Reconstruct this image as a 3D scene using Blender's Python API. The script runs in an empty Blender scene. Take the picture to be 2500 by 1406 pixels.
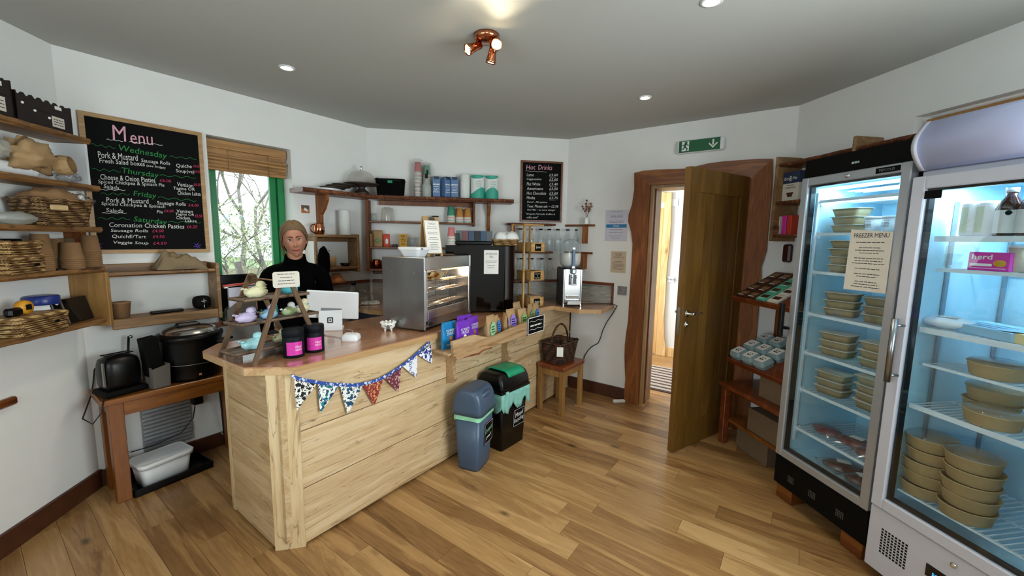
import bpy, bmesh, math, random
from mathutils import Vector, Matrix, noise
D = bpy.data; C = bpy.context.scene.collection; SC = bpy.context.scene
R = math.radians; PI = math.pi; rnd = random.Random(7)
# ---------------------------------------------------------------- camera, world, exposure, daylight
FL, PITCH, ROLL, AZ = 985.0, R(6.86), R(-0.91), R(35.8)
CAM = Vector((0, 0, 1.55))
def _axes():
    f = Vector((0, math.cos(PITCH), -math.sin(PITCH))); r = Vector((1, 0, 0)); d = f.cross(r)
    cr, sr = math.cos(ROLL), math.sin(ROLL); r, d = cr*r+sr*d, -sr*r+cr*d
    W = Matrix(((math.sin(AZ), math.cos(AZ), 0), (-math.cos(AZ), math.sin(AZ), 0), (0, 0, 1)))
    return W@r, W@d, W@f
AR, AD, AF = _axes()
cd = D.cameras.new('camera'); cam = D.objects.new('camera', cd); C.objects.link(cam)
cam.matrix_world = Matrix(((AR.x, -AD.x, -AF.x, 0), (AR.y, -AD.y, -AF.y, 0), (AR.z, -AD.z, -AF.z, CAM.z), (0, 0, 0, 1)))
cd.sensor_width = 36; cd.lens = FL/2500*36; cd.clip_start = .02; cd.clip_end = 300
SC.camera = cam
w = D.worlds.new('world'); SC.world = w; w.use_nodes = True
bg = w.node_tree.nodes['Background']; bg.inputs[0].default_value = (.86, .95, 1, 1); bg.inputs[1].default_value = 2.8
SC.view_settings.view_transform = 'Standard'; SC.view_settings.look = 'None'
SC.view_settings.exposure = 0.42; SC.view_settings.gamma = 1
SC.cycles.max_bounces = 8; SC.cycles.diffuse_bounces = 4; SC.cycles.transparent_max_bounces = 24
SC.cycles.caustics_reflective = False; SC.cycles.caustics_refractive = False
SC.cycles.sample_clamp_indirect = 6.0
def area(name, loc, rot, sx, sy, power, col=(1, 1, 1)):
    l = D.lights.new(name, 'AREA'); l.shape = 'RECTANGLE'; l.size = sx; l.size_y = sy; l.energy = power; l.color = col
    o = D.objects.new(name, l); C.objects.link(o); o.location = loc; o.rotation_euler = rot; return o
# daylight arriving through the real window openings of the walls behind the photographer and of the corridor
DAY = (.94, .97, 1)
area('daylight_window_west', (-1.28, 1.08, 1.55), (0, R(-90), 0), 1.3, 1.5, 20, DAY)
area('daylight_window_south', (1.4, -1.55, 1.55), (R(90), 0, 0), 1.5, 1.3, 74, DAY)
area('daylight_corridor', (4.9, 2.9, 1.6), (R(-90), 0, 0), 1.0, 1.3, 60, (.93, .97, 1))
# ---------------------------------------------------------------- geometry helpers
def lin(h):
    h = h.lstrip('#'); v = [int(h[i:i+2], 16)/255 for i in (0, 2, 4)]
    return tuple((c/12.92 if c <= .04045 else ((c+.055)/1.055)**2.4) for c in v)+(1,)
def ray(x, y): return AF+(x-1250)/FL*AR+(y-703)/FL*AD
class Frame:                                   # a wall's own axes: x along it, y into it, z up (front faces -y)
    def __init__(s, o, deg):
        s.o = Vector(o); s.a = R(deg); s.m = Matrix.Translation(s.o)@Matrix.Rotation(s.a, 4, 'Z')
    def w(s, x, y, z=0): return s.m@Vector((x, y, z))
    def loc(s, p): return s.m.inverted()@Vector(p)
    def onwall(s, px, py, out=0):              # where the line of sight meets the upright plane 'out' in front of the wall
        n = s.m.to_3x3()@Vector((0, 1, 0)); p0 = s.w(0, -out); v = ray(px, py)
        return s.loc(CAM+v*((p0-CAM).dot(n)/v.dot(n)))
    def onz(s, px, py, z):
        return s.loc(onz(px, py, z))
def onz(px, py, z):
    v = ray(px, py); return CAM+v*((z-CAM.z)/v.z)
def span(px0, px1, p):                         # width in metres of a span of pixels at the distance of p
    return abs(px1-px0)/FL*(Vector(p)-CAM).dot(AF)
ID = Frame((0, 0, 0), 0)
WIN = Frame((.41, 3.40, 0), 0); BAK = Frame((2.36, 3.40, 0), -45); DOR = Frame((3.74, 2.02, 0), -90)
RGT = Frame((3.74, .12, 0), -135); LFT = Frame((.41, 3.40, 0), 45)
class MB:
    def __init__(s): s.bm = bmesh.new(); s.mi = 0; s.x = Matrix()
    def xf(s, m=None): s.x = m if m is not None else Matrix(); return s
    def v(s, p): return s.bm.verts.new(s.x@Vector(p))
    def face(s, vs, smooth=False):
        try: f = s.bm.faces.new(vs)
        except ValueError: return None
        f.material_index = s.mi; f.smooth = smooth; return f
    def poly(s, pts): s.face([s.v(p) for p in pts]); return s
    def box(s, x0, x1, y0, y1, z0, z1, b=0):
        if x0 > x1: x0, x1 = x1, x0
        if y0 > y1: y0, y1 = y1, y0
        if z0 > z1: z0, z1 = z1, z0
        b = min(b, (x1-x0)*.49, (y1-y0)*.49, (z1-z0)*.49)
        if b <= 0:
            V = [s.v(p) for p in ((x0,y0,z0),(x1,y0,z0),(x1,y1,z0),(x0,y1,z0),(x0,y0,z1),(x1,y0,z1),(x1,y1,z1),(x0,y1,z1))]
            for q in ((0,3,2,1),(4,5,6,7),(0,1,5,4),(1,2,6,5),(2,3,7,6),(3,0,4,7)): s.face([V[i] for i in q])
            return s
        g = {}
        for i, X in enumerate((x0, x1)):
            for j, Y in enumerate((y0, y1)):
                for k, Z in enumerate((z0, z1)):
                    sx, sy, sz = (1, -1)[i]*b, (1, -1)[j]*b, (1, -1)[k]*b
                    g[i,j,k,0] = s.v((X, Y+sy, Z+sz)); g[i,j,k,1] = s.v((X+sx, Y, Z+sz)); g[i,j,k,2] = s.v((X+sx, Y+sy, Z))
        def F(*q): s.face([g[k] for k in q])
        F((0,0,0,0),(0,0,1,0),(0,1,1,0),(0,1,0,0)); F((1,0,0,0),(1,1,0,0),(1,1,1,0),(1,0,1,0))
        F((0,0,0,1),(1,0,0,1),(1,0,1,1),(0,0,1,1)); F((0,1,0,1),(0,1,1,1),(1,1,1,1),(1,1,0,1))
        F((0,0,0,2),(0,1,0,2),(1,1,0,2),(1,0,0,2)); F((0,0,1,2),(1,0,1,2),(1,1,1,2),(0,1,1,2))
        for i in (0,1):
            for j in (0,1):
                F((i,j,0,0),(i,j,0,1),(i,j,1,1),(i,j,1,0)); F((i,0,j,0),(i,0,j,2),(i,1,j,2),(i,1,j,0)); F((0,i,j,1),(0,i,j,2),(1,i,j,2),(1,i,j,1))
                for k in (0,1): F((i,j,k,0),(i,j,k,1),(i,j,k,2))
        return s
    def prism(s, pts, z0, z1):                 # outline in x,y pushed up from z0 to z1
        n = len(pts); a = [s.v((p[0], p[1], z0)) for p in pts]; b = [s.v((p[0], p[1], z1)) for p in pts]
        s.face(a[::-1]); s.face(b)
        for i in range(n): s.face([a[i], a[(i+1) % n], b[(i+1) % n], b[i]])
        return s
    def slab(s, pts, y0, y1):                  # outline in x,z pushed along y
        n = len(pts); a = [s.v((p[0], y0, p[1])) for p in pts]; b = [s.v((p[0], y1, p[1])) for p in pts]
        s.face(a); s.face(b[::-1])
        for i in range(n): s.face([a[(i+1) % n], a[i], b[i], b[(i+1) % n]])
        return s
    def lathe(s, prof, n=24, c=(0, 0, 0), sx=1, sy=1, smooth=True, cap=True):
        rings = []
        for r, z in prof:
            rings.append([s.v((c[0]+r*sx*math.cos(2*PI*i/n), c[1]+r*sy*math.sin(2*PI*i/n), c[2]+z)) for i in range(n)])
        for a, b in zip(rings, rings[1:]):
            for i in range(n): s.face([a[i], a[(i+1) % n], b[(i+1) % n], b[i]], smooth)
        if cap:
            if prof[0][0] > 1e-4: s.face(rings[0][::-1])
            if prof[-1][0] > 1e-4: s.face(rings[-1])
        return s
    def cyl(s, r, z0, z1, c=(0, 0), n=24, r2=None): return s.lathe([(r, z0), (r if r2 is None else r2, z1)], n, (c[0], c[1], 0))
    def tube(s, pts, r, n=8, closed=False, r2=None):
        pts = [Vector(p) for p in pts]; N = len(pts); rings = []; up = None
        for i, p in enumerate(pts):
            t = (pts[(i+1) % N]-pts[i-1]) if closed else (pts[min(i+1, N-1)]-pts[max(i-1, 0)])
            t = t.normalized() if t.length > 1e-9 else Vector((0, 0, 1))
            if up is None: up = Vector((0, 0, 1)) if abs(t.z) < .9 else Vector((1, 0, 0))
            u = (up-t*up.dot(t)); u = u.normalized() if u.length > 1e-6 else t.orthogonal().normalized(); up = u; q = t.cross(u)
            rr = r if r2 is None else r+(r2-r)*i/max(1, N-1)
            rings.append([s.v(p+(u*math.cos(2*PI*k/n)+q*math.sin(2*PI*k/n))*rr) for k in range(n)])
        for i in range(N if closed else N-1):
            a, b = rings[i], rings[(i+1) % N]
            for k in range(n): s.face([a[k], a[(k+1) % n], b[(k+1) % n], b[k]], True)
        if not closed: s.face(rings[0][::-1]); s.face(rings[-1])
        return s
    def ball(s, c, rx, ry=None, rz=None, n=16, m=10, f=None):
        ry = ry or rx; rz = rz or rx; rings = []
        for j in range(m+1):
            th = PI*j/m; rings.append([])
            for i in range(n):
                ph = 2*PI*i/n; d = Vector((math.sin(th)*math.cos(ph), math.sin(th)*math.sin(ph), -math.cos(th)))
                k = f(d) if f else 1
                rings[-1].append(s.v((c[0]+d.x*rx*k, c[1]+d.y*ry*k, c[2]+d.z*rz*k)))
        for j in range(m):
            for i in range(n):
                a, b = rings[j], rings[j+1]; s.face([a[i], a[(i+1) % n], b[(i+1) % n], b[i]], True)
        return s
    def grid(s, nx, ny, f, smooth=True, cx=False, cy=False):
        g = [[s.v(f(i/(nx if cx else nx-1), j/(ny if cy else ny-1))) for j in range(ny)] for i in range(nx)]
        for i in range(nx if cx else nx-1):
            for j in range(ny if cy else ny-1):
                s.face([g[i][j], g[(i+1) % nx][j], g[(i+1) % nx][(j+1) % ny], g[i][(j+1) % ny]], smooth)
        return s
    def mesh(s, name):
        me = D.meshes.new(name); bmesh.ops.remove_doubles(s.bm, verts=s.bm.verts, dist=1e-6)
        bmesh.ops.recalc_face_normals(s.bm, faces=s.bm.faces); s.bm.to_mesh(me); s.bm.free(); return me
    def obj(s, name, mats, parent=None, loc=None, rot=None, solid=0, sub=0, label=None, bevel=0):
        me = s.mesh(name)
        for m in (mats if isinstance(mats, (list, tuple)) else [mats]): me.materials.append(M(m) if isinstance(m, str) else m)
        o = D.objects.new(name, me); C.objects.link(o)
        if parent: o.parent = parent
        if loc is not None: o.location = loc
        if rot is not None: o.rotation_euler = rot
        if solid: q = o.modifiers.new('solid', 'SOLIDIFY'); q.thickness = solid; q.offset = 0
        if bevel: q = o.modifiers.new('bevel', 'BEVEL'); q.width = bevel; q.segments = 2; q.limit_method = 'ANGLE'
        if sub:
            q = o.modifiers.new('sub', 'SUBSURF'); q.levels = sub; q.render_levels = sub
            for f_ in me.polygons: f_.use_smooth = True
        if label: o['label'] = label
        return o
def tag(o, label, cat, group=None):
    o['label'] = label; o['category'] = cat
    if group: o['group'] = group
    return o
def thing(name, label, cat, loc=(0, 0, 0), rot=0, group=None):
    o = D.objects.new(name, None); C.objects.link(o); o.location = loc; o.rotation_euler = (0, 0, rot) if not isinstance(rot, tuple) else rot
    o.empty_display_size = .02; return tag(o, label, cat, group)
def fthing(fr, name, label, cat, x, y, z, rot=0, group=None): return thing(name, label, cat, fr.w(x, y, z), fr.a+rot, group)
def struct(name, mb, m, parent=None, fr=None, **k):
    o = mb.obj(name, m, parent, **k)
    if not parent: o['kind'] = 'structure'
    if fr: o.location = fr.o; o.rotation_euler = (0, 0, fr.a)
    return o
def copy_tree(o, parent=None):
    c = o.copy(); C.objects.link(c); c.parent = parent
    for ch in [x for x in o.children]:
        copy_tree(ch, c)
    return c
def dup(o, label, loc=None, rot=None, group=None, scale=None):
    c = copy_tree(o); c['label'] = label
    if loc is not None: c.location = loc
    if rot is not None: c.rotation_euler = rot if isinstance(rot, tuple) else (0, 0, rot)
    if group: c['group'] = group
    if scale: c.scale = scale
    return c
# ---------------------------------------------------------------- procedural materials
MATS = {}
def M(n): return MATS[n]
def newmat(name):
    m = D.materials.new(name); m.use_nodes = True; MATS[name] = m
    nt = m.node_tree; return m, nt, nt.nodes['Principled BSDF']
def N(nt, t, **k):
    n = nt.nodes.new(t)
    for a, b in k.items():
        if a.startswith('i_'):
            key = a[2:]; n.inputs[int(key) if key.isdigit() else key.replace('_', ' ')].default_value = b
        else: setattr(n, a, b)
    return n
def ramp(nt, src, stops):
    r = nt.nodes.new('ShaderNodeValToRGB'); e = r.color_ramp.elements
    while len(e) < len(stops): e.new(.5)
    for q, (p, c) in zip(e, stops): q.position = p; q.color = lin(c) if isinstance(c, str) else (c, c, c, 1)
    nt.links.new(src, r.inputs[0]); return r
def plain(name, col, rough=.5, metal=0, var=.06, scale=30, bump=.0, spec=.5, coat=0, bscale=None, aniso=None):
    m, nt, p = newmat(name); L = nt.links
    tc = N(nt, 'ShaderNodeTexCoord'); mp = N(nt, 'ShaderNodeMapping'); L.new(tc.outputs['Object'], mp.inputs[0])
    if aniso: mp.inputs['Scale'].default_value = aniso
    nz = N(nt, 'ShaderNodeTexNoise', i_Scale=scale, i_Detail=4.0); L.new(mp.outputs[0], nz.inputs['Vector'])
    c = lin(col); mx = N(nt, 'ShaderNodeMix', data_type='RGBA')
    mx.inputs[6].default_value = tuple(max(0, v*(1-var*2)) for v in c[:3])+(1,); mx.inputs[7].default_value = tuple(min(1, v*(1+var*2)) for v in c[:3])+(1,)
    L.new(nz.outputs[0], mx.inputs[0]); L.new(mx.outputs[2], p.inputs['Base Color'])
    p.inputs['Roughness'].default_value = rough; p.inputs['Metallic'].default_value = metal; p.inputs['Specular IOR Level'].default_value = spec
    p.inputs['Coat Weight'].default_value = coat
    if bump:
        nb = N(nt, 'ShaderNodeTexNoise', i_Scale=bscale or scale*3, i_Detail=5.0); L.new(mp.outputs[0], nb.inputs['Vector'])
        b = N(nt, 'ShaderNodeBump', i_Strength=bump, i_Distance=.004); L.new(nb.outputs[0], b.inputs['Height']); L.new(b.outputs[0], p.inputs['Normal'])
    return m
def emis(name, col, k):
    m, nt, p = newmat(name); p.inputs['Base Color'].default_value = lin(col); p.inputs['Emission Color'].default_value = lin(col); p.inputs['Emission Strength'].default_value = k; return m
def wood(name, stops, axis='X', scale=1.0, rough=.45, rings=.5, knots=0, island=.25, coat=0, spalt=0, bump=.15):
    """grain runs along AXIS; boards of one mesh (islands) differ in tone"""
    m, nt, p = newmat(name); L = nt.links
    tc = N(nt, 'ShaderNodeTexCoord'); mp = N(nt, 'ShaderNodeMapping'); L.new(tc.outputs['Object'], mp.inputs[0])
    st = {'X': (.09, 1, 1), 'Y': (1, .09, 1), 'Z': (1, 1, .09)}[axis]; mp.inputs['Scale'].default_value = tuple(v*scale for v in st)
    ge = N(nt, 'ShaderNodeNewGeometry'); off = N(nt, 'ShaderNodeVectorMath', operation='SCALE'); off.inputs[0].default_value = (31, 17, 23)
    L.new(ge.outputs['Random Per Island'], off.inputs['Scale']); ad = N(nt, 'ShaderNodeVectorMath', operation='ADD'); L.new(mp.outputs[0], ad.inputs[0]); L.new(off.outputs[0], ad.inputs[1])
    n1 = N(nt, 'ShaderNodeTexNoise', i_Scale=9.0, i_Detail=6.0, i_Roughness=.6, i_Distortion=1.2); L.new(ad.outputs[0], n1.inputs['Vector'])
    n2 = N(nt, 'ShaderNodeTexNoise', i_Scale=70.0, i_Detail=4.0, i_Roughness=.6); L.new(ad.outputs[0], n2.inputs['Vector'])
    wv = N(nt, 'ShaderNodeMath', operation='SINE'); mul = N(nt, 'ShaderNodeMath', operation='MULTIPLY'); mul.inputs[1].default_value = 34.0
    L.new(n1.outputs[0], mul.inputs[0]); L.new(mul.outputs[0], wv.inputs[0])
    a1 = N(nt, 'ShaderNodeMath', operation='MULTIPLY_ADD'); a1.inputs[1].default_value = .16*rings; L.new(wv.outputs[0], a1.inputs[0]); L.new(n1.outputs[0], a1.inputs[2])
    a2 = N(nt, 'ShaderNodeMath', operation='MULTIPLY_ADD'); a2.inputs[1].default_value = .35; L.new(n2.outputs[0], a2.inputs[0]); L.new(a1.outputs[0], a2.inputs[2])
    a3 = N(nt, 'ShaderNodeMath', operation='MULTIPLY_ADD'); a3.inputs[1].default_value = island; L.new(ge.outputs['Random Per Island'], a3.inputs[0]); L.new(a2.outputs[0], a3.inputs[2])
    a4 = N(nt, 'ShaderNodeMath', operation='SUBTRACT'); a4.inputs[1].default_value = .17+island/2; L.new(a3.outputs[0], a4.inputs[0])
    r = ramp(nt, a4.outputs[0], stops); col = r.outputs[0]
    def dark(src, lo, hi, c, amt):
        nonlocal col
        q = ramp(nt, src, [(lo, 1.0), (hi, 0.0)]); k = N(nt, 'ShaderNodeMath', operation='MULTIPLY'); k.inputs[1].default_value = amt; L.new(q.outputs[0], k.inputs[0])
        mx = N(nt, 'ShaderNodeMix', data_type='RGBA'); L.new(k.outputs[0], mx.inputs[0]); L.new(col, mx.inputs[6]); mx.inputs[7].default_value = lin(c); col = mx.outputs[2]
    if knots:
        m2 = N(nt, 'ShaderNodeMapping'); L.new(tc.outputs['Object'], m2.inputs[0]); m2.inputs['Scale'].default_value = tuple(.45 if v < 1 else 1 for v in st)
        ad2 = N(nt, 'ShaderNodeVectorMath', operation='ADD'); L.new(m2.outputs[0], ad2.inputs[0]); L.new(off.outputs[0], ad2.inputs[1])
        vo = N(nt, 'ShaderNodeTexVoronoi', i_Scale=knots, i_Randomness=1.0); L.new(ad2.outputs[0], vo.inputs['Vector']); dark(vo.outputs['Distance'], .018, .062, '#2a1708', .8)
    if spalt:
        ns = N(nt, 'ShaderNodeTexNoise', i_Scale=4.0, i_Detail=5.0, i_Distortion=2.0); L.new(ad.outputs[0], ns.inputs['Vector'])
        ab = N(nt, 'ShaderNodeMath', operation='SUBTRACT'); ab.inputs[1].default_value = .5; L.new(ns.outputs[0], ab.inputs[0])
        a = N(nt, 'ShaderNodeMath', operation='ABSOLUTE'); L.new(ab.outputs[0], a.inputs[0]); dark(a.outputs[0], .0, .0055, '#3a2a18', spalt)
    L.new(col, p.inputs['Base Color']); p.inputs['Roughness'].default_value = rough; p.inputs['Coat Weight'].default_value = coat; p.inputs['Coat Roughness'].default_value = .2
    b = N(nt, 'ShaderNodeBump', i_Strength=bump, i_Distance=.002); L.new(a2.outputs[0], b.inputs['Height']); L.new(b.outputs[0], p.inputs['Normal'])
    return m
def glass(name, tint=(1, 1, 1), rough=.02, refl=1.0, haze=0.0, hazecol='#ffffff'):
    m, nt, p = newmat(name); L = nt.links; nt.nodes.remove(p); out = nt.nodes['Material Output']
    tr = N(nt, 'ShaderNodeBsdfTransparent'); tr.inputs[0].default_value = tint+(1,); gl = N(nt, 'ShaderNodeBsdfGlossy'); gl.inputs['Roughness'].default_value = rough
    fr = N(nt, 'ShaderNodeLayerWeight', i_Blend=.5); pw = N(nt, 'ShaderNodeMath', operation='POWER'); pw.inputs[1].default_value = 4.5; L.new(fr.outputs['Facing'], pw.inputs[0]); mk = N(nt, 'ShaderNodeMath', operation='MULTIPLY_ADD'); mk.inputs[1].default_value = .8*refl; mk.inputs[2].default_value = .045*refl; L.new(pw.outputs[0], mk.inputs[0])
    mx = N(nt, 'ShaderNodeMixShader'); L.new(mk.outputs[0], mx.inputs[0]); L.new(tr.outputs[0], mx.inputs[1]); L.new(gl.outputs[0], mx.inputs[2]); s = mx.outputs[0]
    if haze:
        df = N(nt, 'ShaderNodeBsdfDiffuse'); df.inputs[0].default_value = lin(hazecol); m2 = N(nt, 'ShaderNodeMixShader'); m2.inputs[0].default_value = haze
        L.new(s, m2.inputs[1]); L.new(df.outputs[0], m2.inputs[2]); s = m2.outputs[0]
    L.new(s, out.inputs[0]); return m
def wicker(name, c1, c2, sc=1.0):
    m, nt, p = newmat(name); L = nt.links; tc = N(nt, 'ShaderNodeTexCoord'); mp = N(nt, 'ShaderNodeMapping'); L.new(tc.outputs['Object'], mp.inputs[0])
    a = N(nt, 'ShaderNodeTexWave', bands_direction='Z', i_Scale=18.0*sc, i_Distortion=3.0, i_Detail=2.0); a.inputs['Detail Scale'].default_value = 2.5
    b = N(nt, 'ShaderNodeTexWave', bands_direction='DIAGONAL', i_Scale=9.0*sc, i_Distortion=1.0)
    for q in (a, b): L.new(mp.outputs[0], q.inputs['Vector'])
    k = N(nt, 'ShaderNodeMath', operation='MULTIPLY'); L.new(a.outputs['Fac'], k.inputs[0]); L.new(b.outputs['Fac'], k.inputs[1])
    r = ramp(nt, k.outputs[0], [(.02, c2), (.5, c1)]); L.new(r.outputs[0], p.inputs['Base Color']); p.inputs['Roughness'].default_value = .6
    bp = N(nt, 'ShaderNodeBump', i_Strength=.9, i_Distance=.006); L.new(k.outputs[0], bp.inputs['Height']); L.new(bp.outputs[0], p.inputs['Normal']); return m
def patterned(name, bgc, c1, c2, sc, lo=.35, hi=.42):
    m, nt, p = newmat(name); L = nt.links; tc = N(nt, 'ShaderNodeTexCoord')
    v = N(nt, 'ShaderNodeTexVoronoi', feature='SMOOTH_F1', i_Scale=sc); L.new(tc.outputs['Object'], v.inputs['Vector'])
    n = N(nt, 'ShaderNodeTexNoise', i_Scale=sc*1.3, i_Detail=1.0, i_Distortion=1.5); L.new(tc.outputs['Object'], n.inputs['Vector'])
    r = ramp(nt, v.outputs['Distance'], [(lo, c1), (hi, bgc)]); r.color_ramp.interpolation = 'CONSTANT'
    q = ramp(nt, n.outputs[0], [(.0, 0.0), (.56, 1.0)]); q.color_ramp.interpolation = 'CONSTANT'
    mx = N(nt, 'ShaderNodeMix', data_type='RGBA'); L.new(q.outputs[0], mx.inputs[0]); L.new(r.outputs[0], mx.inputs[6]); mx.inputs[7].default_value = lin(c2)
    L.new(mx.outputs[2], p.inputs['Base Color']); p.inputs['Roughness'].default_value = .85; return m
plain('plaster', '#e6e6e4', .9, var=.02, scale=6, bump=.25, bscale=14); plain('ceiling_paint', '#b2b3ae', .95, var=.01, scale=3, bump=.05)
plain('skirt', '#4a2714', .5, var=.25, scale=20)
wood('oak_floor', [(.12, '#63421f'), (.36, '#88623a'), (.55, '#a27b4c'), (.85, '#bb9463')], 'Y', 1.0, .36, rings=.45, knots=2.6, island=.36, coat=.12)
wood('pale_board', [(.1, '#7c5c38'), (.28, '#b09068'), (.50, '#cbae86'), (.85, '#dcc6a4')], 'X', 1.3, .5, rings=.38, knots=4.2, island=.14, spalt=.7)
wood('pale_post', [(.1, '#86683f'), (.3, '#b6986c'), (.52, '#cfb48a'), (.85, '#dfcaa6')], 'Z', 1.0, .5, rings=.3, knots=3.2, island=.06, spalt=.6)
wood('pale_side', [(.1, '#705232'), (.3, '#a5865c'), (.52, '#bd9f76'), (.85, '#d0b892')], 'Y', 1.3, .5, rings=.4, knots=4.2, island=.16, spalt=.6)
wood('worktop', [(.1, '#85583a'), (.35, '#b07c58'), (.6, '#c29270'), (.9, '#d0a888')], 'X', 1.2, .2, rings=.3, island=.2, coat=1.0)
wood('worktop_edge', [(.1, '#8c6a44'), (.35, '#b38e62'), (.6, '#c7a67c'), (.9, '#d4ba96')], 'X', 1.2, .35, rings=.4, island=.2)
wood('live_oak', [(.1, '#361808'), (.35, '#63320f'), (.6, '#7e471a'), (.9, '#9c6429')], 'X', 1.2, .4, rings=.6, knots=1.5, island=.2)
wood('live_oak_up', [(.1, '#3a1a08'), (.35, '#6b370f'), (.6, '#854a17'), (.9, '#a06226')], 'Z', 1.2, .65, rings=.6, knots=1.2, island=.2)
wood('shelf_pale', [(.1, '#4a301a'), (.35, '#765431'), (.6, '#906e48'), (.9, '#ab8a63')], 'X', 1.2, .5, rings=.6, knots=2, island=.2)
wood('trough', [(.1, '#75532f'), (.35, '#9e7b54'), (.6, '#b49570'), (.9, '#c5aa86')], 'X', 1.0, .45, rings=.8, knots=1.6, island=.15)
wood('door_oak', [(.1, '#3b240b'), (.35, '#5d3e12'), (.6, '#73511b'), (.9, '#8a672b')], 'Z', 1.0, .45, rings=.3, island=.12)
wood('door_edge', [(.1, '#6d5231'), (.4, '#9b7c50'), (.6, '#b8976a'), (.9, '#c9ab7e')], 'Z', 1.0, .45, rings=.3, knots=1)
wood('corridor_oak', [(.1, '#a0773f'), (.4, '#cda165'), (.6, '#dfb97f'), (.9, '#efd2a0')], 'Z', 1.0, .45, rings=.5, knots=2)
wood('red_oak', [(.1, '#3c180a'), (.35, '#622b12'), (.6, '#7c3d1b'), (.9, '#935127')], 'X', 1.2, .35, rings=.4, island=.15, coat=.3)
wood('table_oak', [(.1, '#4c270a'), (.35, '#744013'), (.6, '#8b521b'), (.9, '#9f6828')], 'X', 1.2, .35, rings=.4, island=.15, coat=.2)
wood('table_oak_up', [(.1, '#4c270a'), (.35, '#744013'), (.6, '#8b521b'), (.9, '#9f6828')], 'Z', 1.2, .35, rings=.4, island=.15, coat=.2)
wood('stool_leg', [(.1, '#62421d'), (.35, '#875f2e'), (.6, '#9b733f'), (.9, '#ad8856')], 'Z', 1.2, .45, rings=.4)
wood('ladder', [(.1, '#33241a'), (.35, '#5b4330'), (.6, '#7a5f45'), (.9, '#a08460')], 'Z', 2, .6, rings=.5)
wood('tray_wood', [(.1, '#2c1e16'), (.35, '#4d392b'), (.6, '#695140'), (.9, '#8c7358')], 'X', 2, .6, rings=.5)
wood('oak_box', [(.1, '#8a6534'), (.35, '#b38a52'), (.6, '#c9a26a'), (.9, '#dab983')], 'X', 2, .5, rings=.4)
wood('dark_slate', [(.1, '#171210'), (.5, '#2c221c'), (.9, '#453629')], 'X', 1, .5)
wood('live_edge', [(.1, '#3a2110'), (.35, '#74502b'), (.6, '#93693c'), (.9, '#b38a5a')], 'X', 1.2, .5, rings=.8, knots=7)
wood('bark', [(.1, '#2d1408'), (.4, '#5c2e15'), (.7, '#8a4f2a'), (.9, '#c79a78')], 'X', 3, .7, rings=1, bump=.6)
wood('grey_laminate', [(.1, '#6f6c66'), (.4, '#96938b'), (.7, '#b1aea6'), (.9, '#c5c2ba')], 'X', 3, .5, rings=.8)
plain('black_plastic', '#040506', .35, var=.1, spec=.3); plain('black_matte', '#040404', .7, var=.1, bump=.1, spec=.15); plain('black_gloss', '#010204', .07, var=.05)
plain('crate_brown', '#16090a', .55, var=.15); plain('white_plastic', '#e9ecef', .35, var=.02); plain('white_paint', '#dfe3e8', .4, var=.02)
plain('white_matte', '#e9e9e6', .8, var=.03); plain('grey_metal', '#9aa0a6', .35, .8, var=.05); plain('silver', '#c8cacc', .25, 1, var=.05)
plain('inner_steel', '#8d9092', .45, .5); plain('steel', '#9a9c9e', .27, 1, var=.12, scale=12, aniso=(1, 1, .15), bump=.05); plain('steel_bright', '#cfd0d0', .2, 1, var=.05)
plain('chrome', '#dcdcdc', .08, 1); plain('copper', '#c17e5c', .14, 1, var=.05); plain('copper_dark', '#8a4224', .2, 1, var=.3, scale=60, bump=.5, bscale=90)
plain('card_brown', '#8c6a47', .85, var=.08, scale=60); plain('card_dark', '#6d5a45', .85, var=.08); plain('card_grey', '#68635d', .85, var=.05)
plain('kraft', '#a98a62', .8, var=.1, scale=25, bump=.3, bscale=20); plain('kraft_box', '#b79c70', .8, var=.06); plain('kraft_tray', '#a08c6a', .75, var=.1, scale=20)
plain('sack', '#86745a', .95, var=.15, scale=160, bump=.5); plain('paper', '#e9e8e4', .8, var=.02); plain('paper_cream', '#d2ccc0', .85, var=.03)
plain('paper_old', '#c7b49c', .85, var=.04); plain('paper_lilac', '#c9c7d6', .4, var=.02); plain('ink', '#3a3a3e', .8); plain('ink_dark', '#1b1a1c', .8)
plain('chalk', '#dcdcd8', .95, var=.1, scale=200); plain('chalk_green', '#2f8a48', .95, var=.2, scale=150); plain('chalk_pink', '#c23a62', .95, var=.2, scale=150)
plain('chalk_rose', '#dba3b4', .95, var=.2, scale=150); plain('chalk_violet', '#5a3aa0', .95, var=.2); plain('chalk_dim', '#3a1b26', .95)
plain('board_black', '#030304', .75, var=.2, scale=3, spec=.15); wood('frame_tan', [(.1, '#7f5e36'), (.5, '#a98454'), (.9, '#c39f6c')], 'X', 2, .5)
plain('green_paint', '#0d7a40', .35, var=.05); plain('green_dark', '#0a5f35', .35); plain('bin_green', '#0c8a62', .3, var=.03)
plain('bin_blue', '#3c4f66', .38, var=.04, bump=.05); plain('liner', '#8fd0ab', .5, var=.12, scale=25, bump=.6, bscale=18); plain('liner_teal', '#7fb9ae', .5, var=.12, scale=25, bump=.6, bscale=18)
plain('cup_pink', '#d98080', .7); plain('cup_green', '#7fb79a', .7); plain('cup_orange', '#d1924e', .7); plain('cup_teal', '#4fa285', .7); plain('cup_cream', '#e3cdb4', .7)
plain('carton_blue', '#5a7ba8', .5); plain('carton_navy', '#20304e', .5); plain('towel_teal', '#38a48f', .5, var=.05); plain('towel_white', '#e3e6e4', .8)
plain('blue_lid', '#1b2f7c', .35); plain('sky_label', '#4ba6d4', .5); plain('magenta', '#d0309f', .45, var=.03); plain('tub_navy', '#080b14', .6, var=.1, spec=.2)
plain('purple', '#6a2bb0', .35, var=.05); plain('bag_blue', '#1576ad', .35, var=.05); plain('almond', '#8a5433', .6, var=.3, scale=50)
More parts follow.
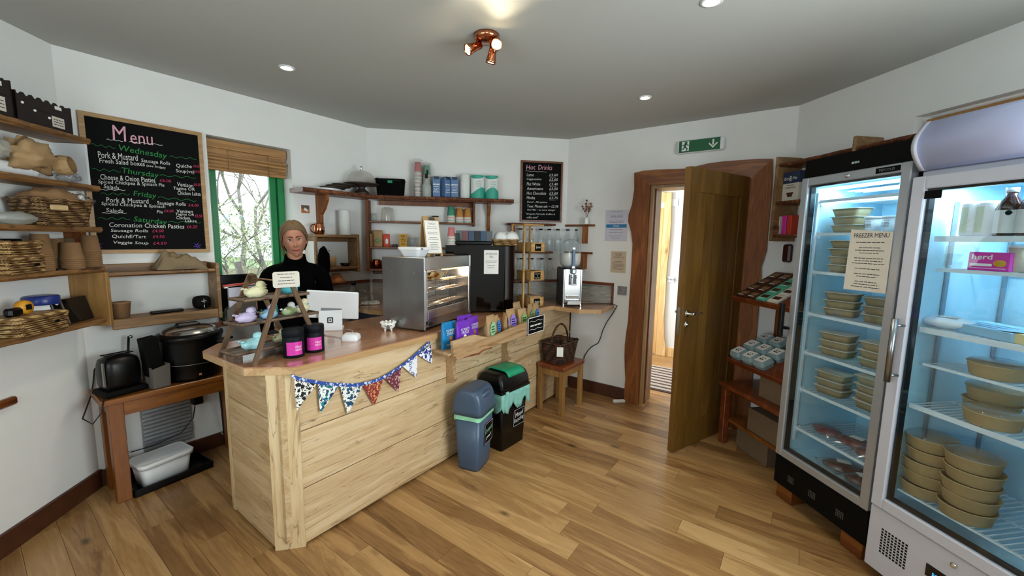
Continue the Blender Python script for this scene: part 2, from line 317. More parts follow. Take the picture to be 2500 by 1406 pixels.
plain('lab_green', '#8fc79b', .5); plain('lab_blue', '#3b86d8', .5); plain('lab_violet', '#8a78d8', .5); plain('lab_forest', '#7fae62', .5)
plain('maroon', '#3a1410', .4); plain('yellow_box', '#cf9a26', .6, var=.06); plain('red_pack', '#c23b22', .5); plain('orange_plastic', '#d8951e', .45); plain('terracotta', '#b46d3d', .7, var=.1)
plain('sweater', '#020203', .95, var=.2, scale=120, bump=.3, spec=.05); plain('trousers', '#101218', .9); plain('blouse_navy', '#101a26', .8)
plain('rug_dark', '#4c3c3c', .95, var=.3, scale=60); plain('rug_light', '#b3a699', .95, var=.2, scale=60)
plain('ceramic', '#eeeeea', .3, var=.02); plain('ceramic_grey', '#56544f', .4); plain('meat', '#6e2a28', .25, var=.45, scale=22, coat=.6); plain('meat_dark', '#542622', .25, var=.5, scale=25, coat=.6)
plain('egg_box', '#8aa5aa', .9, var=.06, scale=60, bump=.3); plain('mint', '#58b79a', .6); plain('choc', '#4a2a1b', .5, var=.3, scale=40)
plain('cord', '#0a0a0c', .5); plain('cord_white', '#d8d8da', .5); plain('cheese', '#dcc890', .5, var=.1); plain('blue_board', '#8fc0dc', .6)
plain('pastry', '#c9873e', .7, var=.35, scale=40, bump=.5); plain('greaseproof', '#e8cf9c', .7, var=.1); plain('navy_cupboard', '#34465e', .5)
plain('yarn_cream', '#e3dfb8', .95, var=.08, scale=120, bump=.8, bscale=110, aniso=(1, 1, 3)); plain('yarn_lilac', '#cdbfdf', .95, var=.08, scale=120, bump=.8, bscale=110, aniso=(1, 1, 3))
plain('yarn_aqua', '#a5dbe0', .95, var=.12, scale=120, bump=.8, bscale=110); plain('yarn_teal', '#4aa3b0', .95, var=.08, scale=120, bump=.8, bscale=110); plain('yarn_mint', '#c7d6b3', .95, var=.08, scale=120, bump=.8, bscale=110)
plain('yarn_green', '#a9bd8a', .95, var=.08, scale=120, bump=.8); plain('yarn_blue', '#9cc6ea', .95, var=.08, scale=120, bump=.8); plain('yarn_white', '#ece8e4', .95, var=.04, scale=120, bump=.8)
plain('fridge_in', '#b5dcec', .5, var=.02); plain('fridge_white', '#bfc1cc', .35, var=.01); plain('fridge_grey', '#a9adb3', .3, .5, var=.02); plain('shelf_wire', '#dfe9f0', .35)
plain('canopy', '#c6cffb', .25, var=.05, scale=2); plain('amber_glass', '#3a1a12', .1); plain('label_white', '#dcdcdc', .6); plain('leaf_a', '#7f8f66', .7, var=.4, scale=4); plain('leaf_b', '#b5b890', .7, var=.4, scale=4)
plain('branch', '#77706a', .85, var=.3); plain('branch_dark', '#5a5044', .85); plain('grass', '#76855a', .95, var=.4, scale=2); plain('fence_wood', '#a9a08a', .9, var=.2)
wicker('wicker_tan', '#96764a', '#4a2f14'); wicker('wicker_brown', '#6a3a20', '#170a05', .8); wicker('wicker_straw', '#c2a06a', '#6b4a24', .9); wicker('wicker_hy', '#8d6b45', '#2c1a0c', 1.2)
glass('glass'); glass('window_glass', (.97, 1, .99), .01); glass('bottle_glass', (.93, .96, .97), .03, 1.3, .07, '#cfd6d8'); glass('film', (.95, .95, .95), .12, 1.6, .04); glass('dome_glass', (.93, .92, .9), .04, 1.2, .12, '#d8d2c8')
glass('fridge_glass', (.93, .98, 1), .01, .8); glass('smoke_glass', (.75, .78, .8), .03, 1.0); glass('cloudy', (.9, .93, .93), .2, .8, .45, '#cfd3ce')
emis('lamp_warm', '#ffe2a8', 22); emis('led_cold', '#cfeeff', 3); emis('lamp_dl', '#fff0cf', 14); emis('heat_lamp', '#ffb860', 8); emis('exit_green', '#07502c', .10)
emis('display_blue', '#3c9fe0', 1.2); emis('led_dim', '#8aa0a0', .15)
# bamboo blind and milk
m, nt, p = newmat('bamboo'); L = nt.links; tc = N(nt, 'ShaderNodeTexCoord'); wv = N(nt, 'ShaderNodeTexWave', bands_direction='Z', i_Scale=55.0, i_Distortion=.6)
nz = N(nt, 'ShaderNodeTexNoise', i_Scale=5.0, i_Detail=5.0); mp = N(nt, 'ShaderNodeMapping'); mp.inputs['Scale'].default_value = (.6, 1, 22); L.new(tc.outputs['Object'], mp.inputs[0]); L.new(mp.outputs[0], nz.inputs['Vector'])
L.new(tc.outputs['Object'], wv.inputs['Vector']); k = N(nt, 'ShaderNodeMath', operation='MULTIPLY_ADD'); k.inputs[1].default_value = .25; L.new(wv.outputs['Fac'], k.inputs[0]); L.new(nz.outputs[0], k.inputs[2])
L.new(ramp(nt, k.outputs[0], [(.3, '#3b2410'), (.5, '#8a6136'), (.75, '#b88a55')]).outputs[0], p.inputs['Base Color']); p.inputs['Roughness'].default_value = .6
# ---------------------------------------------------------------- lettering
def text_mesh(s, size=None, width=None, align='CENTER', shear=0, thick=0.0, height=None, vert='CENTER'):
    cu = D.curves.new('t', 'FONT'); cu.body = s; cu.align_x = 'LEFT'; cu.size = 1; cu.shear = shear; cu.offset = thick; cu.resolution_u = 2; cu.extrude = 0
    o = D.objects.new('t', cu); C.objects.link(o); dg = bpy.context.evaluated_depsgraph_get(); me = D.meshes.new_from_object(o.evaluated_get(dg)); D.objects.remove(o); D.curves.remove(cu)
    if not me.vertices: return [], []
    V = [v.co.copy() for v in me.vertices]; F = [tuple(f.vertices) for f in me.polygons]; D.meshes.remove(me)
    x0, x1 = min(v.x for v in V), max(v.x for v in V); y0, y1 = min(v.y for v in V), max(v.y for v in V)
    sx = sy = size if size else 1
    if width: sx = width/max(1e-6, x1-x0); sy = sx if not height else height/max(1e-6, y1-y0)
    elif height: sx = sy = height/max(1e-6, y1-y0)
    ox = {'LEFT': x0, 'CENTER': (x0+x1)/2, 'RIGHT': x1}[align]; oy = {'CENTER': (y0+y1)/2, 'BASE': 0, 'BOTTOM': y0}[vert]
    return [((v.x-ox)*sx, (v.y-oy)*sy) for v in V], F
def letters(mb, s, x, z, y=0, mi=0, rot=0, **k):   # writes s on the plane y=const, reading along +x
    V, F = text_mesh(s, **k); c, sn = math.cos(rot), math.sin(rot); mb.mi = mi
    vs = [mb.v((x+a*c-b*sn, y, z+a*sn+b*c)) for a, b in V]
    for f in F: mb.face([vs[i] for i in f])
    return mb
def lines(mb, x0, x1, z, y=0, h=.0015, mi=0, words=6, center=False, seed=0):   # a line of print too small to read
    q = random.Random(seed*31+int(z*9999)); mb.mi = mi; L = x1-x0; t = L*(q.uniform(.6, 1) if center else 1); a = x0+(L-t)/2; e = a+t
    while a < e:
        wl = min(e-a, L/words*q.uniform(.5, 1.3)); mb.poly([(a, y, z), (a+wl*.85, y, z), (a+wl*.85, y, z+h), (a, y, z+h)]); a += wl
    return mb
def wavy(mb, x0, x1, z, y, amp=.006, t=.0022, n=40, k=5, mi=0, slope=0):
    mb.mi = mi; P = [(x0+(x1-x0)*i/n, z+slope*i/n+amp*math.sin(k*2*PI*i/n)) for i in range(n+1)]
    for a, b in zip(P, P[1:]): mb.poly([(a[0], y, a[1]-t/2), (b[0], y, b[1]-t/2), (b[0], y, b[1]+t/2), (a[0], y, a[1]+t/2)])
    return mb
def card(name, m, w_, h_, parent, loc=(0, 0, 0), th=.0008, rot=None, label=None):   # a thin sheet facing -y, origin bottom centre
    return MB().box(-w_/2, w_/2, -th, 0, 0, h_).obj(name, m, parent, loc, rot, label=label)
def live(x0, x1, y0, amp, n=30, seed=0):      # points of a waney edge
    return [(x0+(x1-x0)*i/n, y0+amp*noise.noise(Vector((i*.37+seed*9.1, seed*3.3, 0)))+amp*.4*noise.noise(Vector((i*1.3, seed*5.1, 2)))) for i in range(n+1)]
def live_shelf(mb, x0, x1, depth, z0, z1, seed=0, amp=.012, mi_edge=1):
    """board whose front edge is left waney, with bark below; wall at y=0, front towards -y"""
    f = live(x0, x1, -depth, amp, 34, seed); g = [(x, y+.008+.006*noise.noise(Vector((x*30, seed, 4)))) for x, y in f]
    n = len(f); T = [mb.v((x, y, z1)) for x, y in f]; B = [mb.v((x, y, z0)) for x, y in g]; mid = [mb.v((x, min(y, yy)-.003, (z0*1.2+z1*.8)/2)) for (x, y), (_, yy) in zip(f, g)]
    tb = [mb.v((x, 0, z1)) for x, _ in f]; bb = [mb.v((x, 0, z0)) for x, _ in f]
    for i in range(n-1):
        mb.mi = 0; mb.face([T[i], T[i+1], tb[i+1], tb[i]]); mb.face([B[i+1], B[i], bb[i], bb[i+1]]); mb.face([bb[i], bb[i+1], tb[i+1], tb[i]])
        mb.mi = mi_edge; mb.face([mid[i], mid[i+1], T[i+1], T[i]]); mb.face([B[i], B[i+1], mid[i+1], mid[i]])
    mb.mi = 0; mb.face([T[0], tb[0], bb[0], B[0], mid[0]]); mb.face([T[-1], mid[-1], B[-1], bb[-1], tb[-1]]); return mb
# ---------------------------------------------------------------- the room: an octagon of white plastered walls
H = 2.56; T = .25
mb = MB(); y = 0
for i in range(60):                            # oak boards running towards the counter wall
    x0 = -1.36+i*.13; yy = -1.7-rnd.random()*1.4
    while yy < 5.2:
        ln = rnd.uniform(.65, 1.5)
        if not (yy > 3.9 and x0 < 3.5) : mb.box(x0+.0007, x0+.1293, max(yy, -1.6)+.0007, min(yy+ln, 4.2 if x0 > 3.6 else 3.75)-.0007, -.02, 0)
        yy += ln
struct('floor', mb, 'oak_floor')
struct('floor', MB().box(-1.5, 6.6, -1.8, 4.4, -.06, -.012), 'black_matte')
OCT = [(.41, 3.40), (2.36, 3.40), (3.74, 2.02), (3.74, .12), (2.38, -1.24), (.41, -1.24), (-.97, .14), (-.97, 2.02)]
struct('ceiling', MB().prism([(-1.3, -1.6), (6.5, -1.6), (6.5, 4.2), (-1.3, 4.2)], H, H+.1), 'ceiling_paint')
def wall(name, fr, L, hole=None, ext=.11, t=T):
    mb = MB(); a, b = -ext, L+ext
    if hole:
        x0, x1, z0, z1 = hole
        mb.box(a, x0, 0, t, 0, H); mb.box(x1, b, 0, t, 0, H)
        if z0 > .01: mb.box(x0, x1, 0, t, 0, z0)
        mb.box(x0, x1, 0, t, z1, H)
    else: mb.box(a, b, 0, t, 0, H)
    return struct(name, mb, 'plaster', fr=fr)
SOU = Frame((2.38, -1.24, 0), 180); SW = Frame((.41, -1.24, 0), 135); WES = Frame((-.97, .14, 0), 90)
WHOLE = (.68, 1.245, .915, 2.235); DHOLE = (.85, 1.63, 0, 2.05); RHOLE = (.78, 1.78, .9, 2.26)
wall('wall_window_side', WIN, 1.95, WHOLE); wall('wall_back', BAK, 1.95); wall('wall_door_side', DOR, 1.90, DHOLE, ext=.0, t=.25)
wall('wall_right', RGT, 1.92, RHOLE); wall('wall_left', LFT, 0.0, None); D.objects['wall_left'].data.clear_geometry()
mb = MB(); mb.box(-2.05, .11, 0, T, 0, H); o = D.objects['wall_left']; D.objects.remove(o); struct('wall_left', mb, 'plaster', fr=LFT)
wall('wall_rear_south', SOU, 1.97, (.25, 1.75, .9, 2.2)); wall('wall_rear_southwest', SW, 1.95); wall('wall_rear_west', WES, 1.88, (.19, 1.69, .9, 2.2))
def skirting(name, fr, a, b, h=.12):
    mb = MB(); mb.slab([(a, 0), (b, 0), (b, h), (a, h)], -.018, .0); struct(name, mb, 'skirt', fr=fr)
skirting('baseboard_window_side', WIN, .0, 1.95, .10); skirting('baseboard_left', LFT, -1.95, -.0, .11); skirting('baseboard_door_side', DOR, .0, .70)
skirting('baseboard_back', BAK, 0, 1.95); skirting('baseboard_right', RGT, 0, 1.9)
# window behind the counter: green painted timber, two lights
def window(fr, name, hole, y0, col='green_paint', mull=None):
    x0, x1, z0, z1 = hole; w_ = struct(name, MB().box(x0, x1, y0+.02, y0+.024, z0, z1), 'window_glass', fr=fr)
    mb = MB()
    for a, b, c, d in ((x0, x0+.05, z0, z1), (x1-.05, x1, z0, z1), (x0, x1, z0, z0+.05), (x0, x1, z1-.05, z1)): mb.box(a, b, y0-.03, y0+.05, c, d, .006)
    mb.obj('window_frame', col, w_)
    mb = MB(); e = .052
    for a, b, c, d in ((x0+e, x0+e+.045, z0+e, z1-e), (x1-e-.05, x1-e, z0+e, z1-e), (x0+e, x1-e, z0+e, z0+e+.045), (x0+e, x1-e, z1-e-.045, z1-e)): mb.box(a, b, y0-.005, y0+.035, c, d, .006)
    mb.obj('window_sash', col, w_); return w_
window(WIN, 'window_1', WHOLE, .16)
sill = MB(); sill.box(.60, 1.95, -.05, .14, .895, .925, .006); struct('trim_1', sill, 'red_oak', fr=WIN)   # oak sill board
window(RGT, 'window_2', RHOLE, .16, 'white_paint'); window(SOU, 'window_3', (.25, 1.75, .9, 2.2), .16, 'white_paint'); window(WES, 'window_4', (.19, 1.69, .9, 2.2), .16, 'white_paint')
def blind(fr, x0, x1, zt, zb, y, label, group=None):
    t = fthing(fr, 'bamboo_blind', label, 'blind', (x0+x1)/2, y, zb); wd = (x1-x0)/2; h = zt-zb
    MB().box(-wd, wd, -.02, .0, h*.72, h, .003).obj('valance', 'bamboo', t)
    mb = MB(); mb.box(-wd+.004, wd-.004, -.005, .012, .01, h-.01)
    for i in range(5): mb.box(-wd, wd, -.012-.004*i, .012, .004+i*.024, .022+i*.024, .004)
    mb.obj('folded_slats', 'bamboo', t)
    for a in (-wd*.5, wd*.5): MB().tube([(a, -.036, 0), (a, -.03, h*.75)], .0025, 5).obj('cord', 'kraft', t)
    return t
blind(WIN, .69, 1.235, 2.225, 2.005, .07, 'rolled bamboo blind at the top of the window behind the counter')
blind(RGT, .80, 1.76, 2.24, 2.10, .07, 'bamboo blind in the window above the two glass fridges')
# door opening: waney-edged oak architrave, lining
def dpt(px, py, out=.03): p = DOR.onwall(px, py, out); return (p.x, p.z)
outer = [dpt(*q) for q in ((1548.7,422),(1548.6,463),(1543,500),(1535,523),(1534,541),(1541,566),(1544.5,595),(1543,624),(1541,661),(1538,710),(1536,735),(1534,780),(1529,813),(1525.6,842),(1525,867),(1525.6,896),(1527,925),(1525,950))]+[(dpt(1523,976)[0], 0.0)]
struct('trim_2', MB().slab(outer+[(.85, 0), (.85, 2.05)], -.035, 0), 'live_oak_up', fr=DOR)
top = [dpt(*q) for q in ((1570,417),(1602,414),(1636.6,413),(1668.6,412),(1700.6,405.6),(1730.5,398.6),(1766.8,393.9),(1809.5,390.7),(1850,388),(1886,387.5))]
struct('trim_3', MB().slab([outer[0]]+top+[(1.63, 2.05), (.85, 2.05)], -.034, 0), 'live_oak', fr=DOR)
ro = [dpt(*q) for q in ((1886,387.5),(1886,406.7),(1884,462),(1873.5,577),(1871,611),(1864,634),(1858,652),(1858,677),(1851.5,750),(1849,782))]
struct('trim_4', MB().slab([(1.63, 2.05)]+ro+[(ro[-1][0], 0), (1.63, 0)], -.033, 0), 'live_oak_up', fr=DOR)
mb = MB(); mb.box(.85, .875, -.005, .25, 0, 2.05).box(1.605, 1.63, -.005, .25, 0, 2.05).box(.875, 1.605, -.005, .25, 2.025, 2.05); struct('trim_5', mb, 'door_edge', fr=DOR)
mb = MB(); mb.box(.875, .887, .05, .085, 0, 2.025).box(1.593, 1.605, .05, .085, 0, 2.025); struct('trim_6', mb, 'red_oak', fr=DOR)
# open ledged oak door, hinged on the right jamb
hinge = Vector((3.715, .415, 0)); lead = Vector((2.99, .69, 0)); dv = lead-hinge; da = math.atan2(dv.y, dv.x); DL = dv.length
d = MB(); fy = .022
for a, b in ((0, .11), (DL-.11, DL)): d.box(a, b, -.022, .022, .008, 2.062)
d.box(.11, DL-.11, -.022, .022, 1.90, 2.062).box(.11, DL-.11, -.022, .022, .008, .2)
for i in range(5):
    a = .11+i*(DL-.22)/5; d.box(a+.0025, a+(DL-.22)/5-.0025, -.014, .014, .2, 1.90)
d.box(.11, DL-.11, -.008, .008, .2, 1.9)
dr = d.obj('door_1', 'door_oak', None, hinge, (0, 0, da)); dr['kind'] = 'structure'
for s in (1, -1):
    h = MB(); h.xf(Matrix.Translation((DL-.06, s*.022, 1.045))@Matrix.Rotation(R(-90*s), 4, 'X')).lathe([(.026, 0), (.026, .008), (.010, .009), (.010, .045)], 20); h.xf()
    h.tube([(DL-.06, s*.062, 1.045), (DL-.10, s*.066, 1.047), (DL-.15, s*.064, 1.043), (DL-.185, s*.060, 1.045)], .009, 10, r2=.006); h.obj('door_handle', 'chrome', dr)
    h = MB(); h.xf(Matrix.Translation((DL-.06, s*.022, .965))@Matrix.Rotation(R(-90*s), 4, 'X')).lathe([(.025, 0), (.025, .007), (.012, .009), (.01, .016)], 20); h.obj('lock_rose', 'chrome', dr)
MB().box(DL-.001, DL+.0015, -.011, .011, .90, 1.09, .0).obj('lock_plate', 'steel', dr)
for z in (.30, 1.07, 1.86): MB().box(-.008, .004, -.026, .012, z, z+.1, .002).obj('hinge', 'steel_bright', dr)
# corridor beyond: white walls, a second oak door, a striped runner
struct('wall_corridor_far', MB().box(5.62, 5.8, -1.0, 4.2, 0, H), 'plaster')
struct('wall_corridor_side', MB().box(3.99, 5.7, -.15, .0, 0, H), 'plaster')
mb = MB(); mb.box(3.99, 4.4, 3.4, 3.55, 0, H); mb.box(5.4, 5.7, 3.4, 3.55, 0, H); mb.box(4.4, 5.4, 3.4, 3.55, 0, .9).box(4.4, 5.4, 3.4, 3.55, 2.2, H); struct('wall_corridor_end', mb, 'plaster')
COR = Frame((5.62, 2.6, 0), -90)
def cpt(px, py, out=.03): p = COR.onwall(px, py, out); return (p.x, p.z)
cd_ = MB().box(.55, cpt(1608, 700)[0], -.01, .0, .01, 2.0); d2 = cd_.obj('door_2', 'corridor_oak', None, COR.o, (0, 0, COR.a)); d2['kind'] = 'structure'
q = cpt(1590, 684, .02); MB().xf(Matrix.Translation((q[0], -.01, q[1]))@Matrix.Rotation(R(90), 4, 'X')).lathe([(.024, 0), (.024, .01), (.012, .03)], 16).obj('door_handle', 'chrome', d2)
ix = cpt(1610, 700)[0]; cw = [cpt(*q) for q in ((1640,469),(1638,540),(1634,600),(1628,650),(1625,700),(1623,740),(1620,780),(1621,820),(1624,850))]+[(cpt(1624,868)[0], .0)]
struct('trim_7', MB().slab([(ix, cpt(1610, 494)[1]), cw[0]]+cw[1:]+[(ix, 0)], -.03, 0), 'corridor_oak', fr=COR)
tp = [cpt(*q) for q in ((1600,466),(1606,463),(1612,467),(1625,471),(1640,469))]
struct('trim_8', MB().slab([(.45, tp[0][1]-.02)]+tp+[(ix, cpt(1610, 494)[1]), (.45, cpt(1610, 494)[1])], -.028, 0), 'corridor_oak', fr=COR)
struct('baseboard_corridor', MB().slab([(ix+.12, 0), (2.6, 0), (2.6, .12), (ix+.12, .12)], -.02, 0), 'corridor_oak', fr=COR)
def wallplate(fr, name, label, cat, px0, py0, px1, py1, knobs=0, m='white_plastic', group=None):
    a = fr.onwall(px0, py0, .008); b = fr.onwall(px1, py1, .008); cx, cz = (a.x+b.x)/2, (a.z+b.z)/2; w_, h_ = abs(b.x-a.x)/2, abs(a.z-b.z)/2
    t = fthing(fr, name, label, cat, cx, 0, cz, group=group); MB().box(-w_, w_, -.009, 0, -h_, h_, .002).obj('plate', m, t)
    for i in range(knobs):
        k = (i-(knobs-1)/2)*w_*.9; MB().xf(Matrix.Translation((k, -.009, 0))@Matrix.Rotation(R(90), 4, 'X')).lathe([(.012, 0), (.011, .014)], 16).obj('knob', 'steel', t)
    return t
wallplate(DOR, 'dimmer_switch', 'steel dimmer switch plate with two knobs left of the doorway', 'switch', 1508, 698, 1529, 721, 2, 'steel')
wallplate(COR, 'light_switch', 'white light switch plate on the corridor wall seen through the doorway', 'switch', 1628, 674, 1646, 690, 3)
wallplate(COR, 'thermostat', 'small white thermostat high on the corridor wall', 'thermostat', 1640, 486, 1655, 503, 0)
mb = MB()
ra, rb = Vector((4.20, .62, 0)), Vector((5.04, 1.56, 0))
nst = 44
for i in range(nst):
    x0 = ra.x+(rb.x-ra.x)*i/nst; mb.mi = 0 if (i*7 % 5) in (0, 2) else 1
    mb.box(x0, x0+(rb.x-ra.x)/nst, ra.y, rb.y, .001, .009+.002*(i % 2))
tag(mb.obj('rug', ['rug_dark', 'rug_light']), 'striped brown and cream woven rug on the corridor floor', 'rug')
# garden seen through the counter window
def tree(name, label, base, h, seed, mat_, spread=1.0, depth=5, r0=.06, group=None, lean=(0, 0), leaf=None):
    q = random.Random(seed); t = thing(name, label, 'tree' if 'tree' in name else 'bush', base, 0, group); mb = MB(); lv = MB()
    def grow(p, dvec, ln, r, k):
        n = 4; pts = [p]; dd = dvec.copy()
        for i in range(n):
            dd = (dd+Vector((q.uniform(-1, 1), q.uniform(-1, 1), q.uniform(-.5, .6)))*.22).normalized(); pts.append(pts[-1]+dd*ln/n)
        mb.tube(pts, r, 5 if k > 2 else 3, r2=r*.6)
        if leaf and k <= 2:
            for _ in range(4):
                c = pts[q.randint(1, n)]+Vector((q.uniform(-.06, .06), q.uniform(-.06, .06), q.uniform(-.06, .06))); u = Vector((q.uniform(-1, 1), q.uniform(-1, 1), q.uniform(-1, 1))).normalized()*.026; w2 = u.orthogonal().normalized()*.012
                lv.mi = q.randint(0, 1); lv.poly([c-u, c-w2, c+u, c+w2])
        if k:
            for _ in range(3 if k > 1 else 4):
                nd = (dd+Vector((q.uniform(-1, 1), q.uniform(-1, 1), q.uniform(-.4, .9)))*.95*spread).normalized(); grow(pts[q.randint(2, n)], nd, ln*q.uniform(.6, .8), r*.58, k-1)
    grow(Vector((0, 0, 0)), Vector((lean[0], lean[1], 1)).normalized(), h, r0, depth)
    mb.obj('branches', mat_, t)
    if leaf: lv.obj('foliage', ['leaf_a', 'leaf_b'], t)
    return t
struct('ground_garden', MB().box(-6, 14, 4.0, 40, -.4, -.3), 'grass')
def gx(px, yy): v = ray(px, 500); return v.x*yy/v.y
tree('bare_tree', 'bare tree with thin grey branches in the left half of the window', (gx(530, 8.6), 8.6, -.3), 2.2, 3, 'branch', 1.1, 6, .05, 'garden trees')
tree('bare_tree', 'bare tree with thin grey branches in the right half of the window', (gx(640, 9), 9, -.3), 2.4, 11, 'branch', 1.1, 6, .05, 'garden trees')
tree('bare_tree', 'leafier pale tree farthest back in the garden window', (gx(580, 14), 14, -.3), 3.4, 5, 'branch', 1.2, 6, .08, 'garden trees', leaf=True)
tree('garden_bush', 'bush of pale leafless twigs low outside the window, left side', (gx(545, 5.6), 5.6, -.3), .9, 8, 'branch', 1.2, 5, .022, 'garden bushes', leaf=True)
tree('garden_bush', 'leafy bush low outside the window, right side', (gx(630, 6.2), 6.2, -.3), 1.0, 21, 'branch', 1.2, 5, .022, 'garden bushes', leaf=True)
tree('garden_bush', 'tall tangle of bare twigs outside, middle of the window', (gx(590, 6.3), 6.3, -.3), .85, 33, 'branch', 1.3, 5, .018, 'garden bushes')
tree('garden_bush', 'dark twiggy thicket behind the timber fence outside', (gx(585, 7.9), 7.9, -.3), 1.1, 44, 'branch_dark', 1.4, 5, .02, 'garden bushes', leaf=True)
tg = thing('garden_fence', 'pale timber rail fence crossing the garden outside the window', 'fence', (gx(580, 7.2), 7.2, -.3))
for i in range(5): MB().box(-2+i, -1.92+i, 0, .08, 0, 1.35).obj('post', 'fence_wood', tg)
for z in (.5, 1.16): MB().box(-2.1, 2.2, -.03, 0, z, z+.17).obj('rail', 'fence_wood', tg)
tag(MB().tube([(gx(625, 5.2), 5.2, -.3), (gx(570, 5.2), 5.2, 1.25)], .035, 8).obj('leaning_pole', 'branch'), 'thick leaning garden pole outside the window', 'pole')
# ---------------------------------------------------------------- ceiling lamps
def spotlamp(parent, loc, dirv, power, size=R(70), col=(1, .85, .6), blend=.7, r=.03):
    l = D.lights.new('spot_light', 'SPOT'); l.energy = power; l.spot_size = size; l.spot_blend = blend; l.color = col; l.shadow_soft_size = r
    o = D.objects.new('spot_light', l); C.objects.link(o); o.parent = parent; o.location = loc; o.rotation_euler = Vector(dirv).to_track_quat('-Z', 'Y').to_euler(); return o
for i, (px, py, lb) in enumerate(((700, 165, 'round recessed downlight in the ceiling above the window'), (1575, 238, 'round recessed downlight in the ceiling near the doorway'), (1738, 2, 'recessed downlight at the top edge of the picture, right of the copper fitting'))):
    p = onz(px, py, H); t = thing('downlight', lb, 'ceiling light', p, 0, 'recessed downlights')
    MB().lathe([(.045, 0), (.045, -.004), (.034, -.006), (.031, 0)], 24, cap=False).obj('trim_ring', 'white_paint', t)
    MB().lathe([(.0, -.004), (.030, -.003)], 20, cap=False).obj('bulb', 'lamp_dl', t)
    spotlamp(t, (0, 0, -.02), (0, 0, -1), 14, R(110), (1, .88, .68))
cb = onz(1188, 86, H); t = thing('ceiling_spotlight', 'round copper ceiling fitting with three adjustable spot heads', 'ceiling light', cb)
MB().lathe([(.001, -.032), (.05, -.03), (.062, -.02), (.065, 0)], 40).obj('ceiling_plate', 'copper', t, bevel=0)
tocam = (CAM-cb).normalized()
for ox, oy, dr_ in ((-.035, .045, (-.75, .30, -.45)), (.055, .0, (.05, .25, -.9)), (.035, -.035, (tocam.x*.9, tocam.y*.9-.1, tocam.z*.30))):
    dv_ = Vector(dr_).normalized(); j = Vector((ox*.9, oy*.9, -.055)); a = MB(); a.tube([(ox*.8, oy*.8, -.025), j], .006, 8); a.obj('stem', 'copper', t)
    q = dv_.to_track_quat('Z', 'Y').to_matrix().to_4x4(); hd = MB(); hd.xf(Matrix.Translation(j)@q).lathe([(.012, -.03), (.018, -.026), (.020, .01), (.027, .05), (.0275, .058), (.024, .058), (.02, .04)], 24, cap=False); ho = hd.obj('spot_head', 'copper', t)
    e = MB(); e.xf(Matrix.Translation(j+dv_*.052)@q).lathe([(.0, .004), (.015, .003), (.023, 0)], 20, cap=False); e.obj('bulb', 'lamp_warm', ho)
    spotlamp(t, j+dv_*.075, dv_, 9, R(80))
# the glow of a wall-washing up-light on the ceiling, from a second fitting just above the picture's edge
cb2 = onz(1215, -125, H); t = thing('ceiling_spotlight', 'copper spotlight fitting just beyond the top edge, its beam grazing the ceiling', 'ceiling light', cb2)
MB().lathe([(.001, -.032), (.05, -.03), (.065, 0)], 30).obj('ceiling_plate', 'copper', t)
dv_ = Vector((.6, .75, .12)).normalized(); j = Vector((.03, .03, -.07)); MB().tube([(0, 0, -.02), j], .006, 8).obj('stem', 'copper', t)
q = dv_.to_track_quat('Z', 'Y').to_matrix().to_4x4(); ho = MB().xf(Matrix.Translation(j)@q).lathe([(.012, -.03), (.02, .01), (.0275, .058), (.024, .058), (.02, .04)], 24, cap=False).obj('spot_head', 'copper', t)
MB().xf(Matrix.Translation(j+dv_*.052)@q).lathe([(.0, .004), (.023, 0)], 20, cap=False).obj('bulb', 'lamp_warm', ho)
spotlamp(t, j+dv_*.08, dv_, 4.0, R(75))
# ---------------------------------------------------------------- the serving counter
FY = 1.914
def zf(px, py): return ID.onwall(px, py, -FY).z
s1, s2 = zf(732, 1055), zf(739.5, 1195)
ct = thing('serving_counter', 'long serving counter clad in pale spalted boards, in the middle of the room', 'counter', (.91, FY, 0))
seams = [.012, s2, s1, .90]
def Y0(*a): return a
mb = MB()
for a, b in zip(seams, seams[1:]): mb.box(0, 2.80, 0, .022, a+.0022, b-.0022, .004)
mb.obj('front_panel', 'pale_board', ct)
mb = MB(); e0 = Vector((.81, 1.99)); n = 4
for i in range(n):
    a, b = .012+i*.888/n, .012+(i+1)*.888/n; mb.box(-.10, -.078, .085, .56, a+.0022, b-.0022, .004)
mb.obj('end_panel', 'pale_side', ct)
MB().box(-.103, -.078, .56, .60, .012, .90, .002).obj('edge_strip', 'pale_post', ct)
MB().prism([(-.104, .085), (.0, -.006), (.022, .02), (-.078, .105)], .0, .90).obj('corner_post', 'pale_post', ct, bevel=.002)
mb = MB(); mb.prism([(-.07, .03), (2.78, .03), (2.78, .12), (2.30, .60), (2.26, .66), (-.07, .66)], .04, .90); mb.obj('carcass', 'pale_side', ct)
MB().box(2.77, 2.80, .0, .10, .012, .90, .002).obj('end_post', 'pale_post', ct)
WT = [(.896, 1.895), (.744, 2.065), (.727, 2.53), (.834, 2.645), (2.25, 2.645), (2.07, 2.84), (2.03, 2.96), (2.03, 3.39), (2.34, 3.39), (3.73, 2.01), (3.73, 1.46), (3.631, 1.45), (3.361, 1.435), (3.238, 1.592), (3.255, 1.868), (3.113, 1.895)]
mb = MB(); mb.prism(WT[::-1] if False else WT, .934, .940); mb.mi = 1; mb.prism(WT, .900, .934)
o = mb.obj('worktop', ['worktop', 'worktop_edge'], None); tag(o, 'thick oak worktop over the serving counter and back corner', 'worktop')
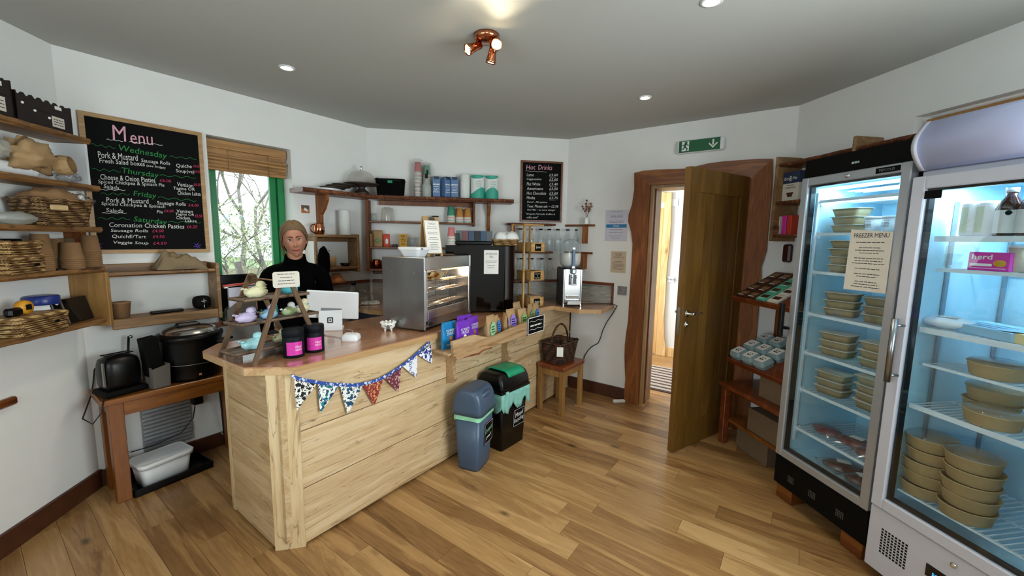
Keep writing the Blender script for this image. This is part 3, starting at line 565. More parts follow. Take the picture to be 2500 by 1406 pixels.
# navy cupboard under the back worktop, grey wall boards with an oak cap along the back corner
bc = thing('base_cupboard', 'navy cupboard under the rounded worktop end behind the till', 'cupboard', (2.10, 3.0, 0))
MB().prism([(0, -.12), (.22, -.32), (.22, .37), (0, .37)], .05, .90).obj('carcass', 'navy_cupboard', bc)
def splash(fr, a, b, name, lab):
    t = fthing(fr, name, lab, 'wall panel', (a+b)/2, 0, .941); L_ = (b-a)/2
    MB().box(-L_, L_, -.014, -.001, 0, .18).obj('board', 'grey_laminate', t); MB().box(-L_, L_, -.032, -.001, .18, .205, .004).obj('oak_cap', 'red_oak', t)
    return t
splash(WIN, 1.45, 1.93, 'splashback', 'grey wood-effect splashback left of the corner behind the green soap bottle')
splash(BAK, .02, 1.93, 'splashback', 'grey wood-effect splashback along the wall behind the black appliance')
t = splash(DOR, .02, .545, 'splashback', 'grey wood-effect splashback behind the milk dispenser'); MB().box(.247, .2625, -.03, -.001, 0, .205, .003).obj('end_stop', 'red_oak', t)
# ---- waney-edged trough on brackets along the front of the counter
tr = thing('display_trough', 'waney-edged oak trough with two brackets fixed to the counter front', 'shelf', (0, 0, 0))
YF = 1.745
def fz(px, py, yy=YF): p = ID.onwall(px, py, -yy); return (p.x, p.z)
top = [fz(*q) for q in ((1101.8,834),(1118,829),(1140,821),(1156,816.7),(1165,818),(1174.6,820.6),(1187,823),(1204,820.6),(1224.7,812),(1243.5,802.6),(1267,793),(1290,784),(1325,765))]
bot = [fz(*q) for q in ((1105.7,873),(1118,874.6),(1132,872),(1146,869),(1165,865),(1176,856),(1196.5,848),(1235.6,834),(1275,821),(1303,816.7),(1326,804))]
MB().slab(top+bot[::-1], YF-.012, YF+.012).obj('front_board', 'trough', tr, bevel=.003)
MB().slab([(x, z) for x, z in bot[:7]]+[(x, z+.010+.004*math.sin(i*5)) for i, (x, z) in reversed(list(enumerate(bot[:7])))], YF-.016, YF-.010).obj('bark_edge', 'bark', tr)
MB().box(1.765, top[-1][0], YF+.012, FY, .815, .832, .003).obj('base_board', 'trough', tr)
for bx in (1.90, 2.52):
    P = [(0, .815), (-.150, .815), (-.150, .80), (-.115, .775), (-.075, .745), (-.062, .70), (-.070, .655), (-.085, .615), (-.065, .585), (-.02, .570), (0, .56)]
    mb = MB(); n = len(P); a = [mb.v((bx, FY+p[0], p[1])) for p in P]; b = [mb.v((bx+.028, FY+p[0], p[1])) for p in P]; mb.face(a); mb.face(b[::-1])
    for i in range(n): mb.face([a[(i+1) % n], a[i], b[i], b[(i+1) % n]])
    mb.obj('bracket', 'trough', tr, bevel=.003)
# ---- pouches
def pouch(name, label, cat, loc, rot, w_, h_, m, d_=.05, tilt=0, group=None, top=.012):
    t = thing(name, label, cat, loc, (R(tilt), 0, rot), group); mb = MB()
    def f(u, v):
        a = 2*PI*u; x = math.cos(a); y = math.sin(a); k = max(0, 1-v)**.7; bulge = d_*(.25+.75*math.sin(min(1, v*1.5+.25)*PI*.62))*(1-v**3)
        px = w_/2*(1-.06*v*v*0)*math.copysign(min(1, abs(x)*1.15)**.9, x); return (px, bulge/2*y+.004*noise.noise(Vector((px*30, v*6, y*2)))*(1-v), v*h_)
    mb.grid(28, 12, f, cx=True); mb.obj('pouch', m, t); MB().box(-w_/2, w_/2, -.0015, .0015, h_-top, h_, 0).obj('top_seal', m, t)
    return t
def front_text(t, y, items, m='white_matte', name='lettering'):
    mb = MB()
    for s_, x, z, wd, ht in items: letters(mb, s_, x, z, y, width=wd, height=ht)
    return mb.obj(name, m, t)
def ff(label, px, py_, yy, m, rot=0, word='ALMONDS', sc=1.0):
    p = ID.onwall(px, py_, -yy); h_ = .178*sc; w_ = .125*sc
    t = pouch('nut_pouch', label, 'snack pouch', (p.x, yy, .833), rot, w_, h_, m, .04, group='foil snack pouches in the trough')
    front_text(t, -.0235, [('FOREST', 0, h_*.70, w_*.66, .014*sc), ('FEAST', 0, h_*.60, w_*.58, .014*sc), (word, 0, h_*.17, w_*.62, .012*sc)], thick_ if False else 'white_matte')
    mb = MB(); lines(mb, -w_*.3, w_*.3, h_*.535, -.0236, .0018, 0, 5); mb.obj('small_print', 'white_matte', t)
    MB().ball((w_*.02, -.018, h_*.37), w_*.13, .010, h_*.12, 12, 8).obj('almond_picture', 'almond' if word == 'ALMONDS' else 'white_matte', t)
    return t
ff('bright blue foil snack pouch at the left end of the trough', 1095, 830, 1.85, 'bag_blue', 0, 'ALMONDS')
ff('purple foil snack pouch nearest the front, overlapping the blue one', 1130, 830, 1.80, 'purple', 0, 'CASHEWS')
ff('purple foil snack pouch at the right of the foil pouches, half hidden', 1153, 820, 1.86, 'purple', .1, 'ALMONDS', .98)
ff('purple foil snack pouch at the back, only its top showing', 1133, 800, 1.893, 'purple', -.1, 'CASHEWS', 1.05)
def kbag(label, px, yy, hl, m, rot, tilt=0, sc=1.0):
    p = ID.onwall(px, 800, -yy); t = pouch('treat_bag', label, 'snack bag', (p.x, yy, .833), rot, .085*sc, .155*sc, 'kraft', .05, tilt, 'kraft bags with coloured labels in the trough')
    mb = MB(); mb.xf(Matrix.Translation((0, -.027, .066*sc))); pts = []
    for i in range(24):
        a = 2*PI*i/24; r = 1+.10*math.sin(a*8); pts.append((.030*sc*r*math.cos(a), .048*sc*r*math.sin(a)))
    mb.slab(pts, -.0015, .0015); mb.obj('label', m, t)
    mb = MB()
    for k in range(3): lines(mb, -.02*sc, .02*sc, (.045+.017*k)*sc, -.0292, .007*sc, 0, 3, seed=k+hl)
    mb.obj('print', 'ink_dark' if hl % 2 else 'tub_navy', t); return t
for i, a in enumerate((('kraft treat bag with pale green label, next to the purple pouches', 1196, 1.80, 1, 'lab_green', .1, 0, 1.12), ('kraft treat bag with bright blue label behind the pale green one', 1212, 1.845, 2, 'lab_blue', .2, -4, .95),
        ('kraft treat bag with narrow violet label, turned aside mid-trough', 1230, 1.86, 3, 'lab_violet', .9, 3, .95), ('kraft treat bag with large violet label leaning mid-trough', 1250, 1.83, 4, 'lab_violet', -.1, -8, 1.12),
        ('kraft treat bag with sky blue label sticking up at the back', 1268, 1.885, 5, 'lab_blue', .1, -10, 1.3), ('kraft treat bag with forest green label beside the framed chalk sign', 1277, 1.81, 6, 'lab_forest', -.2, -8, 1.05),
        ('kraft treat bag with green label almost hidden behind the chalk sign', 1290, 1.87, 7, 'lab_forest', .1, 6, 1.15), ('kraft treat bag with blue label at the far right end of the trough', 1303, 1.86, 8, 'lab_blue', .1, 5, 1.15))): kbag(*a)
p = fz(1308, 812, 1.725); t = thing('chalk_sign', 'small framed chalk price sign hooked on the right end of the trough', 'sign', (p[0], 1.727, p[1]))
hw = (fz(1328, 790, 1.727)[0]-fz(1289, 790, 1.727)[0])/2
MB().box(-hw, hw, -.004, .004, 0, .135, .001).obj('board', 'board_black', t)
mb = MB()
for a, b, c, d in ((-hw, hw, 0, .005), (-hw, hw, .13, .135), (-hw, -hw+.005, 0, .135), (hw-.005, hw, 0, .135)): mb.box(a, b, -.007, .004, c, d)
mb.obj('frame', 'white_plastic', t); mb = MB(); wavy(mb, -hw*.8, hw*.8, .10, -.0045, .005, .003, k=2); wavy(mb, -hw*.8, hw*.8, .035, -.0045, .004, .003, k=2); lines(mb, -hw*.7, hw*.7, .06, -.0045, .012, 0, 3); mb.obj('chalk_lettering', 'chalk', t)
# ---- bunting
bt = thing('bunting', 'string of seven patterned fabric pennants draped on the counter front', 'bunting', (0, 0, 0)); yb = 1.893
tape = [fz(px, py, yb) for px, py in ((711.5,918),(729,924.7),(750,929.5),(773.8,933.6),(800,937.5),(827,939),(850,940.5),(871.7,940),(900,935),(925,927),(950,914),(974,898),(995,883),(1014,866.8),(1032,850),(1049.7,836))]
patterned('fab_tape', '#2f4fa0', '#d5dcec', '#1f3f90', 60, .3, .34)
for nm, a in (('fab_a', ('#e9e7e0', '#15151a', '#15151a', 55)), ('fab_b', ('#e8ece8', '#1c7f86', '#1d2f5a', 45)), ('fab_c', ('#eceae2', '#1d3f68', '#1f5a70', 55)), ('fab_d', ('#8e2a30', '#d9a25a', '#7a2430', 80)), ('fab_e', ('#6d2c3c', '#c8a0a0', '#5d2230', 75)), ('fab_f', ('#e5e6ec', '#6a74a0', '#e5e6ec', 50)), ('fab_g', ('#e8ebf2', '#1e3380', '#1e3380', 55))): patterned(nm, *a, .34, .36)
MB().slab([(x, z+.010) for x, z in tape]+[(x, z-.008) for x, z in tape[::-1]], yb-.002, yb+.001).obj('tape', 'fab_tape', bt)
for (a, b, t_), m in zip((((719, 926), (774, 936), (725.7, 1002.5)), ((777, 938), (827, 943), (782.7, 1009)), ((831, 943), (885, 943), (849.4, 1011.5)), ((888, 942), (936, 926), (915, 990.5)), ((938, 922), (980, 898), (973, 956.7)), ((983, 894), (1019, 868), (1017.7, 922.4)), ((1020, 866), (1052, 842), (1055.5, 888))), ('fab_a', 'fab_b', 'fab_c', 'fab_d', 'fab_e', 'fab_f', 'fab_g')):
    P = [fz(q[0], q[1], yb) for q in (a, b, t_)]; MB().slab([P[0], P[1], ((P[1][0]+P[2][0])/2+.002, (P[1][1]+P[2][1])/2), P[2], ((P[0][0]+P[2][0])/2-.002, (P[0][1]+P[2][1])/2)], yb+.0015, yb+.003).obj('pennant', m, bt)
# ---- bins
def wordcard(t, w_, h_, x, y, z, items, rot=0, tilt=0, border=True, name='chalk_label'):
    o = MB().box(-w_/2, w_/2, -.001, .001, -h_/2, h_/2).obj(name, 'board_black', t, (x, y, z), (R(tilt), 0, rot)); mb = MB()
    if border:
        for a, b, c, d in ((-1, 1, -1, -.97), (-1, 1, .97, 1), (-1, -.97, -1, 1), (.97, 1, -1, 1)): mb.poly([(a*w_/2*.95, -.0014, c*h_/2*.95), (b*w_/2*.95, -.0014, c*h_/2*.95), (b*w_/2*.95, -.0014, d*h_/2*.95), (a*w_/2*.95, -.0014, d*h_/2*.95)])
    mats = ['chalk', 'liner', 'chalk_pink', 'chalk_violet']
    for it in items: letters(mb, it[0], it[1]*w_, it[2]*h_, -.0016, it[5] if len(it) > 5 else 0, width=it[3]*w_, height=it[4]*h_, shear=.25, rot=it[6] if len(it) > 6 else 0)
    mb.obj('lettering', mats, o); return o
def rrect(w_, d_, r, n=5):
    P = []
    for cx, cy, a0 in ((w_/2-r, d_/2-r, 0), (-w_/2+r, d_/2-r, 90), (-w_/2+r, -d_/2+r, 180), (w_/2-r, -d_/2+r, 270)):
        for i in range(n+1): a = R(a0+90*i/n); P.append((cx+r*math.cos(a), cy+r*math.sin(a)))
    return P
def loft(mb, secs, smooth=True, cap=True):     # secs: list of (outline, z) with equal point counts
    rings = [[mb.v((x, y, z)) for x, y in P] for P, z in secs]; n = len(rings[0])
    for a, b in zip(rings, rings[1:]):
        for i in range(n): mb.face([a[i], a[(i+1) % n], b[(i+1) % n], b[i]], smooth)
    if cap: mb.face(rings[0][::-1]); mb.face(rings[-1])
    return mb
cbn = thing('compost_bin', 'blue-grey swing-lid bin labelled Compost, standing against the counter', 'bin', (2.0, 1.745, 0), R(14))
mb = MB(); loft(mb, [(rrect(.19, .15, .03), 0), (rrect(.20, .16, .03), .02), (rrect(.245, .195, .035), .40)], cap=True); mb.obj('body', 'bin_blue', cbn, bevel=.0)
mb = MB(); P0 = rrect(.252, .20, .036); mb.grid(25, 3, lambda u, v: (lambda q, k: (q[0]*(1+.012*v), q[1]*(1+.012*v), .402-v*(.040+.014*noise.noise(Vector((u*9, 0, 0))))))(P0[int(u*24) % 24], 0), cx=False); mb.obj('bin_liner', 'liner', cbn)
mb = MB(); secs = []
for i in range(9):
    a = i/8; k = math.cos(a*PI/2*.92)**.55; secs.append((rrect(.262*(1-.10*a), .214*k+.012, min(.036, (.214*k)/2.4)), .395+.165*math.sin(a*PI/2)))
loft(mb, secs); mb.obj('lid', 'bin_blue', cbn)
MB().xf(Matrix.Translation((0, -.062, .500))@Matrix.Rotation(R(-40), 4, 'X')).ball((0, 0, 0), .080, .065, .026, 20, 12).obj('swing_flap', 'bin_blue', cbn)
wordcard(cbn, .125, .155, .035, -.0935, .235, [('Compost', 0, .12, .85, .26, 1, .12), ('~', 0, -.2, .7, .1, 0, .2), ('*', .3, .36, .1, .1, 2), ('*', -.35, -.38, .1, .1, 2)], tilt=2.6)
rb = thing('recycling_bin', 'black bin with green and black lid labelled Mixed Recycling', 'bin', (2.37, 1.775, 0), R(-3))
mb = MB(); loft(mb, [(rrect(.27, .20, .02), 0), (rrect(.315, .235, .022), .46)]); mb.obj('body', 'black_plastic', rb)
mb = MB(); secs = []
for i in range(9):
    a = i/8; secs.append((rrect(.335*(1-.16*a*a), .255*math.cos(a*PI/2*.80)**.7, .025), .465+.115*math.sin(a*PI/2)))
mb.box(-.170, .170, -.130, .130, .440, .468, .008); loft(mb, secs); mb.obj('lid', 'black_plastic', rb)
def lz(y): return .587 if abs(y) < .057 else .465+.122*math.sin(math.acos(min(1, (abs(y)/.1275)**1.43))/.4/PI*PI/2)
mb = MB(); mb.grid(9, 24, lambda u, v: (-.075+.195*u, -.112+.218*v, lz(-.112+.218*v)+.004), smooth=True); mb.obj('lid_panel', 'bin_green', rb, solid=.008)
MB().box(-.130, -.10, -.140, -.128, .438, .462, .003).obj('clasp', 'liner_teal', rb)
mb = MB(); hang = lambda u: .075+.075*abs(math.sin(u*PI*2.3+.4))+.02*noise.noise(Vector((u*12, 1, 0)))
def lf(u, v): x = -.165+.33*u; k = 1+.1*v; return (x, -.1265+.010*v*0-.004*math.sin(u*40)*v+.020*v*.0, .445-v*hang(u))
mb.grid(40, 5, lf); mb.obj('bin_liner', 'liner_teal', rb, solid=.002)
MB().grid(20, 4, lambda u, v: (-.164, -.125+.24*u, .445-v*(.10+.05*math.sin(u*6)))).obj('bin_liner', 'liner_teal', rb, solid=.002)
wordcard(rb, .135, .135, .055, -.1110, .215, [('Mixed', .0, .18, .72, .26, 0, .12), ('Recycling', 0, -.16, .85, .30, 0, .12), ('*', -.38, .36, .12, .12, 2), ('*', .36, .33, .1, .1, 3)], tilt=2.2)
# ---- stool with wicker basket
st = thing('stool', 'small square oak stool with reddish top at the end of the counter', 'stool', (3.215, 1.745, 0), R(-3))
MB().box(-.185, .185, -.145, .145, .405, .445, .006).obj('seat', 'red_oak', st)
for a in (-1, 1):
    for b in (-1, 1): MB().box(a*.158-.02, a*.158+.02, b*.118-.02, b*.118+.02, 0, .405, .003).obj('leg', 'stool_leg', st)
mb = MB(); 
for b in (-.118, .118): mb.box(-.14, .14, b-.01, b+.01, .345, .405)
for a in (-.158, .158): mb.box(a-.01, a+.01, -.10, .10, .345, .405)
mb.obj('apron', 'stool_leg', st)
def rope_ring(mb, P, z, r, n=4): mb.tube([(x, y, z+.003*math.sin(i*2.1)) for i, (x, y) in enumerate(P)], r, n, closed=True)
def basket(name, label, loc, rot, w_, d_, h_, m, flare=1.15, handle=0, group=None, rows=None, lid=False, cat='basket'):
    """woven walls: horizontal canes weave in and out of upright stakes"""
    t = thing(name, label, cat, loc, rot, group); mb = MB(); rows = rows or max(5, int(h_/.0088)); N_ = 48; base = rrect(w_, d_, min(w_, d_)*.16, 11)
    for k in range(rows):
        z = h_*(k+.5)/rows; f = 1+(flare-1)*z/h_; P = []
        for i, (x, y) in enumerate(base): s_ = 1+.018*math.sin(i*PI*.75+k*PI); P.append((x*f*s_, y*f*s_))
        rope_ring(mb, P, z, h_/rows*.50)
    mb.obj('woven_side', m, t); mb = MB()
    for i in range(0, len(base), 4): x, y = base[i]; mb.tube([(x*.985, y*.985, 0), (x*flare*.985, y*flare*.985, h_)], .0035, 5)
    mb.obj('stakes', m, t)
    MB().prism([(x*.97, y*.97) for x, y in base], .001, .008).obj('base', m, t)
    mb = MB(); rope_ring(mb, [(x*flare*1.01, y*flare*1.01) for x, y in base], h_, .008, 7); mb.obj('rim', m, t)
    if handle:
        mb = MB(); mb.tube([(math.cos(a)*w_*flare*.47, 0, h_*.8+math.sin(a)*handle) for a in [PI*i/16 for i in range(17)]], .009, 8); mb.obj('handle', m, t)
    if lid: mb = MB(); mb.prism([(x*flare*1.02, y*flare*1.02) for x, y in base], h_, h_+.012); mb.obj('lid', m, t)
    return t
bk = basket('wicker_basket', 'dark brown wicker basket with hooped handle on the small stool', (3.205, 1.76, .446), R(-3), .24, .18, .19, 'wicker_brown', 1.28, .19)
MB().box(-.028, .028, -.0015, 0, -.085, 0, .001).obj('price_tag', 'paper', bk, (-.160, -.105, .175), (0, 0, R(-58)))
MB().tube([(-.160, -.105, .175), (-.150, -.10, .19)], .0012, 4).obj('tag_string', 'kraft', bk)
mb = MB(); mb.box(0, .115, 0, .032, 0, .022, .002); tag(mb.obj('door_wedge', 'white_matte', None, (3.615, 1.375, 0), (0, 0, R(-48))), 'small white painted wood offcut on the floor by the door frame', 'door wedge')
cord = [DOR.onwall(px, py, .012) for px, py in ((1500,742),(1501,750),(1496,765),(1482,785),(1472,805),(1466,825),(1460,838),(1445,846),(1436,855),(1428,868),(1424,882),(1422,910))]
cw_ = [DOR.w(p.x, -.012, p.z) for p in cord]; cw_ = [Vector((3.42, 1.80, .946)), Vector((3.55, 1.66, .946)), Vector((3.68, 1.52, .946)), Vector((3.715, 1.475, .944))]+[Vector((3.725, 1.43, .93))]+cw_[2:]
tag(MB().tube(cw_, .004, 6).obj('mains_cable', 'cord'), 'black power cord looping down the wall beside the doorway', 'cable')
# ---------------------------------------------------------------- things on the counter
ZT = .9402
# heated display cabinet
hc = thing('heated_display', 'stainless steel heated food cabinet with glass front on the counter', 'food warmer', (1.751, 1.965, ZT), R(13))
W_, D_, H_ = .63, .33, .485
MB().box(0, .012, -.01, D_, .012, H_, .004).obj('side_panel', 'steel', hc); MB().box(W_-.012, W_, 0, D_, .03, H_, .003).obj('side_panel', 'steel', hc)
MB().box(.012, W_-.012, 0, D_, H_-.085, H_, .004).obj('top_hood', 'steel_bright', hc); MB().box(.012, W_-.012, .004, D_, .02, .075, .003).obj('base_tray', 'steel', hc)
MB().box(.012, W_-.012, D_-.008, D_-.004, .07, H_-.08).obj('back_panel', 'inner_steel', hc)
MB().box(.04, W_-.036, .0, .003, .08, H_-.09).obj('front_glass', 'glass', hc)
for a in (.03, W_-.026): MB().box(a-.012, a+.012, -.004, .008, .045, H_-.085, .002).obj('door_stile', 'steel_bright', hc)
MB().box(.05, W_-.05, -.003, .008, .075, .135, .002).obj('door_rail', 'steel_bright', hc)
for z in (.155, .25, .315):
    mb = MB()
    for i in range(16): a = .03+i*(W_-.06)/15; mb.tube([(a, .03, z), (a, D_-.02, z)], .0018, 4)
    for yy in (.03, D_-.03, D_/2): mb.tube([(.02, yy, z), (W_-.02, yy, z)], .0028, 5)
    mb.obj('wire_shelf', 'chrome', hc)
MB().box(.35, W_-.08, .05, .09, H_-.10, H_-.088).obj('heat_lamp', 'heat_lamp', hc)
l = D.lights.new('cabinet_light', 'POINT'); l.energy = 2.0; l.color = (1, .80, .55); l.shadow_soft_size = .03; lo = D.objects.new('cabinet_light', l); C.objects.link(lo); lo.parent = hc; lo.location = (.46, .13, H_-.13)
for a in (.07, .25):
    MB().xf(Matrix.Translation((-.001, a, .385))@Matrix.Rotation(R(-90), 4, 'Y')).lathe([(.005, 0), (.003, .003)], 10).obj('rivet', 'chrome', hc)
for a in (.03, W_-.03):
    for b in (.03, D_-.03): MB().cyl(.012, 0, .02, (a, b), 12).obj('foot', 'black_plastic', hc)
MB().xf(Matrix.Translation((.05, -.012, .05))@Matrix.Rotation(R(90), 4, 'X')).lathe([(.014, 0), (.012, .016)], 14).obj('control_knob', 'black_plastic', hc)
hm = hc.matrix_basis if False else (Matrix.Translation(hc.location)@Matrix.Rotation(R(13), 4, 'Z'))
for k, (a, b, rr) in enumerate(((.10, .12, .2), (.20, .20, -.5), (.25, .085, .5))):
    p = hm@Vector((a, b, .317)); t = thing('wrapped_pasty', ('baked pasty in greaseproof paper at the left of the hot shelf', 'baked pasty in greaseproof paper in the middle of the hot shelf', 'baked pasty in greaseproof paper at the right of the hot group')[k], 'pastry', p, rr, 'pasties in the heated cabinet'); t.scale = (1.2, 1.2, 1.15)
    MB().ball((0, 0, .028), .062, .036, .026, 16, 10, lambda d: 1+.08*noise.noise(d*5)).obj('crust', 'pastry', t)
    MB().grid(10, 10, lambda u, v: ((u-.5)*.165, (v-.5)*.14+.005, .004+.072*abs(v-.5)*2*(.6+.4*noise.noise(Vector((u*4, v*4, k))))+.012*noise.noise(Vector((u*7, v*7, k+3)))), smooth=False).obj('paper_wrap', 'greaseproof', t)
# on top of it: white dish, clipboard easel, tongs board
p = hm@Vector((.075, .12, H_+.001)); t = thing('white_tub', 'white plastic food tub on top of the heated cabinet', 'tub', p, R(13)); mb = MB()
loft(mb, [(rrect(.10, .14, .02), 0), (rrect(.155, .19, .03), .045), (rrect(.165, .20, .03), .046), (rrect(.17, .205, .03), .064)], smooth=False); t.scale = (.88, .88, 1); mb.obj('tub_body', 'white_plastic', t, bevel=.002); MB().box(-.06, -.035, -.104, -.1025, .048, .060).obj('sticker', 'grey_metal', t)
p = hm@Vector((.235, .10, H_+.001)); t = thing('menu_easel', 'brown clipboard easel with white THURSDAY menu on the heated cabinet', 'menu board', p, R(-4)); t.scale = (1.28,)*3
a = R(10); MB().box(-.055, .055, -.003, 0, .012, .215, .001).obj('front_board', 'kraft', t, (0, -.035, 0), (-a, 0, 0))
for sx in (-.046, .046): MB().box(sx-.008, sx+.008, -.003, 0, 0, .02).obj('foot', 'kraft', t, (0, -.035, 0), (-a, 0, 0))
MB().box(-.055, .055, 0, .004, 0, .215, .001).obj('back_board', 'kraft', t, (0, .04, 0), (a, 0, 0))
sh = card('menu_sheet', 'paper', .096, .175, t, (0, -.0355, .018), rot=(-a, 0, 0)); mb = MB(); letters(mb, 'THURSDAY', 0, .158, -.001, width=.05, height=.010)
for k in range(14):
    if k not in (2, 5, 8): lines(mb, -.04, .04, .14-k*.0095, -.001, .0022, 0, 7, True, k)
mb.obj('lettering', 'ink', sh); MB().box(-.02, .02, -.008, 0, .18, .196, .002).obj('clip', 'steel', t, (0, -.036, .015), (-a, 0, 0))
p = hm@Vector((.42, .10, H_)); t = thing('serving_board', 'thin dark wooden board lying on the right of the heated cabinet', 'board', p, R(30)); MB().box(-.10, .10, -.05, .05, .001, .010, .003).obj('board', 'tray_wood', t)
# black appliance with AFTERNOON TEA notice
A = Vector((2.32, 2.34, ZT)); am = thing('coffee_machine', 'tall glossy black appliance carrying the AFTERNOON TEA notice', 'appliance', A, R(-45))
MB().prism([(0, 0), (.485, 0), (.575, .085), (.575, .47), (0, .47)], .012, .557).obj('housing', 'black_gloss', am, bevel=.006)
MB().box(.02, .56, .10, .45, 0, .012).obj('foot', 'black_matte', am)
sh = card('notice', 'paper', .12, .195, am, (.372, -.0015, .325)); mb = MB(); letters(mb, 'AFTERNOON', 0, .165, -.001, width=.092, height=.017); letters(mb, 'TEA', 0, .140, -.001, width=.034, height=.017)
for k, z in enumerate((.105, .094, .068, .05)): lines(mb, -.048, .048, z, -.001, .003, 0, 7, True, k)
mb.obj('lettering', 'ink_dark', sh)
bm_ = Matrix.Translation(A)@Matrix.Rotation(R(-45), 4, 'Z'); ZM = .5585; FM = Frame(A, -45)
def mx_(px, y): return FM.onwall(px, 590, -y).x
t = thing('condiment_caddy', 'black caddy with clear drawers of sachets on the black appliance', 'caddy', bm_@Vector((mx_(1157, .10), .12, ZM)), R(-45), None)
MB().box(-.15, .15, -.06, .07, 0, .035, .008).obj('tray', 'black_plastic', t)
for i in range(6): MB().box(-.145+i*.05, -.10+i*.05, -.05, .06, .036, .115).obj('sachet_slot', ('smoke_glass', 'cup_pink', 'carton_blue', 'black_plastic', 'carton_blue', 'smoke_glass')[i], t)
MB().box(-.15, .15, -.058, -.054, .035, .12).obj('front_window', 'smoke_glass', t)
bb = basket('wicker_tray', 'small pale woven tray of white saucers on the black appliance', bm_@Vector((mx_(1233, .11), .12, ZM)), R(-45), .185, .12, .045, 'wicker_straw', 1.1, rows=4, cat='tray')
for k in range(3):
    s_ = tag(MB().xf(Matrix.Rotation(R(78), 4, 'X')@Matrix.Translation((0, 0, 0))).lathe([(.0, .0), (.055, .004), (.058, .009), (.02, .012), (0, .012)], 28).obj('saucer', 'ceramic', None, bm_@Vector((mx_(1222+k*14, .12), .12+.014*(k % 2), ZM+.062)), (0, 0, R(-45+(-12, 4, 10)[k]))), ('white saucer standing at the left in the woven tray', 'white saucer standing in the middle of the woven tray', 'white saucer standing at the right in the woven tray')[k], 'saucer', 'saucers standing in the woven tray')
# takeaway cups
def cup(mb, z, col, r0=.030, r1=.042, h=.10, inv=True):
    mb.mi = col; mb.lathe([(r1, z), (r1+.001, z+.004), (r1-.001, z+.006), (r0, z+h)], 20, cap=False); mb.lathe([(0, z+h), (r0, z+h)], 20, cap=False); mb.mi = 0; mb.lathe([(r1+.0015, z-.001), (r1+.0025, z+.002), (r1+.0015, z+.005)], 20, cap=False)
CUPM = ['white_matte', 'cup_pink', 'cup_green', 'cup_orange', 'cup_teal', 'cup_cream', 'kraft_box']
def cupstack(label, loc, cols, step=.013, sc=1.0, group='stacks of upturned paper cups', lean=0):
    t = thing('cup_stack', label, 'paper cups', loc, 0, group); t.rotation_euler = (0, lean, 0)
    for i, c in enumerate(cols): mb = MB(); cup(mb, i*step*sc, c, .030*sc, .042*sc, .10*sc); mb.obj('paper_cup', CUPM, t)
    return t
cupstack('short stack of pink paper cups on the black appliance', bm_@Vector((mx_(1102, .10), .10, ZM)), (1, 5, 2, 5, 1, 5, 1), sc=.80)
cupstack('cream paper cup stack just behind the pink one', bm_@Vector((mx_(1116, .20), .20, ZM)), (5, 2, 5, 2), sc=.7)
# three-tier stand of labelled oak boxes
og = thing('cutlery_stand', 'three-tier oak stand with chalk-labelled boxes beside the milk dispenser', 'stand', (3.0, 1.965, ZT), R(-18)); 
for (a, b) in ((-.055, .03), (.155, .21), (-.055, .21), (.155, .03)):
    if (a, b) != (.155, .03): MB().box(a-.008, a+.008, b-.008, b+.008, 0, .745).obj('post', 'oak_box', og)
MB().box(-.063, .163, .022, .038, .735, .748).obj('top_rail', 'oak_box', og); MB().box(-.063, .163, .202, .218, .735, .748).obj('top_rail', 'oak_box', og)
for z, txt in ((.005, ('Napkins',)), (.245, ('Knives', '&', 'Forks')), (.50, ('Spoons',))):
    mb = MB(); x0, x1, y0, y1, h = 0, .165, 0, .20, .085; mb.box(x0, x1, y0, y1, z, z+.006).box(x0, x1, y0, y0+.008, z, z+h).box(x0, x1, y1-.008, y1, z, z+h).box(x0, x0+.008, y0, y1, z, z+h).box(x1-.008, x1, y0, y1, z, z+h)
    bo = mb.obj('box', 'oak_box', og); n = len(txt); wordcard(bo, .07, .062, .082, -.0012, z+h/2, [(s_, 0, (n-1)/2*.30-i*.30, .75 if len(s_) > 1 else .15, .42/n+.05) for i, s_ in enumerate(txt)], border=False)
MB().box(.012, .14, .02, .18, .012, .10).obj('napkins', 'kraft', og)
# milk dispenser
md = thing('milk_dispenser', 'stainless steel chilled milk dispenser with clear domed bowl', 'drink dispenser', (3.34, 1.715, ZT), R(-48))
MB().box(-.088, .088, .03, .30, .0, .345, .006).obj('side_housing', 'black_plastic', md); MB().box(-.075, .075, .012, .03, .03, .345, .003).obj('front_panel', 'steel_bright', md)
for a in (-.082, .082): MB().box(a-.008, a+.008, .008, .032, .0, .345, .003).obj('corner_trim', 'steel', md)
MB().box(-.062, .062, -.055, .03, .022, .06, .004).obj('drip_tray', 'steel_bright', md); MB().box(-.058, .058, -.05, .02, .060, .064).obj('drip_grille', 'black_plastic', md); MB().box(-.06, .06, .006, .016, .07, .10, .004).obj('splash_plate', 'chrome', md)
MB().prism(rrect(.17, .28, .04), .345, .352).obj('bowl_seat', 'black_plastic', md, (0, .165, 0))
mb = MB(); mb.lathe([(.0, 0), (.06, .0), (.092, .03), (.10, .07), (.10, .19), (.085, .235), (.05, .262), (.0, .272)], 32, (0, .13, .353), 1.0, 1.15); mb.obj('clear_bowl', 'bottle_glass', md)
mb = MB(); mb.lathe([(.0, .004), (.058, .004), (.088, .032), (.095, .07), (.095, .135), (0, .135)], 32, (0, .13, .353), 1.0, 1.15); mb.obj('milk', 'white_matte', md)
MB().box(-.014, .014, -.0, .008, .355, .545, .003).obj('dispensing_lever', 'chrome', md); MB().box(-.011, .011, -.003, 0, .37, .53, .001).obj('lever_label', 'carton_blue', md)
MB().box(-.025, .025, -.03, .02, .30, .355, .012).obj('tap_body', 'grey_metal', md); mb = MB()
mb.box(-.028, -.014, -.04, -.01, .21, .30, .004).box(.014, .028, -.04, -.01, .21, .30, .004).box(-.028, .028, -.04, -.01, .20, .215, .004); mb.obj('tap_handle', 'grey_metal', md)
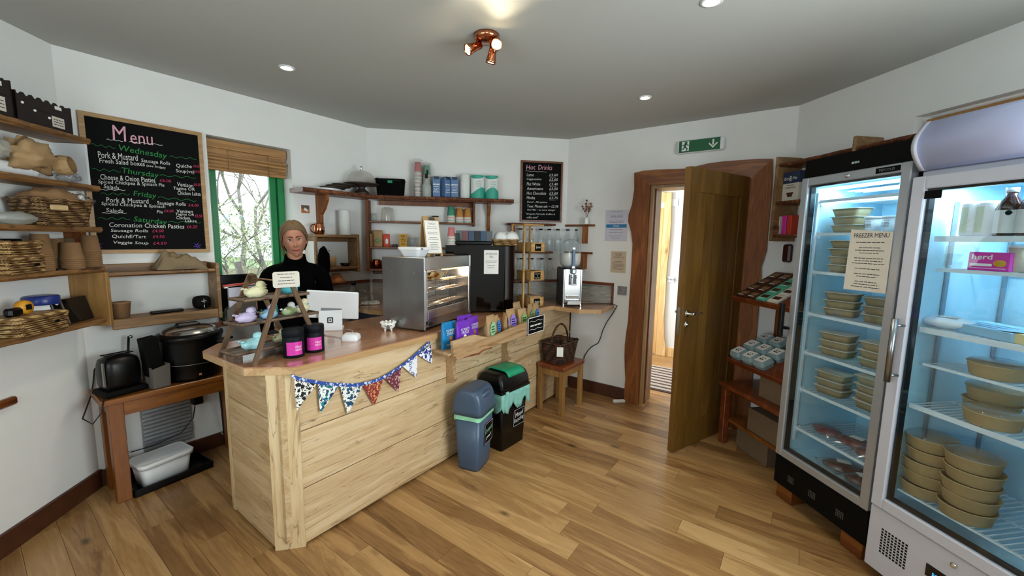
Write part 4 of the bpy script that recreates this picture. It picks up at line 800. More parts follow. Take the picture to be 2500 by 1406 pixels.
for a in (-.02, .02): MB().ball((a, -.042, .272), .005).obj('tap_screw', 'black_plastic', md)
# till: tablet on its white stand, card reader and cables
tl = thing('till_stand', 'white till tablet on a stand with a square logo, back towards us', 'till', (1.395, 2.455, ZT), R(-38)); tl.scale = (1.05, 1.05, 1.14)
MB().box(-.068, .068, .0, .012, 0, .118, .004).obj('stand_front', 'white_plastic', tl, rot=(R(-8), 0, 0)); MB().box(-.068, .068, .0, .11, 0, .012, .004).obj('stand_base', 'white_plastic', tl)
mb = MB(); s_, s2 = .017, .0105; P = rrect(2*s_, 2*s_, .005, 4); Q = rrect(2*s2, 2*s2, .003, 4)
for i in range(len(P)): j = (i+1) % len(P); mb.poly([(P[i][0], 0, P[i][1]), (P[j][0], 0, P[j][1]), (Q[j][0], 0, Q[j][1]), (Q[i][0], 0, Q[i][1])])
mb.box(-.0045, .0045, -.0005, .0003, -.0045, .0045); mb.obj('square_logo', 'ink', tl, (0, .006, .062), (R(-8), 0, 0))
tb = MB().box(-.148, .148, 0, .012, 0, .175, .008).obj('tablet', 'white_plastic', tl, (.012, .045, .062), (R(18), R(4), 0)); MB().box(-.07, .05, -.001, .001, .02, .07).obj('tablet_slot', 'fridge_grey', tb)
rd = thing('card_reader', 'small white card reader with cable on the counter', 'card reader', (1.345, 2.145, ZT), R(-52)); mb = MB()
loft(mb, [(rrect(.095, .078, .014), 0), (rrect(.098, .080, .014), .010), (rrect(.092, .074, .012), .030), (rrect(.07, .05, .012), .040)]); mb.obj('reader_body', 'white_plastic', rd, rot=(R(3), 0, 0))
cab = thing('charging_cable', 'white cable curling between till stand and card reader', 'cable', (0, 0, ZT))
MB().tube([(1.46, 2.40, .004), (1.45, 2.33, .02), (1.42, 2.24, .03), (1.37, 2.18, .012)], .002, 6).obj('cable', 'cord_white', cab); MB().tube([(1.30, 2.40, .003), (1.33, 2.27, .003), (1.34, 2.18, .004)], .002, 6).obj('cable', 'cord_white', cab)
# sheep bowl
sb = thing('sheep_bowl', 'tiny white bowl painted with a grey sheep face', 'bowl', onz(948, 806, ZT), R(-38)); mb = MB(); N_ = 40
mb.lathe([(.0, .010), (.030, .012), (.044, .026), (.046, .052), (.043, .054), (.040, .030), (.0, .016)], 32); mb.obj('bowl', 'ceramic', sb)
for i in range(10): a = 2*PI*i/10; MB().ball((.043*math.cos(a), .043*math.sin(a), .053), .010, .010, .008, 8, 6).obj('fleece_curl', 'ceramic', sb)
for a in (45, 135, 225, 315): MB().cyl(.006, 0, .014, (.028*math.cos(R(a)), .028*math.sin(R(a))), 8).obj('foot', 'ceramic', sb)
MB().ball((0, -.044, .030), .011, .004, .016, 12, 8).obj('sheep_face', 'ceramic_grey', sb)
for a in (-1, 1): MB().ball((a*.017, -.043, .038), .008, .003, .003, 8, 6).obj('sheep_ear', 'ceramic_grey', sb)
# round navy tubs
for k, (px, py) in enumerate(((718, 869), (768, 856))):
    t = thing('cacao_tub', ('navy drum tin with magenta label, left of the pair on the counter edge', 'navy drum tin with magenta label, right of the pair beside the till')[k], 'tin', onz(px, py, ZT), R(-22-6*k), 'navy drum tins'); t.scale = (.97, .97, .86)
    MB().lathe([(.049, 0), (.051, .003), (.051, .122), (.0505, .123), (.0525, .125), (.0525, .163), (.050, .168), (0, .168)], 40).obj('drum', 'tub_navy', t)
    mb = MB(); r = .0518; mb.grid(16, 2, lambda u, v: (r*math.sin(R(-42+88*u)), -r*math.cos(R(-42+88*u)), .018+.078*v)); lb = mb.obj('label', 'magenta', t); mb = MB()
    for wd, zz, ht in (('Hool', .068, .014), ('cacao', .050, .011)):
        V, F = text_mesh(wd, width=.030, height=ht, shear=.2); vs = [mb.v((.0524*math.sin(R(22)+a/.0524), -.0524*math.cos(R(22)+a/.0524), zz+b)) for a, b in V]
        for f in F: mb.face([vs[i] for i in f])
    mb.obj('lettering', 'white_matte', lb)
# ---- ladder display with knitted egg-holder hens
lr = R(8); LB = Vector((.785, 2.055, ZT)); lm = Matrix.Translation(LB)@Matrix.Rotation(lr, 4, 'Z')
ld = thing('ladder_display', 'dark wooden A-frame display stand with three trays on the counter corner', 'display stand', LB, lr)
def leg(x0, x1, y, h, zt=0):
    a = Vector((x0, y, 0)); b = Vector((x1, y, h)); d_ = (b-a).normalized(); n_ = Vector((d_.z, 0, -d_.x))*.0105; mb = MB(); V = []
    for yy in (-.006, .006):
        V.append([mb.v(p) for p in (a-n_+Vector((0, yy, 0)), a+n_+Vector((0, yy, 0)), b+n_+Vector((0, yy, 0)), b-n_+Vector((0, yy, 0)))])
    mb.face(V[0]); mb.face(V[1][::-1])
    for i in range(4): mb.face([V[0][(i+1) % 4], V[0][i], V[1][i], V[1][(i+1) % 4]])
    return mb.obj('leg', 'ladder', ld)
for y, hh in ((0, .42), (.29, .40)):
    leg(.0, .165, y, hh); leg(.35, .185, y, hh)
MB().xf(Matrix.Translation((.175, .29, .385))@Matrix.Rotation(R(90), 4, 'X')).cyl(.026, -.006, .006).obj('apex_disc', 'ladder', ld)
MB().tube([(.175, -.02, .385), (.175, .31, .385)], .004, 8).obj('dowel', 'shelf_pale', ld)
TR = ((.292, .015, .34), (.178, -.012, .42), (.040, -.04, .48))
for z, x0, wd in TR:
    mb = MB(); mb.box(x0, x0+wd, .075, .215, z, z+.006); 
    for a, b, c, d_ in ((x0, x0+wd, .075, .083), (x0, x0+wd, .207, .215), (x0, x0+.008, .075, .215), (x0+wd-.008, x0+wd, .075, .215)): mb.box(a, b, c, d_, z, z+.014)
    mb.obj('tray', 'tray_wood', ld, bevel=.001)
for a in (-.02, .40): MB().box(a, a+.02, .09, .20, 0, .040).obj('tray_foot', 'tray_wood', ld)
sg = thing('price_sign', 'rounded white handwritten price sign at the top of the ladder stand', 'sign', lm@Vector((.165, -.022, .362)), lr+R(-14))
MB().slab(rrect(.122, .078, .012), -.001, .001).obj('card', 'paper_cream', sg, (0, 0, .035)); mb = MB()
for k, z in enumerate((.060, .044, .028, .013)): lines(mb, -.045, .045, z, -.0016, .003, 0, 5, True, k)
mb.obj('handwriting', 'ink', sg)
def hen(label, x, y, z, body, head, rot=0, sc=1.0, second=None):
    p = lm@Vector((x, y, z)); t = thing('knitted_hen', label, 'knitted hen', p, lr+rot, 'knitted hens on the ladder stand'); t.scale = (sc*.86,)*3
    def f(d): return (1+.02*math.sin(d.z*38)+.10*noise.noise(d*3+Vector((x*20, 0, 0))))*(1.18 if d.x < -.7 else 1)*(1 if d.z > -.3 else .93)
    MB().ball((0, 0, .030), .050, .036, .030, 20, 14, f).obj('body', body, t)
    MB().ball((.020, 0, .066), .022, .021, .021, 14, 10, lambda d: 1+.06*noise.noise(d*5)).obj('head', head, t)
    MB().lathe([(.006, 0), (.0, .014)], 8).obj('beak', 'yarn_white', t, (.040, 0, .064), (0, R(90), 0))
    for k in range(2): MB().tube([(-.042, .01-.02*k, .038), (-.060, .012-.024*k, .052), (-.066, .016-.03*k, .048)], .006, 6).obj('tail_tassel', second or body, t)
    MB().tube([(.03*math.cos(a)*.75+.018, .024*math.sin(a), .052) for a in [2*PI*i/12 for i in range(12)]], .005, 6, closed=True).obj('scarf', second or head, t)
hen('large cream knitted hen at the left of the top tray', .105, .125, .299, 'yarn_cream', 'yarn_cream', 0, 1.15)
hen('teal blue knitted hen on the top tray behind the sign', .275, .14, .299, 'yarn_teal', 'yarn_lilac', R(160), .95, 'yarn_aqua')
hen('lilac knitted hen at the left end of the middle tray', .045, .115, .185, 'yarn_lilac', 'yarn_lilac', 0, 1.02)
hen('small lilac and red knitted hen behind, left on the middle tray', .09, .17, .185, 'magenta', 'yarn_lilac', .3, .9, 'yarn_lilac')
hen('blue and green knitted hen behind the front ladder leg', .155, .12, .185, 'yarn_blue', 'yarn_lilac', .2, 1.0, 'yarn_green')
hen('teal knitted hen at the back of the middle tray', .20, .175, .185, 'yarn_teal', 'yarn_teal', .2, .95)
hen('white and green knitted hen in the middle of the middle tray', .265, .12, .185, 'yarn_green', 'yarn_white', .4, .98, 'yarn_white')
hen('striped cream and blue knitted hen at the right end of the middle tray', .355, .14, .185, 'yarn_cream', 'yarn_cream', R(20), 1.05, 'yarn_blue')
hen('speckled aqua knitted hen on the left of the bottom tray', .07, .115, .047, 'yarn_aqua', 'yarn_aqua', 0, 1.15)
hen('cream knitted hen on the bottom tray beside the navy tin', .22, .14, .047, 'yarn_cream', 'yarn_cream', .2, .95)
hen('white knitted hen lying right of the ladder near the till', .47, .20, .0, 'yarn_white', 'yarn_white', .2, .85)
ps = thing('phone_charger', 'black plug and cable lying on the counter behind the ladder', 'charger', onz(556, 827, ZT), R(20)); ps.scale = (.7, .7, .8); MB().box(-.035, .035, -.02, .02, 0, .018, .003).obj('plug', 'black_plastic', ps); MB().tube([(-.035, 0, .008), (-.07, .02, .003), (-.10, -.01, .003), (-.06, -.035, .003), (-.02, -.03, .003)], .003, 6).obj('cable', 'cord', ps)
kn = thing('wooden_spatula', 'dark pointed wooden spatula lying under the ladder stand', 'spatula', lm@Vector((.10, .06, .0005)), R(28)); MB().prism([(0, 0), (.05, -.010), (.18, -.016), (.18, .016), (.05, .006)], 0, .006).obj('blade', 'tray_wood', kn)
# ---------------------------------------------------------------- window wall, left part: MENU board, shelf, table
def wpt(px, py, out=.0): p = WIN.onwall(px, py, out); return p.x, p.z
bl, br = .07, .65; bz0, bz1 = 1.427, 2.235; bx = (bl+br)/2; bw = (br-bl)/2; bh = bz1-bz0
mbd = fthing(WIN, 'menu_board', 'large tan-framed chalkboard headed Menu on the wall left of the window', 'chalkboard', bx, -.003, bz0)
MB().box(-bw+.01, bw-.01, -.012, 0, .01, bh-.01).obj('slate', 'board_black', mbd)
mb = MB(); f_ = .024
mb.slab([(-bw, 0), (bw, 0), (bw-f_, f_), (-bw+f_, f_)], -.02, 0).slab([(-bw, bh), (-bw+f_, bh-f_), (bw-f_, bh-f_), (bw, bh)], -.02, 0).slab([(-bw, 0), (-bw+f_, f_), (-bw+f_, bh-f_), (-bw, bh)], -.02, 0).slab([(bw, 0), (bw, bh), (bw-f_, bh-f_), (bw-f_, f_)], -.02, 0)
mb.obj('frame', 'frame_tan', mbd)
def chalk(mb, s, px0, py0, px1, py1, hpx, mi, sh=.12, th=.006, fr=WIN, out=.016, o=None):   # baseline from (px0,py0) to (px1,py1)
    a = fr.onwall(px0, py0, out); b = fr.onwall(px1, py1, out); wd = b.x-a.x; ht = .86*hpx/FL*(fr.w(a.x, -out, a.z)-CAM).dot(AF)
    rot_ = math.atan2(b.z-a.z, b.x-a.x); V, F = text_mesh(s, width=wd, height=ht, align='LEFT', vert='BOTTOM', shear=sh, thick=0); mb.mi = mi
    vs = [mb.v((a.x-o[0]+x*math.cos(rot_)-z*math.sin(rot_), -out-o[1], a.z-o[2]+x*math.sin(rot_)+z*math.cos(rot_))) for x, z in V]
    for f in F: mb.face([vs[i] for i in f])
O = (bx, -.003, bz0); cm = MB()
def K(s, x0, y0, x1, y1, h, mi=0, **k): chalk(cm, s, x0, y0, x1, y1, h, mi, o=O, **k)
K('M', 276, 342, 312, 346, 42, 3); K('enu', 320, 350, 376, 355, 24, 3)
K('Wednesday', 290, 372, 408, 392, 22, 1); K('Pork & Mustard', 240, 385, 338, 393, 18, 0); K('Sausage Rolls', 345, 398, 416, 406, 13, 0)
K('Fresh Salad boxes', 243, 397, 354, 406, 13, 0); K('(see fridge)', 358, 408, 404, 414, 8, 0)
K('Thursday', 298, 426, 388, 438, 20, 1); K('Cheese & Onion Pasties', 246, 438, 380, 446, 15, 0); K('Spiced Chickpea & Spinach Pie', 241, 450, 402, 458, 13, 0); K('Salads', 253, 459, 291, 463, 11, 0)
K('Quiche', 431, 410, 469, 412, 12, 0); K('Soup(ve)', 430, 423, 475, 426, 12, 0); K('£4.00', 472, 408, 489, 410, 7, 2); K('£4.50', 473, 421, 489, 423, 7, 2)
K('Venison', 433, 454, 472, 458, 11, 0); K('Tagine OR', 424, 465, 476, 468, 11, 0); K('Chicken Laksa', 434, 475, 490, 478, 10, 0); K('£6.50', 473, 453, 490, 455, 8, 2); K('£6.00', 390, 443, 418, 446, 8, 2)
K('Friday', 326, 482, 382, 488, 19, 1); K('Pork & Mustard', 260, 494, 364, 497, 14, 0); K('Sausage Rolls', 384, 502, 454, 505, 13, 0); K('£4.00', 460, 504, 486, 505, 8, 2)
K('Spiced Chickpea & Spinach', 248, 503, 404, 510, 12, 0); K('Pie', 383, 520, 398, 521, 8, 0); K('£4.00', 401, 518, 424, 519, 8, 2); K('Salads', 259, 517, 301, 520, 11, 0)
K('Venison', 432, 519, 471, 520, 9, 0); K('Tagine OR', 429, 527, 474, 529, 9, 0); K('Chicken', 431, 535, 464, 536, 9, 0); K('Laksa', 452, 542, 480, 543, 8, 0); K('£6.50', 476, 530, 494, 531, 8, 2)
K('Saturday', 326, 544, 408, 552, 19, 1); K('Coronation Chicken Pasties', 267, 554, 450, 558, 13, 0); K('£6.25', 456, 557, 482, 557, 8, 2)
K('Sausage Rolls', 271, 568, 362, 569, 11, 0); K('£4.00', 372, 567, 400, 567, 8, 2); K('QuichE/Tart', 274, 582, 357, 583, 11, 0); K('£4.50', 373, 581, 402, 581, 8, 2); K('Veggie Soup', 277, 597, 363, 599, 11, 0); K('£4.50', 374, 597, 407, 597, 8, 2)
for x0, y0, x1, y1, mi, am in ((222, 352, 282, 361, 1, .005), (414, 382, 480, 388, 1, .005), (225, 413, 295, 418, 1, .006), (390, 428, 478, 434, 1, .005), (246, 473, 316, 474, 1, .006), (386, 482, 480, 490, 1, .006), (240, 533, 318, 534, 1, .005), (412, 542, 490, 543, 1, .005), (260, 340, 300, 345, 0, .002), (315, 346, 397, 354, 0, .003), (243, 463, 306, 464, 0, .002), (249, 520, 309, 520, 0, .002)):
    a = WIN.onwall(x0, y0, .0165); b = WIN.onwall(x1, y1, .0165); wavy(cm, a.x-O[0], b.x-O[0], a.z-O[2], -.0165-O[1], am, .0025, 30, 3, mi, b.z-a.z)
for sp_ in ((482, 600), (238, 598)):
    for i in range(6):
        a = PI/3*i+.3; cm.mi = 4; w3 = WIN.onwall(*sp_, .0165); c0 = (w3.x-O[0], -.0135, w3.z-O[2]); cm.poly([(c0[0]+.004*math.cos(a+1.57), c0[1], c0[2]+.004*math.sin(a+1.57)), (c0[0]+.028*math.cos(a), c0[1], c0[2]+.028*math.sin(a)), (c0[0]-.004*math.cos(a+1.57), c0[1], c0[2]-.004*math.sin(a+1.57))])
cm.obj('chalk_lettering', ['chalk', 'chalk_green', 'chalk_pink', 'chalk_rose', 'chalk_violet'], mbd)
# two-tier oak wall shelf below the board
ws = fthing(WIN, 'wall_shelf', 'two-tier oak wall shelf below the chalk menu board', 'shelf', .10, 0, 1.02); dp = .15
mb = MB(); live_shelf(mb, 0, .53, dp, .275, .300, 3, .008); mb.obj('shelf_board', ['shelf_pale', 'live_edge'], ws)
mb = MB(); live_shelf(mb, 0, .53, dp, .0, .025, 4, .008); mb.obj('shelf_board', ['shelf_pale', 'live_edge'], ws)
MB().box(0, .53, -.018, 0, .275, .345, .003).obj('back_rail', 'shelf_pale', ws); MB().box(0, .53, -dp-.012, -dp+.006, -.035, .025, .004).obj('front_lip', 'shelf_pale', ws)
MB().slab([(0, 0), (.022, 0), (.022, .38), (0, .38)], -dp-.015, 0).obj('end_board', 'shelf_pale', ws, (.53, 0, -.04), bevel=.004)
zs2, zs1 = 1.046, 1.321
def cloth(name, label, cat, loc, rot, w_, d_, h_, m, seed=1, fall=0):
    def f(u, v):
        x = (u-.5)*w_; y = (v-.5)*d_; e = min(1, 4*min(u, 1-u, v, 1-v)+.0); n1 = noise.noise(Vector((u*3+seed, v*3, seed)))+.5*noise.noise(Vector((u*8, v*8, seed+3)))
        return (x, y, max(.004, h_*(.5+.55*n1)*e**.5*(1-.4*abs(u-.4)))-fall*max(0, u-.75)*2*w_)
    return tag(MB().grid(26, 18, f).obj(name, m, None, loc, (0, 0, rot), solid=.004), label, cat)
cloth('hessian_sack', 'crumpled hessian sack draped over the right of the oak wall shelf', 'sack', WIN.w(.46, -.075, zs1), 0, .27, .16, .15, 'sack', 5, .12)
t = thing('brown_carton', 'small round brown card tub on the lower wall shelf', 'tub', WIN.w(.155, -.085, zs2)); MB().lathe([(.038, 0), (.047, .085), (.049, .086), (.049, .092), (0, .092)], 28).obj('tub_body', 'card_brown', t)
t = thing('remote_bar', 'thin black bar-shaped gadget lying on the lower wall shelf', 'gadget', WIN.w(.37, -.09, zs2)); MB().box(-.085, .085, -.02, .02, 0, .018, .006).obj('bar', 'black_plastic', t)
t = thing('cube_speaker', 'small rounded black speaker marked plus and minus on the lower shelf', 'speaker', WIN.w(.555, -.10, zs2), 0); MB().box(-.052, .052, -.045, .045, 0, .095, .02).obj('speaker_body', 'black_matte', t, sub=1)
MB().box(-.014, .014, -.0475, -.045, .058, .0605).box(-.00125, .00125, -.0475, -.045, .045, .075).box(-.0015, .0015, -.0475, -.045, .016, .034).obj('plus_minus_marks', 'white_matte', t)
# side table
TZ = .625; tt = thing('side_table', 'sturdy oak side table behind the left end of the counter', 'table', (.402, 3.38, 0)); tw, td = .75, .315
MB().box(0, tw, -td, 0, TZ-.032, TZ, .004).obj('tabletop', 'table_oak', tt)
for a in (.03, tw-.10):
    for b in (-td+.02, -.09): MB().box(a, a+.065, b, b+.065, 0, TZ-.032, .003).obj('leg', 'table_oak_up', tt)
mb = MB(); mb.box(.095, tw-.10, -td+.028, -td+.050, TZ-.115, TZ-.032).box(.04, .06, -td+.08, -.09, TZ-.115, TZ-.032); mb.obj('apron', 'table_oak', tt)
sk = thing('soup_kettle', 'round black soup kettle with steel lid on the side table', 'soup kettle', (.865, 3.218, TZ+.001)); sk.scale = (1, 1, 1.10); 
MB().lathe([(.15, 0), (.155, .02), (.15, .06), (.163, .08), (.170, .13), (.168, .22), (.172, .235), (.178, .245), (.176, .262), (.150, .272)], 48).obj('body', 'black_plastic', sk)
MB().lathe([(.150, .272), (.138, .288), (.10, .300), (.05, .306), (0, .308)], 40, cap=False).obj('lid', 'steel_bright', sk); MB().box(-.07, .05, -.03, .03, .300, .322, .008).obj('lid_handle', 'black_plastic', sk)
MB().lathe([(.1715, .10), (.1715, .103)], 40, cap=False).obj('band', 'grey_metal', sk); MB().box(-.012, .002, -.158, -.154, .03, .042).obj('control_mark', 'terracotta', sk)
ts = thing('toaster', 'black toaster at the left end of the side table', 'toaster', (.515, 3.185, TZ+.001), R(12)); ts.scale = (1, 1, 1.12); MB().box(-.10, .085, -.08, .08, .012, .205, .03).obj('body', 'black_plastic', ts, sub=1); MB().box(-.105, .09, -.085, .085, 0, .03, .01).obj('base', 'black_matte', ts)
MB().box(-.07, .06, -.02, -.005, .203, .207).box(-.07, .06, .02, .035, .203, .207).obj('slots', 'black_matte', ts); MB().box(-.098, -.090, -.06, -.045, .06, .18).obj('trim', 'steel', ts)
fb = thing('file_box', 'grey card file box holding a tall black folder, beside the toaster', 'file box', (.665, 3.145, TZ+.001), R(8)); fb.scale = (.88, .9, 1.08); mb = MB(); mb.slab([(-.05, 0), (.05, 0), (.055, .13), (-.055, .11)], -.065, -.062).box(-.05, .05, -.065, .07, 0, .004).box(-.05, -.047, -.065, .07, 0, .12).box(.047, .05, -.065, .07, 0, .13).box(-.05, .05, .067, .07, 0, .12); mb.obj('box', 'card_grey', fb)
MB().box(-.043, .043, -.03, .05, .005, .285, .004).obj('folder', 'black_matte', fb, rot=(0, R(-6), 0))
t = thing('ladle', 'black-handled ladle standing behind the toaster', 'ladle', (.56, 3.30, TZ+.001)); MB().tube([(0, 0, .0), (.01, 0, .15), (.025, 0, .30)], .006, 8).obj('handle', 'black_plastic', t); MB().ball((.033, 0, .296), .010).obj('hook', 'steel', t); MB().lathe([(0, 0), (.035, .004), (.04, .03)], 16, cap=False).obj('cup', 'steel', t)
t = thing('storage_tray', 'low black tray on the floor under the side table', 'tray', (.695, 3.20, 0), R(4)); mb = MB(); mb.box(-.20, .20, -.115, .115, .003, .010).box(-.20, .20, -.115, -.108, .003, .045).box(-.20, .20, .108, .115, .003, .045).box(-.20, -.193, -.115, .115, .003, .045).box(.193, .20, -.115, .115, .003, .045); mb.obj('tray', 'black_plastic', t)
t = thing('lidded_tub', 'white plastic lidded tub in the black tray on the floor', 'tub', (.665, 3.20, .011), R(8)); mb = MB(); loft(mb, [(rrect(.23, .15, .03), 0), (rrect(.265, .175, .035), .14)]); mb.obj('tub_body', 'white_plastic', t)
mb = MB(); loft(mb, [(rrect(.285, .195, .04), .128), (rrect(.29, .20, .04), .150), (rrect(.275, .185, .035), .158), (rrect(.262, .172, .03), .152)]); mb.obj('lid', 'white_plastic', t)
rad = fthing(WIN, 'ridged_panel', 'grey horizontally ridged panel on the wall under the side table', 'wall panel', .34, 0, .13); mb = MB()
for i in range(12): mb.box(-.13, .13, -.022, -.004, i*.026, i*.026+.022, .004)
mb.box(-.13, .13, -.008, 0, 0, .31); mb.obj('ridges', 'fridge_grey', rad)
sq = fthing(WIN, 'wall_socket', 'white double wall socket with black plugs under the side table', 'socket', .60, 0, .45); MB().box(-.08, .08, -.010, 0, -.05, .04, .002).obj('plate', 'white_plastic', sq); MB().box(-.125, -.065, -.06, -.010, -.08, .03, .006).obj('plug_adapter', 'black_plastic', sq); MB().box(.015, .055, -.05, -.01, -.02, .03, .006).obj('plug', 'black_plastic', sq)
for i, (lb, P) in enumerate((('black cable hanging from the plug adapter to the floor tub', [(.89, 3.33, .37), (.87, 3.31, .30), (.80, 3.31, .22), (.66, 3.335, .18), (.55, 3.35, .175)]), ('thick black cable dropping straight from the socket to the floor', [(1.045, 3.35, .43), (1.05, 3.345, .2), (1.05, 3.34, .03), (1.12, 3.30, .008), (1.25, 3.28, .008), (1.35, 3.34, .01)]), ('thin white cable dropping beside the thick black one', [(.99, 3.37, .41), (1.0, 3.36, .2), (1.08, 3.33, .02), (1.14, 3.24, .006), (1.24, 3.22, .006)]))):
    tag(MB().tube(P, (.0035, .005, .002)[i], 6).obj('power_cable', ('cord', 'cord', 'cord_white')[i]), lb, 'cable')
cpx = [(250, 790), (246, 812), (242, 835), (240, 860), (236, 880), (230, 905), (228, 930), (224, 960)]
P = [(lambda p: LFT.w(p.x, -.02, p.z))(LFT.onwall(px, py, .02)) for px, py in cpx]; P = [Vector((max(q.x, .30), q.y, q.z)) for q in P]
tag(MB().tube(P+[Vector((.33, 3.06, .56)), Vector((.36, 3.02, .53)), Vector((.40, 3.03, .58)), Vector((.42, 3.075, .64))], .0035, 6).obj('power_cable', 'cord'), 'long black cable hanging from the left shelves to the toaster', 'cable')
# ---- on the window sill: monitor, magazine file with papers
mo = thing('monitor', 'black flat screen standing on the window sill', 'monitor', WIN.w(.80, .02, .926)); MB().box(-.14, .135, -.012, .012, .10, .335, .006).obj('screen', 'black_plastic', mo); MB().box(-.03, .03, -.01, .01, .0, .12).obj('stand_neck', 'black_plastic', mo); MB().box(-.09, .09, -.05, .05, 0, .008, .003).obj('stand_base', 'black_plastic', mo)
mf = thing('magazine_file', 'grey cut-away magazine file of papers on the window sill', 'file', WIN.w(.805, -.10, .926)); mb = MB(); P = [(-.12, 0), (.13, 0), (.13, .235), (.02, .20), (-.12, .10)]; mb.slab(P, -.045, -.042).slab(P, .002, .005); mb.box(-.12, .13, -.045, .005, 0, .004).box(.127, .13, -.045, .005, 0, .235); mb.obj('file_sides', 'card_grey', mf)
MB().box(-.10, .11, -.035, -.015, .012, .265).obj('white_papers', 'paper_lilac', mf); MB().box(-.115, .085, -.03, -.005, .268, .280).obj('red_folder', 'red_pack', mf, rot=(0, R(-3), 0)); MB().box(-.115, .105, -.035, -.0, .256, .266).obj('white_folder', 'paper', mf, rot=(0, R(-2), 0))
# ---------------------------------------------------------------- left wall: five deep waney shelves with their stores
LD = .17
ls = fthing(LFT, 'shelf_unit', 'tall oak shelf unit with five waney boards on the left wall', 'shelf unit', 0, 0, 0)
LZ = [LFT.onwall(212, 341, LD).z+.008, LFT.onwall(236, 456, LD).z+.004, LFT.onwall(238, 556, LD).z+.004, LFT.onwall(243, 655, LD).z+.006, LFT.onwall(263, 778, LD).z+.010]
for i, z in enumerate(LZ):
    mb = MB(); live_shelf(mb, -1.25, (-.045, -.02, -.03, -.035, -.035)[i], LD+(.0, .01, 0, 0, 0)[i], z-.030, z, 20+i, .014); mb.obj('shelf_board', ['shelf_pale', 'live_edge'], ls)
MB().slab([(-.060, LZ[4]-.05), (-.036, LZ[4]-.05), (-.036, LZ[3]-.03), (-.060, LZ[3]-.03)], -LD-.02, 0).obj('end_board', 'stool_leg', ls, bevel=.004)
MB().slab([(-.056, LZ[3]), (-.040, LZ[3]), (-.040, LZ[2]-.03), (-.056, LZ[2]-.03)], -.10, 0).obj('end_board', 'live_oak_up', ls)
MB().box(-.07, -.055, -LD+.01, 0, LZ[1]+.001, LZ[0]-.032).obj('white_end_panel', 'white_paint', ls)
def L_(px, out, z): return LFT.w(LFT.onwall(px, 600, out).x, -out, z)
LA = LFT.a
def crate(label, px0, px1, out, z, h, seed):
    a = LFT.onwall(px0, 300, out).x; b = LFT.onwall(px1, 300, out).x; wd = (b-a); t = fthing(LFT, 'folding_crate', label, 'crate', (a+b)/2, -out, z, 0, 'dark folding crates on the top shelf'); mb = MB(); w2 = wd/2; d_ = out-.01
    N_ = 14; P = [(-w2, 0), (w2, 0)]
    for i in range(N_, -1, -1): x = -w2+wd*i/N_; P += [(x, h-(.012 if i % 2 else 0)), (x-wd/N_*.5, h-(.012 if i % 2 else 0))] if i else [(x, h)]
    mb.slab([P[0], P[1]]+[(max(-w2, min(w2, x)), z_) for x, z_ in P[2:]], 0, .006); mb.box(-w2, w2, d_-.006, d_, 0, h-.01).box(-w2, -w2+.006, 0, d_, 0, h).box(w2-.006, w2, 0, d_, 0, h).box(-w2, w2, 0, d_, 0, .006).box(-w2, w2, .0, d_, h*.55, h*.57)
    mb.obj('crate_body', 'crate_brown', t); MB().box(w2*.20, w2*.66, -.002, 0, h*.12, h*.50).obj('label', 'paper_cream', t)
    m2 = MB(); 
    for k in range(3): lines(m2, w2*.24, w2*.62, h*(.2+.09*k), -.0025, .004, 0, 3, seed=k+seed)
    m2.obj('label_print', 'ink', t); MB().box(w2*.35, w2*.60, -.0022, -.0005, h*.78, h*.90).obj('hand_slot', 'white_matte', t)
    for q_ in (-.8, -.4, .1): MB().ball((w2*q_, -.001, h*.35+.05*abs(q_)), .006).obj('stud', 'white_matte', t)
    return t
crate('dark brown folding crate with white label at the right end of the top shelf', 45, 176, .155, LZ[0], .135, 1)
crate('dark brown folding crate running out of the left edge, top shelf', -90, 38, .16, LZ[0], .165, 5)
def crumple(name, label, cat, p, rot, wd, d_, h_, m, seed, group=None, lump=.35, solid=None):
    t = thing(name, label, cat, p, rot, group)
    MB().ball((0, 0, h_*.48), wd/2, d_/2, h_/2, 28, 18, lambda d: max(.55, 1+lump*(noise.noise(d*2.2+Vector((seed, 0, 0)))+.5*noise.noise(d*6+Vector((seed, 3, 0))))+(.10 if abs(d.z) < .3 else 0))).obj('crumpled_body', m, t); return t
t = crumple('paper_bag', 'large crumpled brown paper bag lying open on the second left shelf', 'paper bag', L_(98, .12, LZ[1]+.03), LA+R(12), .26, .15, .15, 'kraft', 4, lump=.5)
MB().lathe([(.045, 0), (.05, .03), (.042, .06)], 14, cap=False, smooth=False).obj('bag_mouth', 'kraft', t, (.09, -.05, .045), (R(80), R(20), 0), solid=.002)
t = crumple('plastic_bag', 'small clear plastic bag at the right end of the second left shelf', 'plastic bag', L_(185, .10, LZ[1]), LA, .09, .08, .07, 'film', 9, lump=.5)
t = thing('white_roll', 'thick white paper roll lying at the left of the second shelf', 'paper roll', L_(20, .11, LZ[1]), LA); MB().xf(Matrix.Translation((-.10, 0, .032))@Matrix.Rotation(R(90), 4, 'Y')).lathe([(.012, 0), (.032, 0), (.032, .25), (.012, .25)], 24, smooth=False).obj('roll', 'white_plastic', t)
crumple('plastic_bag', 'clear plastic bag of small tubs at the far left of the second shelf', 'plastic bag', L_(12, .13, LZ[1]+.065), LA, .14, .09, .09, 'cloudy', 12, lump=.4)
t = basket('wicker_hamper', 'rectangular tan wicker basket with wooden grip on the third left shelf', L_(137, .155, LZ[2]), LA+R(-20), .19, .17, .125, 'wicker_tan', 1.22)
MB().box(-.04, .03, -.008, .0, .075, .10, .004).obj('grip', 'kraft_box', t, (-.03, -.104, .0)); t['label'] = 'rectangular tan wicker basket with wooden grip on the third left shelf'
bkl = t.location.copy()
crumple('paper_packets', 'brown paper packets heaped in the tan wicker basket', 'packets', bkl+Vector((0, 0, .055)), LA, .22, .18, .135, 'card_brown', 3, lump=.25)
